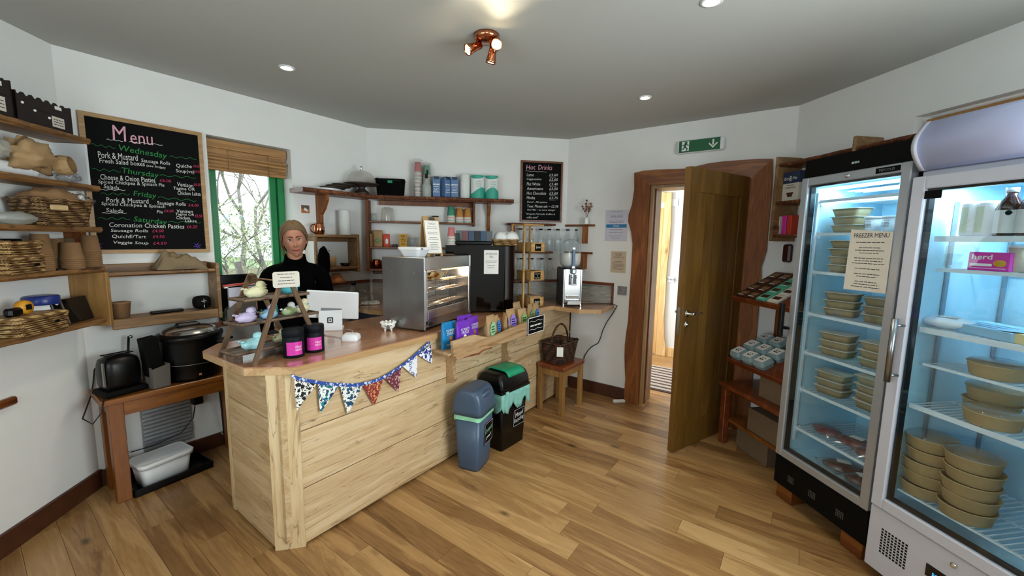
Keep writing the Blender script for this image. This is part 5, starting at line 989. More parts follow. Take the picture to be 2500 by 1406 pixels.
crumple('cellophane', 'crinkled cellophane sticking out of the tan wicker basket', 'cellophane', bkl+Vector((.09, .02, .09)), LA, .11, .10, .085, 'film', 7, lump=.6)
crumple('wrapped_bundle', 'flat clear-wrapped bundle lying left of the tan wicker basket', 'bundle', L_(48, .16, LZ[2]), LA+.1, .20, .085, .060, 'cloudy', 8, lump=.12)
# fourth shelf
b1 = basket('wicker_box', 'straw-coloured lidded wicker box, lower of two at the left of the fourth shelf', L_(20, .12, LZ[3]), LA, .19, .12, .075, 'wicker_straw', 1.02, lid=True, cat='box', rows=7)
MB().ball((.045, -.066, .04), .016, .004, .007, 12, 8).obj('finger_hole', 'black_matte', b1)
t = basket('wicker_tray', 'shallow woven tray stacked on the straw lidded box', L_(22, .12, LZ[3]+.090), LA, .15, .11, .055, 'wicker_straw', 1.2, rows=5, cat='basket')
t = thing('black_pen_case', 'black pen case lying in the shallow woven tray', 'case', L_(24, .12, LZ[3]+.148), LA); MB().box(-.05, .045, -.015, .015, 0, .012, .004).obj('case', 'black_plastic', t)
def tubstack(label, px, out, n, r, h, step, sc=1.0, m='card_brown'):
    t = thing('soup_cup_stack', label, 'paper tubs', L_(px, out, LZ[3]), LA, 'stacks of brown card soup cups')
    for i in range(n): mb = MB(); z = i*step; mb.lathe([(r, z), (r+.003, z+.002), (r+.003, z+.006), (r, z+.007), (r*.80, z+h), (r*.78, z+h)], 28, cap=False); mb.lathe([(r*.78, z+h), (0, z+h)], 28, cap=False); mb.obj('soup_cup', m, t)
tubstack('tallest stack of brown soup cups, beside the straw wicker boxes', 99, .115, 9, .040, .100, .0105)
tubstack('stack of brown soup cups half hidden behind the two front stacks', 137, .055, 7, .036, .095, .0105)
tubstack('short wide stack of brown soup cups in the middle of the fourth shelf', 172, .125, 6, .046, .090, .0100)
tubstack('stack of brown soup cups at the right end of the fourth shelf', 219, .10, 9, .044, .095, .0105)
t = thing('tub_lids', 'column of dark brown lids standing behind the short soup cup stack', 'lids', L_(165, .045, LZ[3]), LA); MB().lathe([(.028, 0), (.030, .16), (0, .16)], 20).obj('lids', 'card_dark', t)
t = thing('takeaway_disc', 'flat black plastic disc lying between the soup cup stacks', 'disc', L_(140, .15, LZ[3]), LA); MB().lathe([(.045, 0), (.046, .006), (.03, .008), (0, .008)], 24).obj('lid', 'black_plastic', t, None, None); t.scale = (.6, .5, 1)
# bottom shelf
b2 = basket('wicker_box', 'straw-coloured lidded wicker box on the bottom left shelf under the tape measure', L_(45, .12, LZ[4]), LA, .25, .14, .080, 'wicker_straw', 1.02, lid=True, cat='box', rows=8)
MB().ball((.055, -.076, .045), .016, .004, .006, 12, 8).obj('finger_hole', 'black_matte', b2)
t = thing('tape_measure', 'black and yellow tape measure on the bottom straw wicker box', 'tape measure', L_(38, .13, LZ[4]+.093), LA+R(5)); MB().xf(Matrix.Rotation(R(90), 4, 'X')).lathe([(0, -.018), (.030, -.018), (.034, 0), (.030, .018), (0, .018)], 24).obj('case', 'orange_plastic', t, (.0, 0, .034)); MB().box(-.014, .018, -.0195, -.017, .022, .048, .003).obj('face', 'black_plastic', t); MB().box(-.09, -.02, -.018, .018, 0, .040, .01).obj('grip', 'black_plastic', t)
t = thing('wipes_tub', 'white wipes tub with dark blue lid on the bottom left shelf', 'tub', L_(86, .06, LZ[4]), LA); MB().lathe([(.058, 0), (.060, .01), (.060, .115), (0, .115)], 32).obj('tub_body', 'white_plastic', t); MB().lathe([(.062, .115), (.064, .120), (.064, .155), (.058, .160), (0, .160)], 32).obj('lid', 'blue_lid', t)
MB().grid(12, 2, lambda u, v: (.0608*math.sin(R(0+65*u)), -.0608*math.cos(R(0+65*u)), .02+.06*v)).obj('label', 'sky_label', t)
t = thing('tablet_screen', 'black tablet screen leaning in the right corner of the bottom shelf', 'tablet', L_(172, .13, LZ[4]), LA+R(6)); MB().box(-.13, .11, -.006, .006, .0, .135, .004).obj('screen', 'black_gloss', t, rot=(R(-14), 0, 0)); MB().box(-.075, -.066, -.008, -.005, .002, .132).obj('silver_strip', 'silver', t, rot=(R(-14), 0, 0)); MB().box(-.10, .10, 0, .07, 0, .02, .004).obj('stand', 'black_plastic', t)
a = LFT.onwall(0, 990, .03); t = fthing(LFT, 'coat_rail', 'short oak coat rail low on the left wall at the picture edge', 'coat rail', LFT.onwall(48, 975, .03).x, 0, LFT.onwall(20, 985, .03).z); MB().box(-.55, 0, -.028, 0, -.02, .02, .008).obj('rail', 'live_oak', t)
# ---------------------------------------------------------------- upper shelf over the corner behind the counter
UD = .20; uz = BAK.onwall(1200, 485, UD).z
us = thing('upper_shelf', 'long waney oak shelf turning the corner high behind the counter', 'shelf', (0, 0, 0))
mb = MB(); x0 = WIN.onwall(738, 470, UD).x; mb.xf(WIN.m); live_shelf(mb, x0, 1.95-.08, UD, uz-.035, uz, 2, .014); mb.obj('shelf_board', ['live_oak', 'bark'], us)
mb = MB(); x1 = BAK.onwall(1255, 490, UD).x; mb.xf(BAK.m); live_shelf(mb, .083, x1, UD, uz-.035, uz, 6, .014); mb.obj('shelf_board', ['live_oak', 'bark'], us)
def corbel(fr, px, ztop, h, dep, parent, m='live_oak_up'):
    x = fr.onwall(px, 500, dep*.6).x; P = [(0, 0), (-dep, 0), (-dep*.98, -h*.12), (-dep*.72, -h*.32), (-dep*.42, -h*.45), (-dep*.40, -h*.62), (-dep*.46, -h*.78), (-dep*.36, -h*.92), (-dep*.12, -h), (0, -h)]
    mb = MB(); mb.xf(fr.m); a = [mb.v((x-.014, q[0], ztop+q[1])) for q in P]; b = [mb.v((x+.014, q[0], ztop+q[1])) for q in P]; n = len(P); mb.face(a); mb.face(b[::-1])
    for i in range(n): mb.face([a[(i+1) % n], a[i], b[i], b[(i+1) % n]])
    return mb.obj('bracket', m, parent, bevel=.002)
corbel(WIN, 790, uz-.035, .36, .17, us); corbel(BAK, 1194, uz-.035, .27, .12, us)
mb = MB(); mb.xf(BAK.m); mb.box(.10, .98, -.035, -.012, uz-.075, uz-.035); mb.obj('fixing_rail', 'live_oak', us)
def B_(px, out, z, fr=BAK): return fr.w(fr.onwall(px, 500, out).x, -out, z)
# boxed shelf unit under it
BD = .13; bxu = thing('box_shelf', 'dark oak boxed shelf unit under the long shelf on the back wall', 'shelf unit', (0, 0, 0)); xa = BAK.onwall(894, 560, BD).x; xb = BAK.onwall(1160, 520, BD).x; zb = BAK.onwall(905, 656, BD).z
def bb_(a, b, c, d_, e, f, m='live_oak', nm='shelf_board'): mb = MB(); mb.xf(BAK.m); mb.box(a, b, c, d_, e, f, .003); return mb.obj(nm, m, bxu)
bb_(xa, xa+.024, -BD-.01, 0, zb-.02, uz-.036, 'live_oak_up', 'side_board'); bb_(xb-.02, xb, -BD, 0, BAK.onwall(1150, 547, BD).z-.02, uz-.036, 'live_oak_up', 'side_board')
zt2 = BAK.onwall(1020, 541, BD).z; zt3 = BAK.onwall(920, 602, BD).z
bb_(xa+.024, xb-.02, -BD, 0, zt2-.018, zt2); bb_(xa+.024, xb-.02, -BD, 0, zt3-.018, zt3); bb_(xa-.01, xb-.05, -BD-.008, 0, zb-.02, zb); bb_(xa+.03, xb-.05, -.03, -.01, zb-.055, zb-.02, 'live_oak', 'lower_rail')
# small open box on the window wall
sbx = thing('box_shelf', 'small pale oak boxed shelf to the right of the woman', 'shelf unit', (0, 0, 0)); SD = .15
xa2 = WIN.onwall(768, 600, SD).x; xb2 = WIN.onwall(877, 600, SD).x; zt_ = WIN.onwall(820, 573, SD).z; zb_ = WIN.onwall(820, 652, SD).z
for (a, b, e, f, c) in ((xa2, xb2, zt_-.022, zt_, -SD-.005), (xa2, xb2, zb_-.022, zb_, -SD), (xa2, xa2+.02, zb_-.05, zt_-.02, -SD-.008), (xb2-.022, xb2, zb_-.05, zt_+.006, -SD-.008)):
    mb = MB(); mb.xf(WIN.m); mb.box(a, b, c, 0, e, f, .003); mb.obj('side_board' if b-a < .03 else 'shelf_board', 'shelf_pale', sbx)
mb = MB(); mb.xf(WIN.m); mb.box(xa2+.02, xb2-.02, -.03, -.01, zb_-.05, zb_-.02); mb.obj('rail', 'shelf_pale', sbx); mb = MB(); mb.xf(WIN.m); mb.box(xa2+.02, xb2-.02, -.02, -.005, zt_-.06, zt_-.02); mb.obj('rail', 'shelf_pale', sbx)
# things on the upper shelf
for k in range(4):
    t = thing('slate_platter', ('white oval platter at the bottom of the platter pile', 'dark round platter, second from the bottom of the pile', 'dark round platter, third from the bottom of the pile', 'dark round platter on top of the pile')[k], 'platter', B_(800+k*14, .105, uz+.001+k*.0185, WIN), 0, 'pile of platters on the upper shelf'); MB().lathe([(.05, 0), (.092, .004), (.096, .016), (0, .016)], 36).obj('platter', 'white_plastic' if k == 0 else 'dark_slate', t); t.scale = (1.25 if k == 0 else 1.1, 1, 1)
p = B_(881, .12, uz, WIN); p = Vector((p.x, p.y-.02, uz)); t = thing('cake_dome', 'glass cake dome on a dark wooden pedestal plate', 'cake stand', p); 
MB().lathe([(.075, 0), (.060, .02), (.03, .045), (.028, .06), (.05, .075), (.15, .082), (.152, .092), (0, .092)], 40).obj('pedestal', 'dark_slate', t)
MB().lathe([(.122, .093), (.122, .115), (.110, .155), (.08, .188), (.04, .205), (.008, .21)], 40, cap=False).obj('glass_dome', 'dome_glass', t); MB().lathe([(.004, .208), (.009, .222), (.012, .236), (.008, .246), (0, .248)], 16, cap=False).obj('knob', 'chrome', t)
t = basket('plastic_basket', 'square black plastic weave basket on the upper shelf', B_(955, .11, uz), BAK.a+R(3), .225, .15, .145, 'black_matte', 1.1, rows=16); MB().box(-.022, .022, -.092, -.081, .112, .134, .003).obj('handle_slot', 'bin_green', t); MB().box(-.11, .11, -.072, .072, .004, .12).obj('liner', 'black_matte', t)
def tallcups(label, px, out, col, n, top, fr=BAK):
    t = thing('cup_stack', label, 'paper cups', B_(px, out, uz), 0, 'tall sleeved cup stacks on the upper shelf')
    for i in range(n): mb = MB(); cup(mb, i*.0115, col if i == n-1 else (5, 2, 1)[i % 3], .026, .036, .095); mb.obj('paper_cup', CUPM, t)
    MB().lathe([(.041, 0), (.041, top), (.03, top+.012)], 20, cap=False).obj('plastic_sleeve', 'film', t)
tallcups('tallest sleeved stack of paper cups, pink cup uppermost', 1021, .08, 1, 21, .345); tallcups('sleeved stack of paper cups behind the spray bottle, green cup uppermost', 1043, .06, 2, 19, .32)
t = thing('spray_bottle', 'translucent spray bottle with black trigger on the upper shelf', 'spray bottle', B_(1042, .145, uz), BAK.a); MB().lathe([(.038, 0), (.042, .004), (.042, .10), (.036, .115), (.016, .145), (.013, .17), (0, .17)], 28).obj('bottle', 'cloudy', t); MB().box(-.015, .013, -.012, .012, .17, .215, .006).obj('trigger_head', 'black_plastic', t); MB().box(-.002, .016, -.010, .010, .205, .25, .006).obj('nozzle', 'black_plastic', t)
for k, px in enumerate((1066, 1089, 1110)):
    t = thing('oat_carton', ('blue OAT drink carton beside the spray bottle', 'blue drink carton turned side-on, middle of three', 'blue OAT drink carton beside the white roll')[k], 'carton', B_(px, .10, uz), BAK.a+R((0, 35, 0)[k]), 'oat drink cartons'); mb = MB(); mb.box(-.035, .035, -.035, .035, .0, .19, .003); mb.mi = 1; mb.box(-.0355, .0355, -.0355, .0355, .0, .012).box(-.026, .026, -.0352, .0352, .168, .196, .002); mb.obj('carton', ['carton_blue', 'carton_navy'], t)
    MB().cyl(.012, .190, .204, (0, .0), 14).obj('cap', 'white_plastic', t); mb = MB(); letters(mb, 'OAT', 0, .075, -.0362, width=.044, height=.022); lines(mb, -.03, .03, .118, -.0362, .010, 0, 2); lines(mb, -.025, .025, .10, -.0362, .004, 0, 3); lines(mb, -.028, .028, .050, -.0362, .005, 0, 3); mb.obj('lettering', 'white_matte', t)
def proll(label, p, r, h, name='kitchen_roll', m='towel_white'): t = thing(name, label, 'paper roll', p); MB().lathe([(.02, h-.01), (.02, h), (r-.003, h), (r, h-.004), (r, .003), (r-.003, 0)][::-1], 32).obj('roll', m, t); return t
proll('tall bare white kitchen roll on the upper shelf', B_(1135, .09, uz), .046, .225)
for k, px in enumerate((1166, 1200)):
    t = proll(('wrapped kitchen roll printed white and teal, left of the pair', 'wrapped kitchen roll printed white and teal, right of the pair')[k], B_(px, .085, uz), .066, .225); mb = MB()
    r = .0668
    def wf(u, v, k=k): a = R(-95+190*u); return (r*math.sin(a), -r*math.cos(a), .004+v*(.075+.030*math.sin(a*1.6+.6+k)))
    mb.grid(24, 2, wf); mb.obj('teal_print', 'towel_teal', t, None, (0, 0, R(-42))); mb = MB(); mb.grid(20, 2, lambda u, v: (r*math.sin(R(-90+150*u)), -r*math.cos(R(-90+150*u)), .222-v*.035*math.sin(PI*u)**.6)); mb.obj('teal_print', 'towel_teal', t, None, (0, 0, R(-42)))
    mb = MB()
    for q_, wd in enumerate(('JUMBO', 'KITCHEN', 'TOWEL')):
        V, F = text_mesh(wd, width=.05, height=.014); vs = [mb.v((r*1.004*math.sin(a/r), -r*1.004*math.cos(a/r), .16-q_*.022+b)) for a, b in V]
        for f in F: mb.face([vs[i] for i in f])
    mb.obj('lettering', 'towel_teal', t, None, (0, 0, R(-40)))
# in the boxed shelf
t = thing('glass_bowl', 'large upturned frosted glass bowl on the top of the boxed shelf', 'bowl', B_(946, .07, zt2)); MB().lathe([(.064, 0), (.062, .06), (.052, .115), (.03, .128), (0, .130)], 32, cap=False).obj('bowl', 'dome_glass', t)
t = thing('glass_jar', 'small clear glass beside the upturned bowl', 'glass', B_(912, .07, zt2)); MB().lathe([(.022, 0), (.026, .07)], 20).obj('glass', 'bottle_glass', t)
for k, (px, c) in enumerate(((1101, 4), (1122, 3), (1142, 3))): t = cupstack(('teal-topped cup stack, left of three in the boxed shelf', 'orange-topped cup stack, middle of three in the boxed shelf', 'orange-topped cup stack, right of three in the boxed shelf')[k], B_(px, .07, zt2), (5, 1, 5, 2, 5, 1, 5, c)[3 if k else 2:], sc=.92)
t = pouch('coffee_bag', 'kraft coffee bag with dark picture at the left of the boxed shelf', 'coffee bag', B_(921, .07, zt3), BAK.a, .085, .155, 'kraft', .05); MB().ball((0, -.022, .055), .030, .008, .020, 12, 8).obj('picture', 'leaf_a', t)
t = thing('sugar_packet', 'upright packet with white letters against the shelf side', 'packet', B_(905, .10, zt3), BAK.a); MB().box(-.012, .012, -.03, .03, 0, .12, .003).obj('packet', 'card_brown', t)
t = pouch('red_packet', 'red food packet beside the kraft coffee bag', 'packet', B_(942, .09, zt3), BAK.a+.2, .06, .12, 'red_pack', .03); MB().ball((0, -.017, .05), .014, .005, .028, 10, 8).obj('swirl', 'paper', t)
t = thing('black_pot', 'small black pot between the red packet and yellow box', 'pot', B_(962, .07, zt3), BAK.a); MB().box(-.022, .022, -.02, .02, 0, .022, .003).obj('pot', 'black_plastic', t)
t = thing('yellow_box', 'yellow tea box with dark emblem on the boxed shelf', 'box', B_(983, .08, zt3), BAK.a+.05); MB().box(-.036, .036, -.025, .025, 0, .122, .002).obj('box', 'yellow_box', t); mb = MB()
for k in range(20):
    a, b = PI*2*k/20, PI*2*(k+1)/20; mb.poly([(.022*math.cos(a), -.0257, .07+.022*math.sin(a)), (.022*math.cos(b), -.0257, .07+.022*math.sin(b)), (.018*math.cos(b), -.0257, .07+.018*math.sin(b)), (.018*math.cos(a), -.0257, .07+.018*math.sin(a))])
lines(mb, -.022, .022, .098, -.0257, .010, 0, 2); lines(mb, -.018, .018, .022, -.0257, .008, 0, 2); lines(mb, -.01, .01, .066, -.0257, .008, 0, 1); mb.obj('emblem', 'ink', t)
for k, px in enumerate((1005, 1020)): t = thing('drinking_glass', ('ribbed tumbler beside the yellow tea box', 'ribbed tumbler next to the easel')[k], 'glass', B_(px, .08, zt3), 0, 'tumblers in the boxed shelf'); MB().lathe([(.022, 0), (.030, .05), (.031, .09)], 20).obj('glass', 'bottle_glass', t)
t = thing('lidded_jar', 'glass jar with black clip lid behind the easel', 'jar', B_(1062, .07, zt2)); MB().lathe([(.035, 0), (.037, .04), (.03, .05)], 20).obj('jar', 'bottle_glass', t); MB().lathe([(.036, .05), (.036, .058), (0, .062)], 20).obj('lid', 'black_plastic', t)
def mug(label, p, rot, m='copper', sc=1.0, side=-1):
    t = thing('copper_mug', label, 'mug', p, rot, 'copper mugs'); t.scale = (sc,)*3; MB().lathe([(.030, 0), (.036, .006), (.042, .03), (.042, .055), (.036, .078), (.037, .088), (.0345, .088), (.034, .078), (.039, .055), (.038, .02), (0, .008)], 32).obj('mug_body', m, t)
    MB().tube([(side*(.036+.034*math.sin(a)), 0, .046+.032*math.cos(a)) for a in [PI*i/12 for i in range(13)]], .0042, 8).obj('handle', 'copper_dark', t); return t
mug('copper mug with large handle standing on the small boxed shelf', WIN.w(WIN.onwall(779, 560, .10).x, -.10, zt_), 0, 'copper', 1.05)
mug('dark copper mug, left of two at the bottom of the boxed shelf', B_(916, .07, zb), BAK.a, 'copper_dark', .95, 1); mug('dark copper mug beside the heated cabinet, mostly hidden', B_(945, .06, zb), BAK.a, 'copper_dark', .95, -1)
proll('tall white kitchen roll on the small boxed shelf', WIN.w(WIN.onwall(842, 560, .09).x, -.09, zt_), .049, .215)
t = thing('twine_spool', 'brown spool of twine inside the small boxed shelf', 'spool', WIN.w(WIN.onwall(812, 640, .08).x, -.08, zb_)); MB().lathe([(.030, 0), (.030, .085), (0, .085)], 24).obj('spool', 'kraft', t)
t = thing('small_pan', 'little dark handled dish inside the small boxed shelf', 'pan', WIN.w(WIN.onwall(843, 645, .08).x, -.08, zb_)); MB().lathe([(.03, 0), (.045, .025), (.042, .026), (.028, .004), (0, .004)], 24, cap=False).obj('dish', 'black_plastic', t); MB().tube([(.042, 0, .022), (.065, 0, .05)], .003, 6).obj('handle', 'black_plastic', t)
t = thing('skimmer', 'wire skimmer standing in the small boxed shelf', 'utensil', WIN.w(WIN.onwall(800, 640, .06).x, -.06, zb_)); MB().tube([(-.01, 0, 0), (0, 0, .10), (.012, 0, .135), (.022, 0, .14)], .0035, 6).obj('handle', 'steel', t); MB().xf(Matrix.Rotation(R(90), 4, 'X')).lathe([(.0, -.002), (.018, 0), (.020, .002)], 16).obj('head', 'steel', t, (.0, 0, .105))
t = thing('apron_bundle', 'black cloth bundle hanging from the left end of the small boxed shelf', 'cloth', WIN.w(xa2+.045, -SD-.05, zb_-.06)); MB().ball((0, 0, .10), .048, .040, .135, 18, 14, lambda d: 1+.18*noise.noise(d*3)).obj('cloth', 'sweater', t)
t = fthing(WIN, 'picture_card', 'small square picture card pinned between window and shelf bracket', 'picture', WIN.onwall(745, 505, 0).x, -.001, WIN.onwall(745, 520, 0).z); wq = .068
mb = MB(); mb.box(-wq/2, wq/2, -.002, 0, 0, wq*.95); mb.mi = 1; mb.poly([(-wq/2+.003, -.0025, .035), (wq/2-.003, -.0025, .035), (wq/2-.003, -.0025, wq*.95-.003), (-wq/2+.003, -.0025, wq*.95-.003)]); mb.mi = 2; mb.poly([(-.012, -.003, .022), (.020, -.003, .012), (.012, -.003, .034), (-.008, -.003, .045)]); mb.obj('card', ['terracotta', 'ceramic_grey', 'white_matte'], t)
t = fthing(WIN, 'calendar_sheet', 'white sheet of paper on the left side of the small boxed shelf', 'calendar', xa2-.001, -.075, zb_-.03, -PI/2); card('sheet', 'paper', .13, .25, t); mb = MB(); lines(mb, -.055, .055, .255, -.001, .0012, 0, 1); mb.obj('printed_line', 'ink', t)
# on the worktop by the corner
zc = .941+.205
t = thing('wooden_bowl', 'upturned terracotta-coloured bowl on the splashback cap', 'bowl', WIN.w(WIN.onwall(820, 680, .05).x, -.065, zc+.0)); MB().lathe([(.075, 0), (.062, .03), (.035, .065), (.03, .08), (0, .08)], 32).obj('bowl', 'terracotta', t)
p = WIN.w(WIN.onwall(863, 700, .28).x, -.28, ZT)
def bottleprof(r, h): return [(r*.9, 0), (r, .005), (r, h*.55), (r*.85, h*.68), (r*.42, h*.84), (r*.38, h*.86), (r*.38, h*.93), (r*.42, h*.94), (r*.42, h), (0, h)]
t = thing('soap_bottle', 'dark bottle labelled ECO beside the tablet', 'bottle', p, R(-45)); MB().lathe(bottleprof(.043, .225), 28).obj('bottle', 'ceramic_grey', t); MB().cyl(.020, .20, .232, (0, 0), 16).obj('cap', 'tub_navy', t); MB().grid(10, 2, lambda u, v: (.0435*math.sin(R(-20+80*u)), -.0435*math.cos(R(-20+80*u)), .012+.095*v)).obj('label', 'paper', t)
mb = MB(); V, F = text_mesh('ECO', width=.044, height=.02); vs = [mb.v((.044*math.sin(a/.044+.4), -.044*math.cos(a/.044+.4), .088+b)) for a, b in V]
for f in F: mb.face([vs[i] for i in f])
mb.obj('lettering', 'tub_navy', t); MB().grid(8, 2, lambda u, v: (.0438*math.sin(R(-18+76*u)), -.0438*math.cos(R(-18+76*u)), .014+.05*v*(.4+.6*u))).obj('label_wave', 'sky_label', t)
for k, (px, py, h) in enumerate(((893, 728, .13), (910, 727, .10))): t = thing('soap_dispenser', ('clear pump soap dispenser by the sink corner', 'small clear soap bottle right of the pump dispenser')[k], 'soap dispenser', WIN.w(WIN.onwall(px, 700, .24).x, -.24, ZT)); MB().lathe([(.024, 0), (.026, .07), (.012, .09), (.010, .10)], 20).obj('bottle', 'bottle_glass', t); MB().tube([(0, 0, .10), (0, 0, h), (-.02, 0, h)], .005, 6).obj('pump', 'steel_bright', t)
cloth('dish_cloth', 'folded grey dish cloth on the rounded worktop end', 'cloth', onz(905, 742, ZT), R(-40), .17, .12, .045, 'white_matte', 9)
# bottle shelves
bs = thing('bottle_shelf', 'three-tier oak shelf of empty glass bottles in the back corner', 'shelf', (0, 0, 0)); GD = .15
zz = [BAK.onwall(1300, 545, GD).z, BAK.onwall(1340, 614, GD).z, BAK.onwall(1330, 686, GD).z]; xg0 = BAK.onwall(1240, 548, GD).x; xg1 = 1.93
for k, z in enumerate(zz): mb = MB(); mb.xf(BAK.m); live_shelf(mb, xg0+(.0, .03, .05)[k], (1.80, 1.78, 1.55)[k], GD, z-.02, z, 31+k, .008); mb.obj('shelf_board', ['live_oak', 'bark'], bs)
dl = BAK.w(1.80, -GD); mb = MB(); mb.xf(DOR.m); q0 = DOR.loc(BAK.w(1.80, -.01)).x
mb.prism([(.0, -.0), (.0, -.02), (DOR.onwall(1452, 548, .02).x, -.02), (DOR.onwall(1452, 548, .02).x-.005, 0)], zz[0]-.02, zz[0]).prism([(.0, -.0), (.0, -.02), (DOR.onwall(1446, 618, .02).x, -.02), (DOR.onwall(1446, 618, .02).x-.005, 0)], zz[1]-.02, zz[1]); mb.obj('return_ledge', 'live_oak', bs)
for z, hh in ((zz[0], .19), (zz[1], .17)): mb = MB(); mb.xf(DOR.m); x = DOR.onwall(1426, 600, .06).x; mb.slab([(x-.012, z-.02), (x+.012, z-.02), (x+.012, z-hh), (x-.012, z-hh)], -.09, 0); mb.obj('bracket', 'live_oak_up', bs, bevel=.004)
mb = MB(); mb.xf(BAK.m); mb.box(xg0+.05, xg0+.075, -GD+.01, 0, zz[2]-.01, zz[0]-.02); mb.obj('side_board', 'live_oak_up', bs)
gb = None; where = ['leftmost', 'second', 'third', 'fourth', 'fifth', 'sixth', 'seventh']
def gbottle(label, p):
    global gb
    if gb: return dup(gb, label, p)
    gb = thing('glass_bottle', label, 'bottle', p, 0, 'empty glass milk bottles'); MB().lathe([(.033, 0), (.036, .004), (.036, .115), (.032, .140), (.018, .185), (.016, .205), (.019, .208), (.019, .215)], 24, cap=False).obj('bottle', 'bottle_glass', gb); MB().lathe([(.0195, .212), (.0195, .225), (0, .226)], 20, cap=False).obj('cap', 'black_plastic', gb)
    MB().tube([(.0365*math.sin(a), -.0365*math.cos(a), .12+.004*math.cos(a*4)) for a in [R(-60+120*i/12) for i in range(13)]], .0012, 4).obj('embossing', 'grey_metal', gb); return gb
for k, px in enumerate((1272, 1297, 1322, 1343, 1364, 1388, 1410)): gbottle(where[k]+' glass bottle from the left on the middle tier', B_(px, .075, zz[1]))
for k, px in enumerate((1277, 1301, 1326, 1346)): gbottle(where[k]+' glass bottle from the left on the lowest tier', B_(px, .075, zz[2]))
p = DOR.w(DOR.onwall(1432, 545, .05).x, -.055, zz[0]); t = thing('dried_flowers', 'dried seed heads in a small white bottle on the bottle shelf', 'vase', p); MB().lathe([(.020, 0), (.022, .004), (.022, .055), (.016, .065), (0, .065)], 20).obj('vase', 'ceramic', t)
for k in range(5):
    q = random.Random(k); a = Vector((0, 0, .06)); e = Vector((.004*(k-2)-.02+.012*k, q.uniform(-.01, .01)+.02-.012*k, .17+.03*(k % 3))); st_ = MB().tube([a, (a+e)/2+Vector((.006, 0, 0)), e], .0016, 5).obj('stem', 'bark', t)
    for j in range(3): c = a.lerp(e, .6+.2*j); MB().ball((c.x+q.uniform(-.012, .012), c.y+q.uniform(-.012, .012), c.z), .010).obj('seed_head', 'bark', t)
# Hot Drinks board
A0 = BAK.onwall(1272, 391, .01); A1 = BAK.onwall(1370, 545, .01); hw = (A1.x-A0.x)/2; hh = BAK.onwall(1272, 391, .01).z-BAK.onwall(1271, 541, .01).z; hx = (A0.x+A1.x)/2; hz0 = BAK.onwall(1271, 541, .01).z
hd = fthing(BAK, 'menu_board', 'brown-framed chalkboard headed Hot Drinks above the bottle shelf', 'chalkboard', hx, -.001, hz0)
MB().box(-hw+.01, hw-.01, -.012, 0, .01, hh-.01).obj('slate', 'board_black', hd); mb = MB(); f_ = .018
mb.slab([(-hw, 0), (hw, 0), (hw-f_, f_), (-hw+f_, f_)], -.02, 0).slab([(-hw, hh), (-hw+f_, hh-f_), (hw-f_, hh-f_), (hw, hh)], -.02, 0).slab([(-hw, 0), (-hw+f_, f_), (-hw+f_, hh-f_), (-hw, hh)], -.02, 0).slab([(hw, 0), (hw, hh), (hw-f_, hh-f_), (hw-f_, f_)], -.02, 0); mb.obj('frame', 'live_oak', hd)
cm = MB(); O = (hx, -.001, hz0)
def K(s, x0, y0, x1, y1, h, mi=0, **k): chalk(cm, s, x0, y0, x1, y1, h, mi, o=O, fr=BAK, out=.0145, **k)
K('Hot', 1285, 414, 1307, 414, 13, 1); K("Drinks", 1314, 414, 1348, 415, 13, 1)
for k, (s_, pr, w_) in enumerate((('Latte', '3.60', 17), ('Cappuccino', '3.60', 36), ('Flat White', '3.40', 33), ('Americano', '3.00', 40), ('Hot Chocolate', '3.60', 47), ('Mocha', '3.75', 20))):
    y = 430+k*11.2; K(s_, 1286, y, 1286+w_, y+.5, 8); K('£'+pr, 1341, y, 1362, y+.4, 7)
    a = BAK.onwall(1341, y+2.2, .0145); lines(cm, a.x-O[0], a.x-O[0]+.075, a.z-O[2], -.0145-O[1], .0015, 0, 1)
K('Decaf - All options', 1287, 496, 1336, 497, 6); K('Teas: Please ask ~ £2.90', 1287, 506, 1363, 507, 7); K('Oat Milk ~ no extra charge*', 1287, 515, 1356, 516, 6); K('"Organic Fairtrade Coffee &', 1284, 525, 1355, 526, 6); K('milks used"', 1286, 533, 1314, 533, 6)
a = BAK.onwall(1283, 417.5, .0145); wavy(cm, a.x-O[0], a.x-O[0]+.22, a.z-O[2], -.0145-O[1], .0015, .002, 20, 3)
cm.obj('chalk_lettering', ['chalk', 'chalk_rose'], hd)
# notices on the door wall
def notice(name, label, px0, py0, px1, py1, m):
    a = DOR.onwall(px0, py0, .002); b = DOR.onwall(px1, py1, .002); t = fthing(DOR, name, label, 'notice', (a.x+b.x)/2, -.001, b.z); card('sheet', m, b.x-a.x, a.z-b.z, t); return t, (b.x-a.x), (a.z-b.z)
t, w_, h_ = notice('certificate', 'white certificate with blue PASS band on the wall left of the doorway', 1479, 513, 1531, 589, 'paper_lilac'); mb = MB(); mb.box(-w_*.45, w_*.45, -.0016, -.0010, h_*.43, h_*.54); mb.mi = 1; letters(mb, 'PASS', 0, h_*.485, -.0020, 1, width=w_*.26, height=h_*.05)
for k in range(9):
    z = (.93, .80, .77, .64, .60, .36, .27, .16, .09)[k]; lines(mb, -w_*.35, w_*.35, h_*z, -.0016, .003, 2, 5, True, k)
mb.obj('print', ['bag_blue', 'white_matte', 'ink'], t)
t, w_, h_ = notice('notice', 'buff paper notice below the PASS certificate', 1492, 613, 1527, 667, 'paper_old'); mb = MB(); 
for k, s_ in enumerate(('HAVE BABY', 'YOU OWN', 'TAKEAWAY CUP')): letters(mb, ('ENJOY EVERY', 'USE YOUR', 'REUSABLE CUP')[k] if False else s_, 0, h_*(.88-.08*k), -.0016, width=w_*(.5, .38, .72)[k], height=h_*.06)
for k in range(7): lines(mb, -w_*.4, w_*.4, h_*(.52-.06*k), -.0016, .003, 0, 5, True, k)
mb.obj('print', 'ink', t)
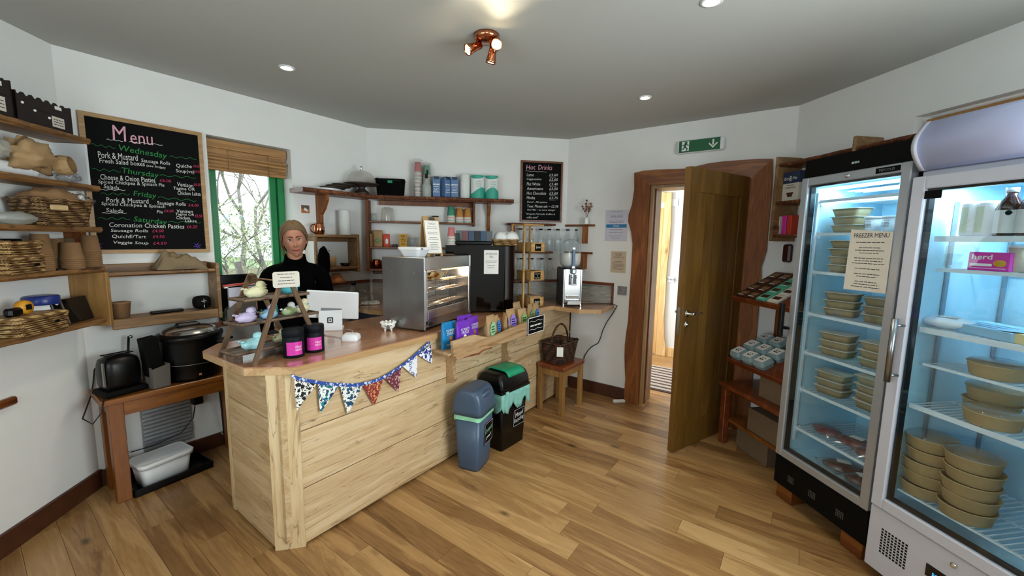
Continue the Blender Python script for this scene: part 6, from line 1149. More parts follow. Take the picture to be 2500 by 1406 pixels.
# emergency exit sign above the door
A0 = DOR.onwall(1656, 346, .04); A1 = DOR.onwall(1770, 333, .04); A2 = DOR.onwall(1658, 376, .04); ew = (A1.x-A0.x)/2; eh = A0.z-A2.z
ex = fthing(DOR, 'exit_sign', 'green emergency exit sign with running figure and down arrow', 'exit sign', (A0.x+A1.x)/2, 0, A2.z)
MB().box(-ew, ew, -.055, 0, 0, eh, .008).obj('diffuser', 'white_plastic', ex); MB().box(-ew*.93, ew*.84, -.057, -.055, .004, eh-.004).obj('green_panel', 'exit_green', ex); mb = MB(); y = -.0578; u_ = eh
mb.poly([(-ew*.80, y, .15*u_), (-ew*.48, y, .15*u_), (-ew*.48, y, .9*u_), (-ew*.80, y, .9*u_)])
ax = ew*.55
mb.poly([(ax-.006, y, .42*u_), (ax+.006, y, .42*u_), (ax+.006, y, .85*u_), (ax-.006, y, .85*u_)]); mb.poly([(ax-.034, y, .52*u_), (ax-.028, y, .60*u_), (ax, y, .33*u_), (ax, y, .18*u_)]); mb.poly([(ax+.034, y, .52*u_), (ax+.028, y, .60*u_), (ax, y, .33*u_), (ax, y, .18*u_)])
mb.obj('arrow_and_doorway', 'white_matte', ex); mb = MB(); cx = -ew*.64; y = -.0584
mb.poly([(cx+.012*math.cos(a)+.004, y, .78*u_+.010*math.sin(a)) for a in [2*PI*i/14 for i in range(14)]])
for a, b, t_ in (((.0, .70), (-.006, .45), .016), ((-.004, .68), (-.028, .58), .007), ((.004, .66), (.026, .58), .007), ((-.004, .46), (.016, .32), .010), ((.016, .33), (.010, .16), .009), ((-.006, .46), (-.018, .30), .010), ((-.018, .31), (-.036, .30), .008)):
    p0 = Vector((cx+a[0], a[1]*u_)); p1 = Vector((cx+b[0], b[1]*u_)); n_ = (p1-p0).orthogonal().normalized()*t_/2; mb.poly([(q.x, y, q.y) for q in (p0-n_, p1-n_, p1+n_, p0+n_)])
mb.obj('running_figure', 'green_dark', ex)
# ---------------------------------------------------------------- right wall: display shelves beside the door
RA = RGT.a
def G(px, out, py=700): return RGT.onwall(px, py, out)
eu = thing('display_shelves', 'reddish oak display shelves of eggs and chocolate between door and fridge', 'shelf unit', (0, 0, 0))
def rb_(name, x0, x1, y0, y1, z0, z1, m='red_oak', b=.004, parent=None): mb = MB(); mb.xf(RGT.m); mb.box(x0, x1, y0, y1, z0, z1, b); return mb.obj(name, m, parent or eu)
zE, zB, zL, zC = RGT.onwall(1776, 872, .42).z, RGT.onwall(1762, 932, .46).z, RGT.onwall(1775, 1018, .40).z, RGT.onwall(1786, 722, .42).z
rb_('bench_top', -.02, .62, -.47, -.02, zB-.035, zB, b=.012); rb_('lower_shelf', .03, .62, -.41, -.02, zL-.022, zL, 'table_oak')
tC, tE = math.atan2(RGT.onwall(1900, 662, .06).z-zC, .36), math.atan2(RGT.onwall(1862, 822, .10).z-zE, .32)
def tilted(z, ang): return RGT.m@Matrix.Translation((0, -.42, z))@Matrix.Rotation(ang, 4, 'X')
def tb_(name, z, ang, y0, y1, z0, z1): mb = MB(); mb.xf(tilted(z, ang)); mb.box(0, .62, y0, y1, z0, z1, .004); return mb.obj(name, 'red_oak', eu)
for z, ang in ((zC, tC), (zE, tE)): tb_('shelf_board', z, ang, 0, .40, -.03, 0); tb_('shelf_lip', z, ang, -.014, 0, -.034, .010)
rb_('front_leg', .005, .055, -.455, -.405, 0, zB-.035, 'red_oak'); rb_('back_leg', .02, .06, -.06, -.02, 0, zC-.03, 'live_oak_up'); rb_('side_cleat', .005, .03, -.40, -.06, zB-.08, zB-.035)
for i, (x0, y0, z0, w_, d_, h_, lb) in enumerate(((.10, -.37, .0, .30, .24, zL-.03, 'brown card box on the floor under the lower shelf'), (.22, -.39, zL+.001, .30, .26, .165, 'brown card box on the lower shelf between door and fridge'), (.30, -.39, zB+.001, .28, .28, .155, 'brown card box on the bench below the eggs'))):
    t = fthing(RGT, 'card_box', lb, 'box', x0+w_/2, y0+d_/2, z0, group='brown card boxes under the eggs'); MB().box(-w_/2, w_/2, -d_/2, d_/2, 0, h_, .003).obj('box', 'card_dark', t); MB().box(-w_/2-.0004, w_/2+.0004, -.02, .02, h_-.03, h_+.0006).obj('tape', 'card_brown', t)
eb = None; n = 0; wh = ['front left corner of the egg shelf', 'front row of the egg shelf, middle', 'front row of the egg shelf, beside the fridge', 'second row of the egg shelf, left', 'second row of the egg shelf, middle', 'second row of the egg shelf, beside the fridge', 'back row of the egg shelf, left', 'back row of the egg shelf, beside the fridge']
for r_, c_ in ((0, 0), (0, 1), (0, 2), (1, 0), (1, 1), (1, 2), (2, 0), (2, 1)):
    p = tilted(zE, tE)@Vector((.070+.118*c_, .060+.118*r_, .001)); lb = 'pale blue egg box with printed lid, '+wh[n]
    if eb is None:
        eb = thing('egg_box', lb, 'egg box', p, (tE, 0, RA), 'blue six-egg boxes'); mb = MB(); loft(mb, [(rrect(.095, .095, .02), 0), (rrect(.108, .106, .02), .028)], smooth=False)
        for a in (-.033, 0, .033):
            for b in (-.026, .026): mb.ball((a, b, .038), .019, .026, .0195, 10, 6)
        mb.obj('tray', 'egg_box', eb); mb = MB(); loft(mb, [(rrect(.108, .106, .02), .029), (rrect(.088, .086, .014), .058)], smooth=False); mb.obj('lid', 'egg_box', eb)
        lb_ = MB().box(-.038, .038, -.036, .036, .0585, .0593).obj('printed_label', 'paper', eb); mb = MB(); q = random.Random(4)
        for k in range(9): a, b = q.uniform(-.018, .018), q.uniform(-.014, .014); mb.poly([(a-.006, b-.002, .0596), (a+.007, b-.003, .0596), (a+.005, b+.004, .0596), (a-.002, b+.006, .0596)])
        mb.obj('bird_print', 'ink_dark', lb_)
    else: dup(eb, lb, p, (tE, 0, RA+R((-2, 3, 0, 2)[n % 4])))
    n += 1
n = 0
for r_ in range(4):
    for c_ in range(4):
        m = ('choc', 'choc', 'mint', 'paper_cream')[c_]; x = .035+.10*c_+.04; y = .048+.092*r_; nm = ('dark brown', 'brown', 'mint green', 'cream')[c_]
        t = fthing(RGT, 'chocolate_bar', nm+' chocolate bar, '+('front', 'second', 'third', 'back')[r_]+' row of the upper display shelf'+(', nearest the door' if c_ == 0 else ''), 'chocolate bar', x, y, zC+.001, group='chocolate bars on the display shelf'); t.location = tilted(zC, tC)@Vector((x, y, .001)); t.rotation_euler = (tC, 0, RA); MB().box(-.044, .044, -.042, .042, 0, .016, .002).obj('box', m, t)
        MB().box(-.030, .030, -.014, .020, .0162, .0166).obj('window_print', 'choc' if c_ > 1 else 'card_brown', t); MB().box(-.030, .020, -.030, -.022, .0162, .0166).obj('title_print', 'white_matte', t)
# wall shelf with cereal above
hs = thing('cereal_shelf', 'dark oak wall shelf with granola behind the black-topped fridge', 'shelf unit', (0, 0, 0)); HD = .19
zt_ = RGT.onwall(1895, 402, HD).z; z2_ = RGT.onwall(1892, 493, HD).z; z3_ = RGT.onwall(1885, 572, HD).z
mb = MB(); mb.xf(RGT.m); mb.slab([(.05, z3_-.05), (.075, z3_-.05), (.075, zt_+.05), (.05, zt_+.055)], -HD-.01, 0); mb.obj('side_board', 'shelf_pale', hs, bevel=.003)
for z, k, e in ((zt_, 41, 1.0), (z2_, 42, .60), (z3_, 43, .60)): mb = MB(); mb.xf(RGT.m); live_shelf(mb, .075, e, HD, z-.022, z, k, .01); mb.obj('shelf_board', ['live_oak', 'bark'], hs)
mb = MB(); mb.xf(RGT.m); x = RGT.onwall(2098, 345, .15).x; mb.prism([(x, -HD-.01), (x+.022, -HD-.01), (x+.022, 0), (x, 0)], zt_-.2, zt_+.065); mb.obj('side_board', 'shelf_pale', hs, bevel=.01)
p = RGT.w(RGT.onwall(1935, 480, .12).x, -.12, z2_); t = thing('granola_box', 'navy and white granola box on the cereal shelf beside the fridge', 'cereal box', p, RA); MB().box(-.070, .070, -.025, .025, 0, .205, .001).obj('box', 'paper_cream', t); mb = MB(); mb.box(-.0702, .0702, -.0254, .0254, .125, .2055); mb.obj('navy_top', 'carton_navy', t)
mb = MB(); letters(mb, 'Bio', -.035, .160, -.0262, width=.042, height=.022); letters(mb, '8', -.004, .158, -.0262, width=.018, height=.038); letters(mb, 'Me', .032, .160, -.0262, width=.034, height=.020); mb.obj('lettering', 'white_matte', t); mb = MB(); letters(mb, 'GRANOLA', 0, .095, -.0262, width=.085, height=.013); lines(mb, -.03, .03, .110, -.0262, .004, 0, 3); mb.obj('lettering', 'ink_dark', t)
MB().lathe([(.0, 0), (.018, 0), (.030, .022), (.026, .024), (0, .022)], 20).obj('bowl_picture', 'choc', t, (0, -.0262, .030)).scale = (1, .12, 1.3)
p = RGT.w(RGT.onwall(1903, 560, .12).x, -.12, z3_); t = thing('mission_box', 'white box with black mountain print on the lower cereal shelf', 'box', p, RA); MB().box(-.030, .030, -.03, .03, 0, .130, .001).obj('box', 'paper_cream', t); mb = MB(); mb.poly([(-.028, -.0305, .005), (.028, -.0305, .005), (.028, -.0305, .06), (.012, -.0305, .075), (0, -.0305, .092), (-.012, -.0305, .07), (-.028, -.0305, .062)]); letters(mb, 'MISSION', 0, .110, -.0306, width=.044, height=.009); mb.obj('print', 'ink_dark', t)
for k, (px, m) in enumerate(((1921, 'cup_pink'), (1934, 'red_pack'))): t = thing('snack_packet', ('crimson packet right of the black mountain box', 'red packet against the fridge on the lower cereal shelf')[k], 'packet', RGT.w(RGT.onwall(px, 560, .11).x, -.11, z3_), RA); MB().box(-.018, .018, -.03, .03, 0, .135, .002).obj('packet', 'magenta' if k == 0 else m, t)
t = fthing(RGT, 'wall_box', 'small dark red rounded box on the wall below the cereal shelf', 'wall box', RGT.onwall(1918, 610, .02).x+.02, 0, RGT.onwall(1918, 640, .02).z); MB().box(-.035, .035, -.04, 0, 0, .135, .012).obj('casing', 'maroon', t)
# ---------------------------------------------------------------- glass-door fridges
def wire_shelf(parent, x0, x1, y0, y1, z, lip=.014, rods=18, m='shelf_wire'):
    mb = MB(); mb.box(x0, x1, y0, y0+.004, z-lip, z+.001)
    for i in range(rods): a = x0+.01+(x1-x0-.02)*i/(rods-1); mb.box(a-.0022, a+.0022, y0+.004, y1, z-.004, z)
    for b in (y0+.02, (y0+y1)/2, y1-.01): mb.box(x0, x1, b-.002, b+.002, z-.008, z-.004)
    return mb.obj('wire_shelf', m, parent)
def fridge(name, label, x0, x1, out, zd0, zd1, ztop, body, frame, fw, zb):
    t = fthing(RGT, name, label, 'fridge', 0, 0, 0)
    b = MB(); y0 = -out+.055; t0 = .035
    b.box(x0, x0+t0, y0, -.03, zb, ztop); b.box(x1-t0, x1, y0, -.03, zb, ztop); b.box(x0+t0, x1-t0, y0, -.03, zb, zd0+.02); b.box(x0+t0, x1-t0, y0, -.03, zd1-.02, ztop); b.box(x0+t0, x1-t0, -.06, -.03, zd0, zd1); b.obj('cabinet', body, t)
    b = MB(); e = .004; a0, a1, c0, c1 = x0+t0, x1-t0, zd0+.02, zd1-.02
    b.box(a0, a0+e, y0, -.06, c0, c1).box(a1-e, a1, y0, -.06, c0, c1).box(a0, a1, y0, -.06, c0, c0+e).box(a0, a1, y0, -.06, c1-e, c1).box(a0, a1, -.064, -.06, c0, c1); b.obj('liner', 'fridge_in', t)
    b = MB(); yf = -out
    b.box(x0+.002, x0+fw, yf, yf+.045, zd0, zd1, .004).box(x1-fw, x1-.002, yf, yf+.045, zd0, zd1, .004).box(x0+fw, x1-fw, yf, yf+.045, zd0, zd0+fw, .004).box(x0+fw, x1-fw, yf, yf+.045, zd1-fw, zd1, .004); dr_ = b.obj('door_frame', frame, t)
    MB().box(x0+fw, x1-fw, yf+.012, yf+.016, zd0+fw, zd1-fw).obj('door_glass', 'fridge_glass', dr_)
    b = MB(); g = .010
    for q in ((x0+fw, x0+fw+g, zd0+fw, zd1-fw), (x1-fw-g, x1-fw, zd0+fw, zd1-fw), (x0+fw, x1-fw, zd0+fw, zd0+fw+g), (x0+fw, x1-fw, zd1-fw-g, zd1-fw)): b.box(q[0], q[1], yf+.018, yf+.046, q[2], q[3])
    b.obj('door_seal', 'black_plastic', dr_); return t, dr_
def flight(parent, x, y, z, sx, sy, e, col=(.55, .85, 1)):
    l = D.lights.new('interior_light', 'AREA'); l.shape = 'RECTANGLE'; l.size = sx; l.size_y = sy; l.energy = e; l.color = col; o = D.objects.new('interior_light', l); C.objects.link(o); o.parent = parent; o.location = (x, y, z); return o
F1 = (.68, 1.236, .58); zd0, zd1 = RGT.onwall(1882, 1097, .58).z, RGT.onwall(1957, 437, .58).z; zh = RGT.onwall(2228, 338, .56).z
f1, d1_ = fridge('freezer', 'glass-door freezer with black header and FREEZER MENU sheet', F1[0], F1[1], F1[2], zd0, zd1, zh, 'black_plastic', 'fridge_grey', .044, .10)
MB().box(F1[0], F1[1], -.565, -.50, zd1+.002, zh, .003).obj('black_header', 'black_matte', f1); MB().box(F1[0], F1[1], -.57, -.5, .10, zd0-.004, .003).obj('black_plinth', 'black_matte', f1)
mb = MB()
for gx_ in (.10, .24, .40):
    for i in range(5):
        for j in range(4): a = F1[0]+gx_+i*.009; b = .155+j*.010; mb.box(a, a+.004, -.5712, -.570, b, b+.005)
mb.obj('vent_holes', 'grey_metal', f1)
b_ = MB().box(F1[1]-.150, F1[1]-.045, -.5825, -.580, zd1-.034, zd1-.010).obj('badge', 'black_matte', d1_); mb = MB(); letters(mb, 'TEFCOLD', F1[1]-.102, zd1-.022, -.5832, width=.07, height=.010); mb.obj('lettering', 'grey_metal', b_)
MB().xf(Matrix.Translation((F1[0]+.27, -.581, zd1-.022))@Matrix.Rotation(R(90), 4, 'X')).lathe([(.012, 0), (.011, .003), (.004, .004)], 20).obj('door_lock', 'chrome', d1_)
mb = MB(); lines(mb, F1[0]+.27, F1[0]+.31, zd1+.035, -.5662, .010, 0, 3); mb.obj('display_digits', 'led_dim', f1)
hx_ = F1[0]-.012; MB().box(hx_-.012, hx_+.012, -.625, -.600, RGT.onwall(1900, 818, .61).z, RGT.onwall(1905, 738, .61).z, .004).obj('door_handle', 'black_plastic', f1); MB().box(hx_-.006, F1[0]+.02, -.605, -.57, RGT.onwall(1900, 800, .61).z, RGT.onwall(1900, 795, .61).z).obj('handle_bracket', 'black_plastic', f1)
MB().box(F1[0]+.05, F1[1]-.06, -.515, -.50, zd1-.075, zd1-.060).obj('led_strip', 'led_cold', f1); MB().box(F1[0]+.040, F1[0]+.050, -.51, -.495, zd0+.1, zd1-.08).obj('light_channel', 'shelf_wire', f1)
flight(f1, (F1[0]+F1[1])/2, -.42, zd1-.055, .4, .08, 3.8)
SZ = [RGT.onwall(px, py, .50).z for px, py in ((2010, 489), (1993, 569), (1978, 661), (1968, 762), (1955, 854), (1945, 943), (1935, 1037))]
for k, z in enumerate(SZ):
    wire_shelf(f1, F1[0]+.05, F1[1]-.05, -.50, -.08, z)
    for s_ in (F1[0]+.042, F1[1]-.052): MB().box(s_, s_+.010, -.49, -.47, z-.03, z+.006).obj('shelf_clip', 'shelf_wire', f1)
for k in range(3): MB().tube([(F1[0]+.12, -.30-.05*k, SZ[0]+.045), (F1[1]-.06, -.30-.05*k, SZ[0]+.045)], .004, 6).obj('cooling_pipe', 'shelf_wire', f1)
sh = MB().slab([(RGT.onwall(*q, .581).x, RGT.onwall(*q, .581).z) for q in ((2080, 560), (2183, 566), (2163, 717), (2060, 705))], -.5845, -.5835); sx0, sz1 = RGT.onwall(2080, 560, .584).x, RGT.onwall(2080, 560, .584).z; sx1, sz0 = RGT.onwall(2163, 717, .584).x, RGT.onwall(2163, 717, .584).z
fm = fthing(RGT, 'freezer_menu', 'cream FREEZER MENU sheet stuck to the freezer door glass', 'notice', 0, 0, 0); sh.obj('sheet', 'paper_cream', fm); mb = MB(); letters(mb, 'FREEZER MENU', (sx0+sx1)/2, sz1-.030, -.5852, width=(sx1-sx0)*.84, height=.020)
for k in range(18):
    if k not in (1, 5, 9, 11, 14): lines(mb, sx0+.02, sx1-.02, sz1-.065-k*.0125, -.5852, .003, 0, 8, True, k)
mb.obj('lettering', 'ink_dark', fm)
box0 = None
def ftray(label, x, y, z, rot=0, pale=False):
    global box0
    if box0 is None:
        box0 = thing('meal_tray', label, 'food tray', RGT.w(x, y, z), RA+rot, 'boxed frozen meals'); mb = MB(); loft(mb, [(rrect(.125, .085, .015), 0), (rrect(.150, .108, .018), .040)]); mb.obj('tray', 'kraft_tray', box0, bevel=0); mb = MB(); loft(mb, [(rrect(.160, .118, .018), .040), (rrect(.160, .118, .018), .043)]); mb.obj('lid', 'paper_cream', box0)
        return box0
    o = dup(box0, label, RGT.w(x, y, z), RA+rot)
    if pale:
        for c_ in o.children:
            if c_.name.startswith('tray'): c_.data = PALE
    return o
PALE = None
tiers = ['second', 'third', 'fourth', 'fifth', 'sixth']
cols = ((1, ((.155, 3, 0, True), (.36, 3, 90, False))), (2, ((.16, 4, 90, False), (.33, 3, 0, False))), (3, ((.165, 3, 20, False), (.38, 3, 10, False))), (4, ((.165, 3, 15, False), (.39, 3, 5, False))), (5, ((.165, 3, 10, False), (.39, 4, 0, False))))
bnm = {1: 'bottom', 2: 'second', 3: 'third', 4: 'top'}
for si, cc in cols:
    for ci, (x, n_, rt, pale) in enumerate(cc):
        for k in range(n_):
            if si == 1 and ci == 1 and k == 0: y = -.20
            y = -.40 if (si, ci) != (1, 1) else -.20
            if k == n_-1: kk = 'top'
            elif k == 0: kk = 'bottom'
            else: kk = ('second', 'third')[k-1]+' from bottom'
            o = ftray(('pale' if pale else 'brown')+' meal tray, '+kk+' of '+('left', 'right')[ci]+' stack, '+tiers[si-1]+' freezer shelf down', F1[0]+x, y, SZ[si]+.001+k*.0437, R(rt+(k*5 % 4)*2-3))
for k, x in enumerate((.30, .385, .47)):
    t = fthing(RGT, 'white_pot', ('white lidded pot, left of three on the second freezer shelf', 'white lidded pot, middle of three on the second freezer shelf', 'white lidded pot, right of three on the second freezer shelf')[k], 'pot', F1[0]+x, -.43, SZ[1]+.001, group='white pots in the freezer'); MB().lathe([(.030, 0), (.036, .070), (0, .070)], 24).obj('pot', 'white_plastic', t); MB().lathe([(.039, .070), (.039, .078), (0, .079)], 24).obj('lid', 'white_plastic', t)
    mb = MB()
    for q in range(5): lines(mb, -.018, .018, .025+.007*q, -.0365, .002, 0, 3, seed=q+k)
    mb.obj('print', 'ink', t)
for k, (x, y, z, s_, lb) in enumerate(((.16, -.40, SZ[6], 1.0, 'vacuum-packed meat, left on the lowest wire shelf of the freezer'), (.31, -.38, SZ[6], 1.1, 'vacuum-packed meat, middle of the lowest wire shelf of the freezer'), (.43, -.42, SZ[6], .9, 'vacuum-packed meat, right on the lowest wire shelf of the freezer'), (.27, -.40, zd0+.026, 1.1, 'vacuum-packed meat with white label, left on the freezer floor'), (.40, -.42, zd0+.026, 1.0, 'vacuum-packed meat with white label, right on the freezer floor'))):
    t = fthing(RGT, 'meat_pack', lb, 'meat', F1[0]+x, y, z+.001, R(17*k), group='vacuum-packed meat'); MB().ball((0, 0, .024), .085*s_, .06*s_, .024, 22, 12, lambda d: 1+.16*noise.noise(d*3+Vector((k*7, 0, 0)))).obj('meat', 'meat' if k < 3 else 'meat_dark', t); MB().grid(10, 8, lambda u, v: ((u-.5)*.21*s_, (v-.5)*.15*s_, .006+.046*math.sin(PI*u)**.5*math.sin(PI*v)**.5+.004*noise.noise(Vector((u*9, v*9, k))))).obj('vacuum_film', 'film', t)
    if k in (1, 3, 4): MB().box(-.03, .03, -.022, .022, .0525, .0535).obj('label', 'paper', t)
for k, (x, y) in enumerate(((F1[0]+.05, -.50), (F1[1]-.09, -.50), (F1[0]+.05, -.14), (F1[1]-.09, -.14))):
    t = fthing(RGT, 'wood_block', ('wooden block under the left front corner of the freezer', 'wooden block under the right front corner of the freezer', 'wooden block under the left back corner of the freezer', 'wooden block under the right back corner of the freezer')[k], 'block', x, y, 0, group='wood blocks raising the freezer'); MB().box(-.05, .06, -.045, .045, 0, .0995, .004).obj('block', 'live_oak', t)
# second fridge: white, lilac canopy, grille below
F2 = (1.262, 1.90, .608); zd0, zd1 = RGT.onwall(2142, 1237, .608).z, RGT.onwall(2240, 432, .608).z; zc0, zc1 = RGT.onwall(2236, 418, .608).z, RGT.onwall(2245, 303, .59).z
f2, d2_ = fridge('drinks_fridge', 'white upright glass-door fridge with lilac canopy at the right edge', F2[0], F2[1], F2[2], zd0, zd1, zc0, 'fridge_white', 'fridge_white', .052, .05)
mb = MB(); P = [(0, 0)]+[(-.03-.055*math.sin(PI*i/12*1.0), (zc1-zc0)*i/12) for i in range(13)]+[(0, zc1-zc0)]; y_ = -.545
a = [mb.v((F2[0]+.018, y_+q[0], zc0+.004+q[1])) for q in P]; b = [mb.v((F2[1]-.018, y_+q[0], zc0+.004+q[1])) for q in P]; n = len(P); mb.face(a); mb.face(b[::-1])
for i in range(n): mb.face([a[(i+1) % n], a[i], b[i], b[(i+1) % n]], True)
mb.obj('canopy_panel', 'canopy', f2); MB().box(F2[0], F2[1], -.545, -.03, zc0, zc1+.002, .004).obj('canopy_box', 'fridge_white', f2)
for s_ in (F2[0], F2[1]-.018):
    mb = MB(); a = [mb.v((s_, y_+q[0]*1.06, zc0+.003+q[1]*1.01)) for q in P]; b = [mb.v((s_+.018, y_+q[0]*1.06, zc0+.003+q[1]*1.01)) for q in P]; mb.face(a); mb.face(b[::-1])
    for i in range(n): mb.face([a[(i+1) % n], a[i], b[i], b[(i+1) % n]], True)
    mb.obj('canopy_end', 'fridge_white', f2)
MB().box(F2[0], F2[1], -.600, -.55, .05, zd0-.006, .004).obj('lower_panel', 'fridge_white', f2); mb = MB()
gx0, gz0 = RGT.onwall(2145, 1350, .6).x, RGT.onwall(2145, 1345, .6).z; gx1, gz1 = RGT.onwall(2225, 1300, .6).x, RGT.onwall(2155, 1287, .6).z
for i in range(8):
    for j in range(9): a = gx0+(gx1-gx0)*i/8; b = gz0+(gz1-gz0)*j/9; mb.box(a, a+(gx1-gx0)/8*.62, -.6008, -.5995, b, b+(gz1-gz0)/9*.62)
mb.obj('grille_holes', 'black_matte', f2)
kx = RGT.onwall(2329, 1380, .6); MB().xf(Matrix.Translation((kx.x, -.600, kx.z))@Matrix.Rotation(R(90), 4, 'X')).lathe([(.011, 0), (.010, .006), (.004, .007)], 20).obj('lock', 'chrome', f2)
dx = RGT.onwall(2262, 1375, .6); MB().box(dx.x, dx.x+.15, -.603, -.600, dx.z-.05, dx.z+.004, .001).obj('control_display', 'black_gloss', f2); mb = MB(); letters(mb, 'POWER', dx.x+.055, dx.z-.030, -.6035, width=.06, height=.02); mb.obj('display_lettering', 'display_blue', f2)
hz1, hz2 = RGT.onwall(2190, 778, .64).z, RGT.onwall(2170, 932, .64).z; hxx = RGT.onwall(2178, 850, .64).x; MB().tube([(hxx, -.645, hz2), (hxx, -.645, hz1)], .012, 14).obj('handle_bar', 'steel', d2_)
for z in (hz2+.03, hz1-.03): MB().tube([(hxx, -.645, z), (hxx+.012, -.606, z)], .006, 8).obj('handle_post', 'steel', d2_)
MB().box(F2[0]+.055, F2[0]+.115, -.610, -.607, zd1-.095, zd1-.062, .001).obj('door_sticker', 'black_matte', d2_)
sgf = [RGT.onwall(px, py, .53).z for px, py in ((2310, 577), (2310, 657), (2262, 800), (2290, 900), (2245, 990), (2250, 1222))]
for k, z in enumerate(sgf): wire_shelf(f2, F2[0]+.055, F2[1]-.055, (-.53, -.50, -.54, -.50, -.54, -.54)[k], -.09, z, (.022, .014, .022, .010, .020, .006)[k], 22, 'shelf_wire')
for y in (-.42, -.10): MB().box(F2[0]+.042, F2[0]+.050, y-.008, y+.008, zd0+.15, zd1-.1).obj('shelf_rail', 'grey_metal', f2)
for x in (.30, .34): MB().box(F2[0]+x, F2[0]+x+.012, -.075, -.067, zd0+.15, zd1-.1).obj('shelf_rail', 'grey_metal', f2)
flight(f2, (F2[0]+F2[1])/2, -.46, zd1-.03, .45, .08, 7.5, (.66, .9, 1)); MB().box(F2[0]+.06, F2[1]-.06, -.50, -.49, zd1-.045, zd1-.035).obj('led_strip', 'led_cold', f2)
def gpos(px, out, z): return RGT.w(RGT.onwall(px, 700, out).x, -out, z+.001)
for k, px in enumerate((2348, 2385)):
    t = thing('drink_can', ('tall white and green can on the top fridge shelf, left', 'tall white and green can beside the juice bottles')[k], 'can', gpos(px, .48, sgf[0]), RA, 'cans on the top fridge shelf'); MB().lathe([(.026, 0), (.031, .006), (.031, .125), (.027, .135), (.024, .133), (0, .132)], 28).obj('can', 'label_white', t); mb = MB(); mb.grid(10, 2, lambda u, v: (.0314*math.sin(R(-60+70*u)), -.0314*math.cos(R(-60+70*u)), .015+.10*v)); mb.obj('green_print', 'leaf_b', t)
for k, px in enumerate((2435, 2490)):
    t = thing('juice_bottle', ('dark juice bottle with white label, left on the top fridge shelf', 'dark juice bottle with white label at the picture edge')[k], 'bottle', gpos(px, .49, sgf[0]), RA, 'juice bottles'); MB().lathe([(.033, 0), (.036, .006), (.036, .10), (.028, .125), (.016, .145), (.015, .165), (0, .165)], 28).obj('bottle', 'amber_glass', t); MB().lathe([(.017, .160), (.017, .178), (0, .179)], 20).obj('cap', 'white_plastic', t); MB().lathe([(.0365, .01), (.0365, .095)], 28, cap=False).obj('label', 'label_white', t); MB().ball((.018, -.034, .085), .010, .004, .009, 12, 8).obj('label_dot', 'black_matte', t)
t = thing('butter_box', 'magenta herd butter carton on the second fridge shelf', 'carton', gpos(2418, .46, sgf[1]), RA); MB().box(-.062, .062, -.03, .03, 0, .072, .002).obj('carton', 'magenta', t); mb = MB(); letters(mb, 'herd', -.020, .054, -.0306, width=.062, height=.020, thick=.02); mb.box(-.055, .012, -.0306, -.030, .018, .028).box(-.055, .052, -.0306, -.030, .009, .011); mb.obj('lettering', 'white_matte', t); MB().ball((.034, -.029, .030), .020, .004, .014, 14, 8).obj('potato_picture', 'yellow_box', t)
t = thing('clear_packet', 'greenish clear packet left of the magenta carton', 'packet', gpos(2335, .44, sgf[1]), RA); MB().box(-.05, .05, -.02, .02, 0, .10, .01).obj('packet', 'dome_glass', t)
t = thing('oat_tub', 'beige tub at the right end of the second fridge shelf', 'tub', gpos(2485, .44, sgf[1]), RA); MB().lathe([(.032, 0), (.037, .09), (0, .09)], 24).obj('tub_body', 'paper_old', t); MB().lathe([(.039, .09), (.039, .10), (0, .10)], 24).obj('lid', 'white_plastic', t)
t = thing('wrapped_cheese', 'white paper-wrapped cheese on the third fridge shelf', 'cheese', gpos(2330, .46, sgf[2]), RA+R(15)); MB().ball((0, 0, .026), .085, .060, .026, 14, 8, lambda d: 1+.14*noise.noise(d*2.5)).obj('wrapped_cheese', 'white_plastic', t); MB().box(-.03, .03, -.03, .02, .0505, .0515).obj('label', 'paper_cream', t)
t = thing('blue_carton', 'flat pale blue printed carton on the third fridge shelf', 'carton', gpos(2445, .42, sgf[2]), RA+R(-12)); MB().box(-.13, .13, -.08, .10, 0, .035, .002).obj('carton', 'blue_board', t); mb = MB()
for q in range(3): mb.box(-.10, .05, -.05+q*.04, -.044+q*.04, .0352, .0356)
mb.obj('print', 'ink', t)
t = thing('cheese_wedge', 'cut yellow cheese wedge at the right on the third fridge shelf', 'cheese', gpos(2498, .49, sgf[2]), RA); MB().prism([(-.05, -.02), (.05, -.03), (.04, .04)], 0, .035).obj('cheese', 'cheese', t)
bowl0 = None
def kbowl(label, p, r=.078, h=.040):
    global bowl0
    if bowl0 is None:
        bowl0 = thing('kraft_bowl', label, 'food bowl', p, RA, 'kraft salad bowls'); MB().lathe([(.070, 0), (.074, .003), (.084, .052), (.087, .054), (.084, .056), (.072, .006), (0, .005)], 36).obj('bowl', 'kraft_box', bowl0); return bowl0
    return dup(bowl0, label, p)
def bstack(px, out, z, n_, where):
    for k in range(n_): kbowl('round kraft bowl, '+('top', 'second', 'third', 'fourth', 'bottom')[n_-1-k if n_-1-k < 4 else 4]+(' ' if n_ < 5 or k else ' ')+'of the stack '+where, gpos(px, out, z)+Vector((.003*math.sin(k*2), .003*math.cos(k*3), k*.053)))
    t = thing('bowl_cover', 'clear domed cover on the bowl stack '+where, 'lid', gpos(px, out, z)+Vector((0, 0, (n_-1)*.053+.055)), RA); MB().lathe([(.086, 0), (.083, .008), (.06, .013), (0, .014)], 36, cap=False).obj('lid', 'film', t)
bstack(2332, .46, sgf[5], 5, 'at the left on the fridge floor'); bstack(2448, .47, sgf[5], 5, 'at the right on the fridge floor'); bstack(2470, .32, sgf[4], 2, 'at the back of the fifth fridge shelf'); bstack(2480, .46, sgf[4], 1, 'at the front of the fifth fridge shelf'); bstack(2472, .42, sgf[3], 1, 'alone on the thin wire shelf')
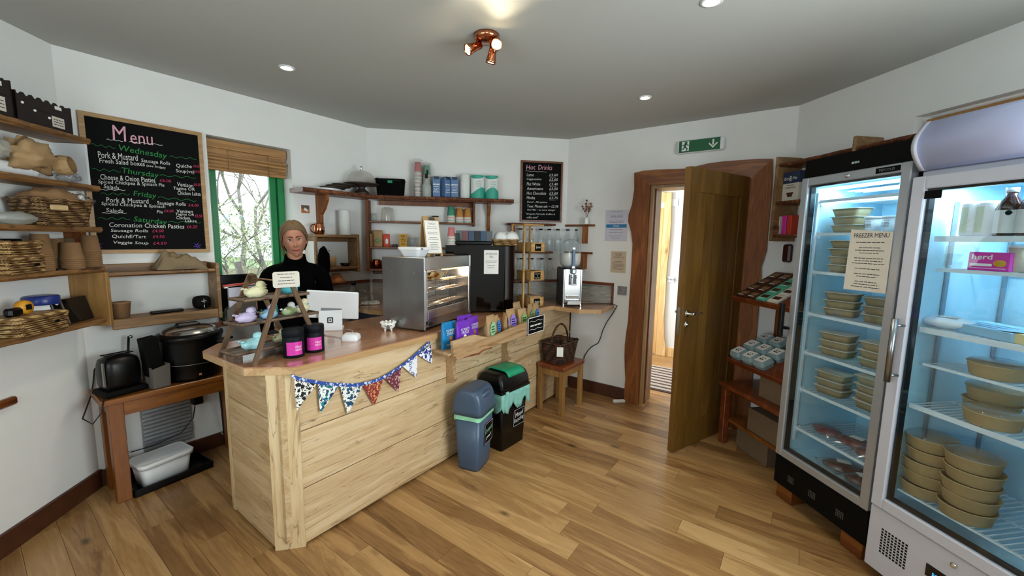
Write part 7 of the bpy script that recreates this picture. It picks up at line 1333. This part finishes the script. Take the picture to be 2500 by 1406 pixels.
# ---------------------------------------------------------------- the woman behind the counter
hv = ray(722, 586); HP = CAM+hv*(2.84/hv.y); yaw = math.atan2(-HP.x, HP.y)*.95
W0 = thing('person', 'woman with tied-back fair hair in a black jumper, smiling, standing behind the counter', 'person', (HP.x, HP.y+.02, 0), yaw)
def skin(name, pts, edges, rad, m, parent, sub=2, root=0):
    me = D.meshes.new(name); me.from_pydata(pts, edges, []); o = D.objects.new(name, me); C.objects.link(o)
    md = o.modifiers.new('skin', 'SKIN'); md.use_smooth_shade = True
    for i, v in enumerate(me.skin_vertices[0].data):
        r_ = rad[i]; v.radius = (r_, r_) if not isinstance(r_, tuple) else r_; v.use_root = (i == root)
    s_ = o.modifiers.new('sub', 'SUBSURF'); s_.levels = sub; s_.render_levels = sub
    dg = bpy.context.evaluated_depsgraph_get(); me2 = D.meshes.new_from_object(o.evaluated_get(dg)); D.objects.remove(o)
    return me2
hz_ = HP.z
def J(z): return z*(hz_-.085)/1.36
S = [(0, .02, .86), (0, .02, 1.00), (0, .025, 1.13), (0, .03, 1.22), (0, .025, 1.285), (0, .005, 1.345), (0, -.005, 1.42)]; rr = [.125, .105, .12, .12, .058, .05, .055]; E = [(i, i+1) for i in range(6)]
for s_ in (-1, 1):
    b = len(S); S += [(s_*.085, .03, 1.245), (s_*.165, .03, 1.235), (s_*.215, .055, 1.03), (s_*.19, .0, .80), (s_*.19, -.01, .76)]; rr += [.065, .052, .040, .027, .025]; E += [(3, b), (b, b+1), (b+1, b+2), (b+2, b+3), (b+3, b+4)]
    for k in range(4): c_ = len(S); x = s_*(.195)+(k-1.5)*.020; L_f = (.072, .082, .078, .062)[k]; S += [(x, -.022, .725), (x, -.034, .725-L_f*.5), (x, -.026, .725-L_f)]; rr += [.0115, .009, .0075]; E += [(b+4, c_), (c_, c_+1), (c_+1, c_+2)]
    c_ = len(S); S += [(s_*.195-s_*.035, -.035, .735), (s_*.195-s_*.042, -.050, .695)]; rr += [.012, .009]; E += [(b+4, c_), (c_, c_+1)]
    b = len(S); S += [(s_*.085, .02, .80), (s_*.095, .01, .46), (s_*.095, .04, .09), (s_*.10, -.09, .035)]; rr += [.095, .062, .042, .033]; E += [(0, b), (b, b+1), (b+1, b+2), (b+2, b+3)]
S = [(x, y, J(z)) for x, y, z in S]
body_me = skin('body', S, E, rr, None, W0, 2)
SC_ = .985
def headpt(d):
    x, y, z = d.x, d.y, d.z                      # front is -y
    X = .073*x; Y = .097*y; Z = .125*z
    if z < 0: X *= 1-.34*(-z)**1.6; Y *= (1-.16*(-z)**2) if y < 0 else (1-.42*(-z)**1.3)
    if z > 0: X *= 1+.06*z*(1-z)*4*.5
    if y < 0:
        g = lambda cx_, cz_, sx_, sz_: math.exp(-((x-cx_)/sx_)**2-((z-cz_)/sz_)**2)
        Y += .013*(g(-.38, .06, .19, .11)+g(.38, .06, .19, .11))                    # eye sockets
        Y -= .024*g(0, -.24, .115, .085)+.012*g(0, -.06, .085, .17)+.008*(g(-.15, -.27, .07, .06)+g(.15, -.27, .07, .06))                     # nose
        Y -= .008*(g(-.44, -.26, .22, .16)+g(.44, -.26, .22, .16))                   # cheeks
        Y -= .0045*g(0, -.50, .26, .055)+.0045*g(0, -.60, .20, .05); Y += .003*g(0, -.55, .28, .016)   # lips
        Y -= .008*g(0, -.86, .28, .14)+.004*g(0, .20, .5, .10)
        Y += .010*(abs(x)**3)
    return Vector((X, Y, Z))*SC_
hb_ = MB(); hb_.xf(Matrix.Translation((0, -.012, hz_))@Matrix.Rotation(R(-5), 4, 'Y')@Matrix.Rotation(R(4), 4, 'X')); HM = hb_.x.copy(); nseg, mseg = 84, 64; rings = []
for j in range(mseg+1):
    th = PI*j/mseg; rings.append([hb_.v(headpt(Vector((math.sin(th)*math.cos(2*PI*i/nseg), math.sin(th)*math.sin(2*PI*i/nseg), -math.cos(th))))) for i in range(nseg)])
for a, b in zip(rings, rings[1:]):
    for i in range(nseg): hb_.face([a[i], a[(i+1) % nseg], b[(i+1) % nseg], b[i]], True)
for s_ in (-1, 1): hb_.ball((s_*.073, .012, -.008), .008, .017, .028, 12, 10)
hb_.bm.from_mesh(body_me)
m, nt, p = newmat('skin'); L = nt.links; tc = N(nt, 'ShaderNodeTexCoord'); inv = HM.inverted()
mp = N(nt, 'ShaderNodeMapping'); mp.vector_type = 'POINT'; mp.inputs['Location'].default_value = inv.to_translation(); mp.inputs['Rotation'].default_value = inv.to_euler(); L.new(tc.outputs['Object'], mp.inputs[0])
nz = N(nt, 'ShaderNodeTexNoise', i_Scale=30.0, i_Detail=3.0); L.new(tc.outputs['Object'], nz.inputs['Vector']); col = ramp(nt, nz.outputs[0], [(.3, '#a87259'), (.7, '#b98570')]).outputs[0]
def blob(cx_, cy_, cz_, rx, ry, rz, c_, amt, soft=.6):
    global col
    s1_ = N(nt, 'ShaderNodeVectorMath', operation='SUBTRACT'); s1_.inputs[1].default_value = (cx_, cy_, cz_); L.new(mp.outputs[0], s1_.inputs[0]); s2_ = N(nt, 'ShaderNodeVectorMath', operation='DIVIDE'); s2_.inputs[1].default_value = (rx, ry, rz); L.new(s1_.outputs[0], s2_.inputs[0])
    ln = N(nt, 'ShaderNodeVectorMath', operation='LENGTH'); L.new(s2_.outputs[0], ln.inputs[0]); r_ = ramp(nt, ln.outputs['Value'], [(soft, amt), (1.0, 0.0)]); mx = N(nt, 'ShaderNodeMix', data_type='RGBA'); L.new(r_.outputs[0], mx.inputs[0]); L.new(col, mx.inputs[6]); mx.inputs[7].default_value = lin(c_); col = mx.outputs[2]
for q_ in range(9):
    u_ = (q_-4)/4; blob(u_*.0235, -.10, (-.0665+.0055*u_*u_)*SC_, .0075, .05, .0088*(1-.5*u_*u_), '#9c3a42', .85, .6)
for q_ in range(11):
    u_ = (q_-5)/5; blob(u_*.0285, -.10, (-.0665+.0065*u_*u_)*SC_, .0045, .05, .0013, '#4a1a1e', .85, .5)
for s_ in (-1, 1):
    blob(s_*.038, -.09, -.032, .024, .04, .020, '#c06a58', .45, .2); blob(s_*.0270, -.095, .0085, .0165, .04, .0085, '#7a4c3c', .55, .3)
    for q_ in range(6): u_ = q_/5; blob(s_*(.013+.030*u_), -.095, .0250+.0035*math.sin(u_*2.9), .0076, .04, .0040*(1.15-.5*u_), '#2e1c10', .9, .5)
L.new(col, p.inputs['Base Color']); p.inputs['Roughness'].default_value = .65; p.inputs['Specular IOR Level'].default_value = .25; p.inputs['Subsurface Weight'].default_value = .08; p.inputs['Subsurface Radius'].default_value = (.01, .004, .002)
me = D.meshes.new('body'); hb_.bm.to_mesh(me); hb_.bm.free(); me.materials.append(m); bo = D.objects.new('body', me); C.objects.link(bo); bo.parent = W0
rm = bo.modifiers.new('remesh', 'REMESH'); rm.mode = 'VOXEL'; rm.voxel_size = .0045; rm.use_smooth_shade = True; sm_ = bo.modifiers.new('smooth', 'SMOOTH'); sm_.iterations = 2; sm_.factor = .5
plain('iris', '#3a2a20', .15); plain('eye_white', '#d8d2cc', .25); plain('hair', '#6a5236', .75, var=.42, scale=40, aniso=(6, 6, .6)); plain('hair_dark', '#6b5236', .5, var=.3, scale=40); plain('brow', '#5d452f', .8)
for s_ in (-1, 1):
    e = MB(); e.xf(HM); c_ = headpt(Vector((s_*.36, -math.sqrt(1-.36**2-.0036), .06))); e.ball((c_.x, c_.y+.0062, c_.z), .0140, .0112, .0084, 14, 10); eo = e.obj('eye', 'eye_white', bo)
    e = MB(); e.xf(HM); e.ball((c_.x-.0005, c_.y-.0022, c_.z+.0005), .0070, .0036, .0066, 12, 8); e.obj('iris', 'iris', eo)
    e = MB(); e.xf(HM); e.tube([(c_.x+s_*(.012-.024*k/8), c_.y-.0040+.0050*abs(k-4)/4, c_.z+.0030+.0045*math.sin(PI*k/8)) for k in range(9)], .0027, 6); e.obj('eyelash', 'brow', bo)
hr = MB(); hr.xf(HM)
def hairf(u, v):
    az = 2*PI*u; fx, fy = math.sin(az), -math.cos(az); front = max(0, math.cos(az))
    lim = R(128)-R(72)*front**.8+R(4)*abs(math.sin(az))**4*0; side = abs(math.sin(az)); lim -= R(14)*side*(1 if math.cos(az) > -.2 else .3)
    th = lim*v; d = Vector((math.sin(th)*fx, math.sin(th)*fy, math.cos(th))); q = headpt(d); k = 1.09+.03*math.sin(PI*min(1, v*1.1))+.11*side*v+.012*noise.noise(Vector((az*9, v*1.2, 0)))-(.09*(v**8))
    part = .006*math.exp(-(fx*math.sin(th)/.06)**2) if math.cos(az) > 0 or th < .6 else 0
    return Vector((q.x*k, q.y*k+.004, q.z*k-part))
hr.grid(96, 26, hairf, cx=True); ho = hr.obj('hair', 'hair', bo, solid=.004)
q = random.Random(3); 
h2 = MB(); h2.xf(HM); h2.ball((-.02, .118, -.045), .045, .040, .050, 18, 12, lambda d: 1+.10*noise.noise(d*4)); h2.obj('hair_bun', 'hair', bo)
for k in range(18):
    s_ = -1; x0 = s_*(.072+.008*q.random()); y0 = q.uniform(-.03, .05); z0 = q.uniform(-.01, .05); h3 = MB(); h3.xf(HM); x1_ = x0+s_*q.uniform(-.008, .012); h3.tube([(x0*.9, y0, z0+.05), (x0*1.03, y0, z0), (x1_*1.02, y0+.01, z0-.06), (x1_*.95, y0+.02, z0-.11), (x1_*.86, y0+.02, z0-q.uniform(.13, .16))], .0022, 5, r2=.0006); h3.obj('hair_strand', 'hair', bo)
# jumper and trousers follow the same bones
T_ = [(0, .02, .80), (0, .02, .90), (0, .025, 1.02), (0, .03, 1.13), (0, .03, 1.225), (0, .02, 1.285), (0, .008, 1.33)]; rt = [.160, .155, .150, .155, .130, .066, .056]; E = [(i, i+1) for i in range(6)]
for s_ in (-1, 1): b = len(T_); T_ += [(s_*.10, .03, 1.235), (s_*.168, .03, 1.222), (s_*.198, .058, 1.03), (s_*.188, .004, .81)]; rt += [.080, .066, .056, .040]; E += [(4, b), (b, b+1), (b+1, b+2), (b+2, b+3)]
jm = skin('jumper', [(x, y, J(z)) for x, y, z in T_], E, rt, None, W0, 2); jm.materials.clear(); jm.materials.append(M('sweater')); jo = D.objects.new('jumper', jm); C.objects.link(jo); jo.parent = bo
co = MB(); co.grid(40, 5, lambda u, v: ((.060+.010*(1-v))*math.sin(2*PI*u), .008-(.060+.014*(1-v))*math.cos(2*PI*u), J(1.30)+.052*v-.040*v*max(0, math.cos(2*PI*u))**1.5), cx=True); co.obj('collar', 'sweater', jo, solid=.006)
T_ = [(0, .02, .86)]; rt = [.13]; E = []
for s_ in (-1, 1): b = len(T_); T_ += [(s_*.085, .02, .78), (s_*.095, .012, .46), (s_*.095, .04, .10)]; rt += [.105, .075, .060]; E += [(0, b), (b, b+1), (b+1, b+2)]
tm = skin('trousers', [(x, y, J(z)) for x, y, z in T_], E, rt, None, W0, 2); tm.materials.clear(); tm.materials.append(M('trousers')); to = D.objects.new('trousers', tm); C.objects.link(to); to.parent = bo
for s_ in (-1, 1): MB().ball((s_*.100, -.035, .038), .045, .125, .040, 16, 10).obj('shoe', 'black_plastic', bo)
MB().xf(HM).lathe([(.006, 0), (.0075, .001)], 12, (.086, .005, -.045)).obj('earring', 'silver', bo)
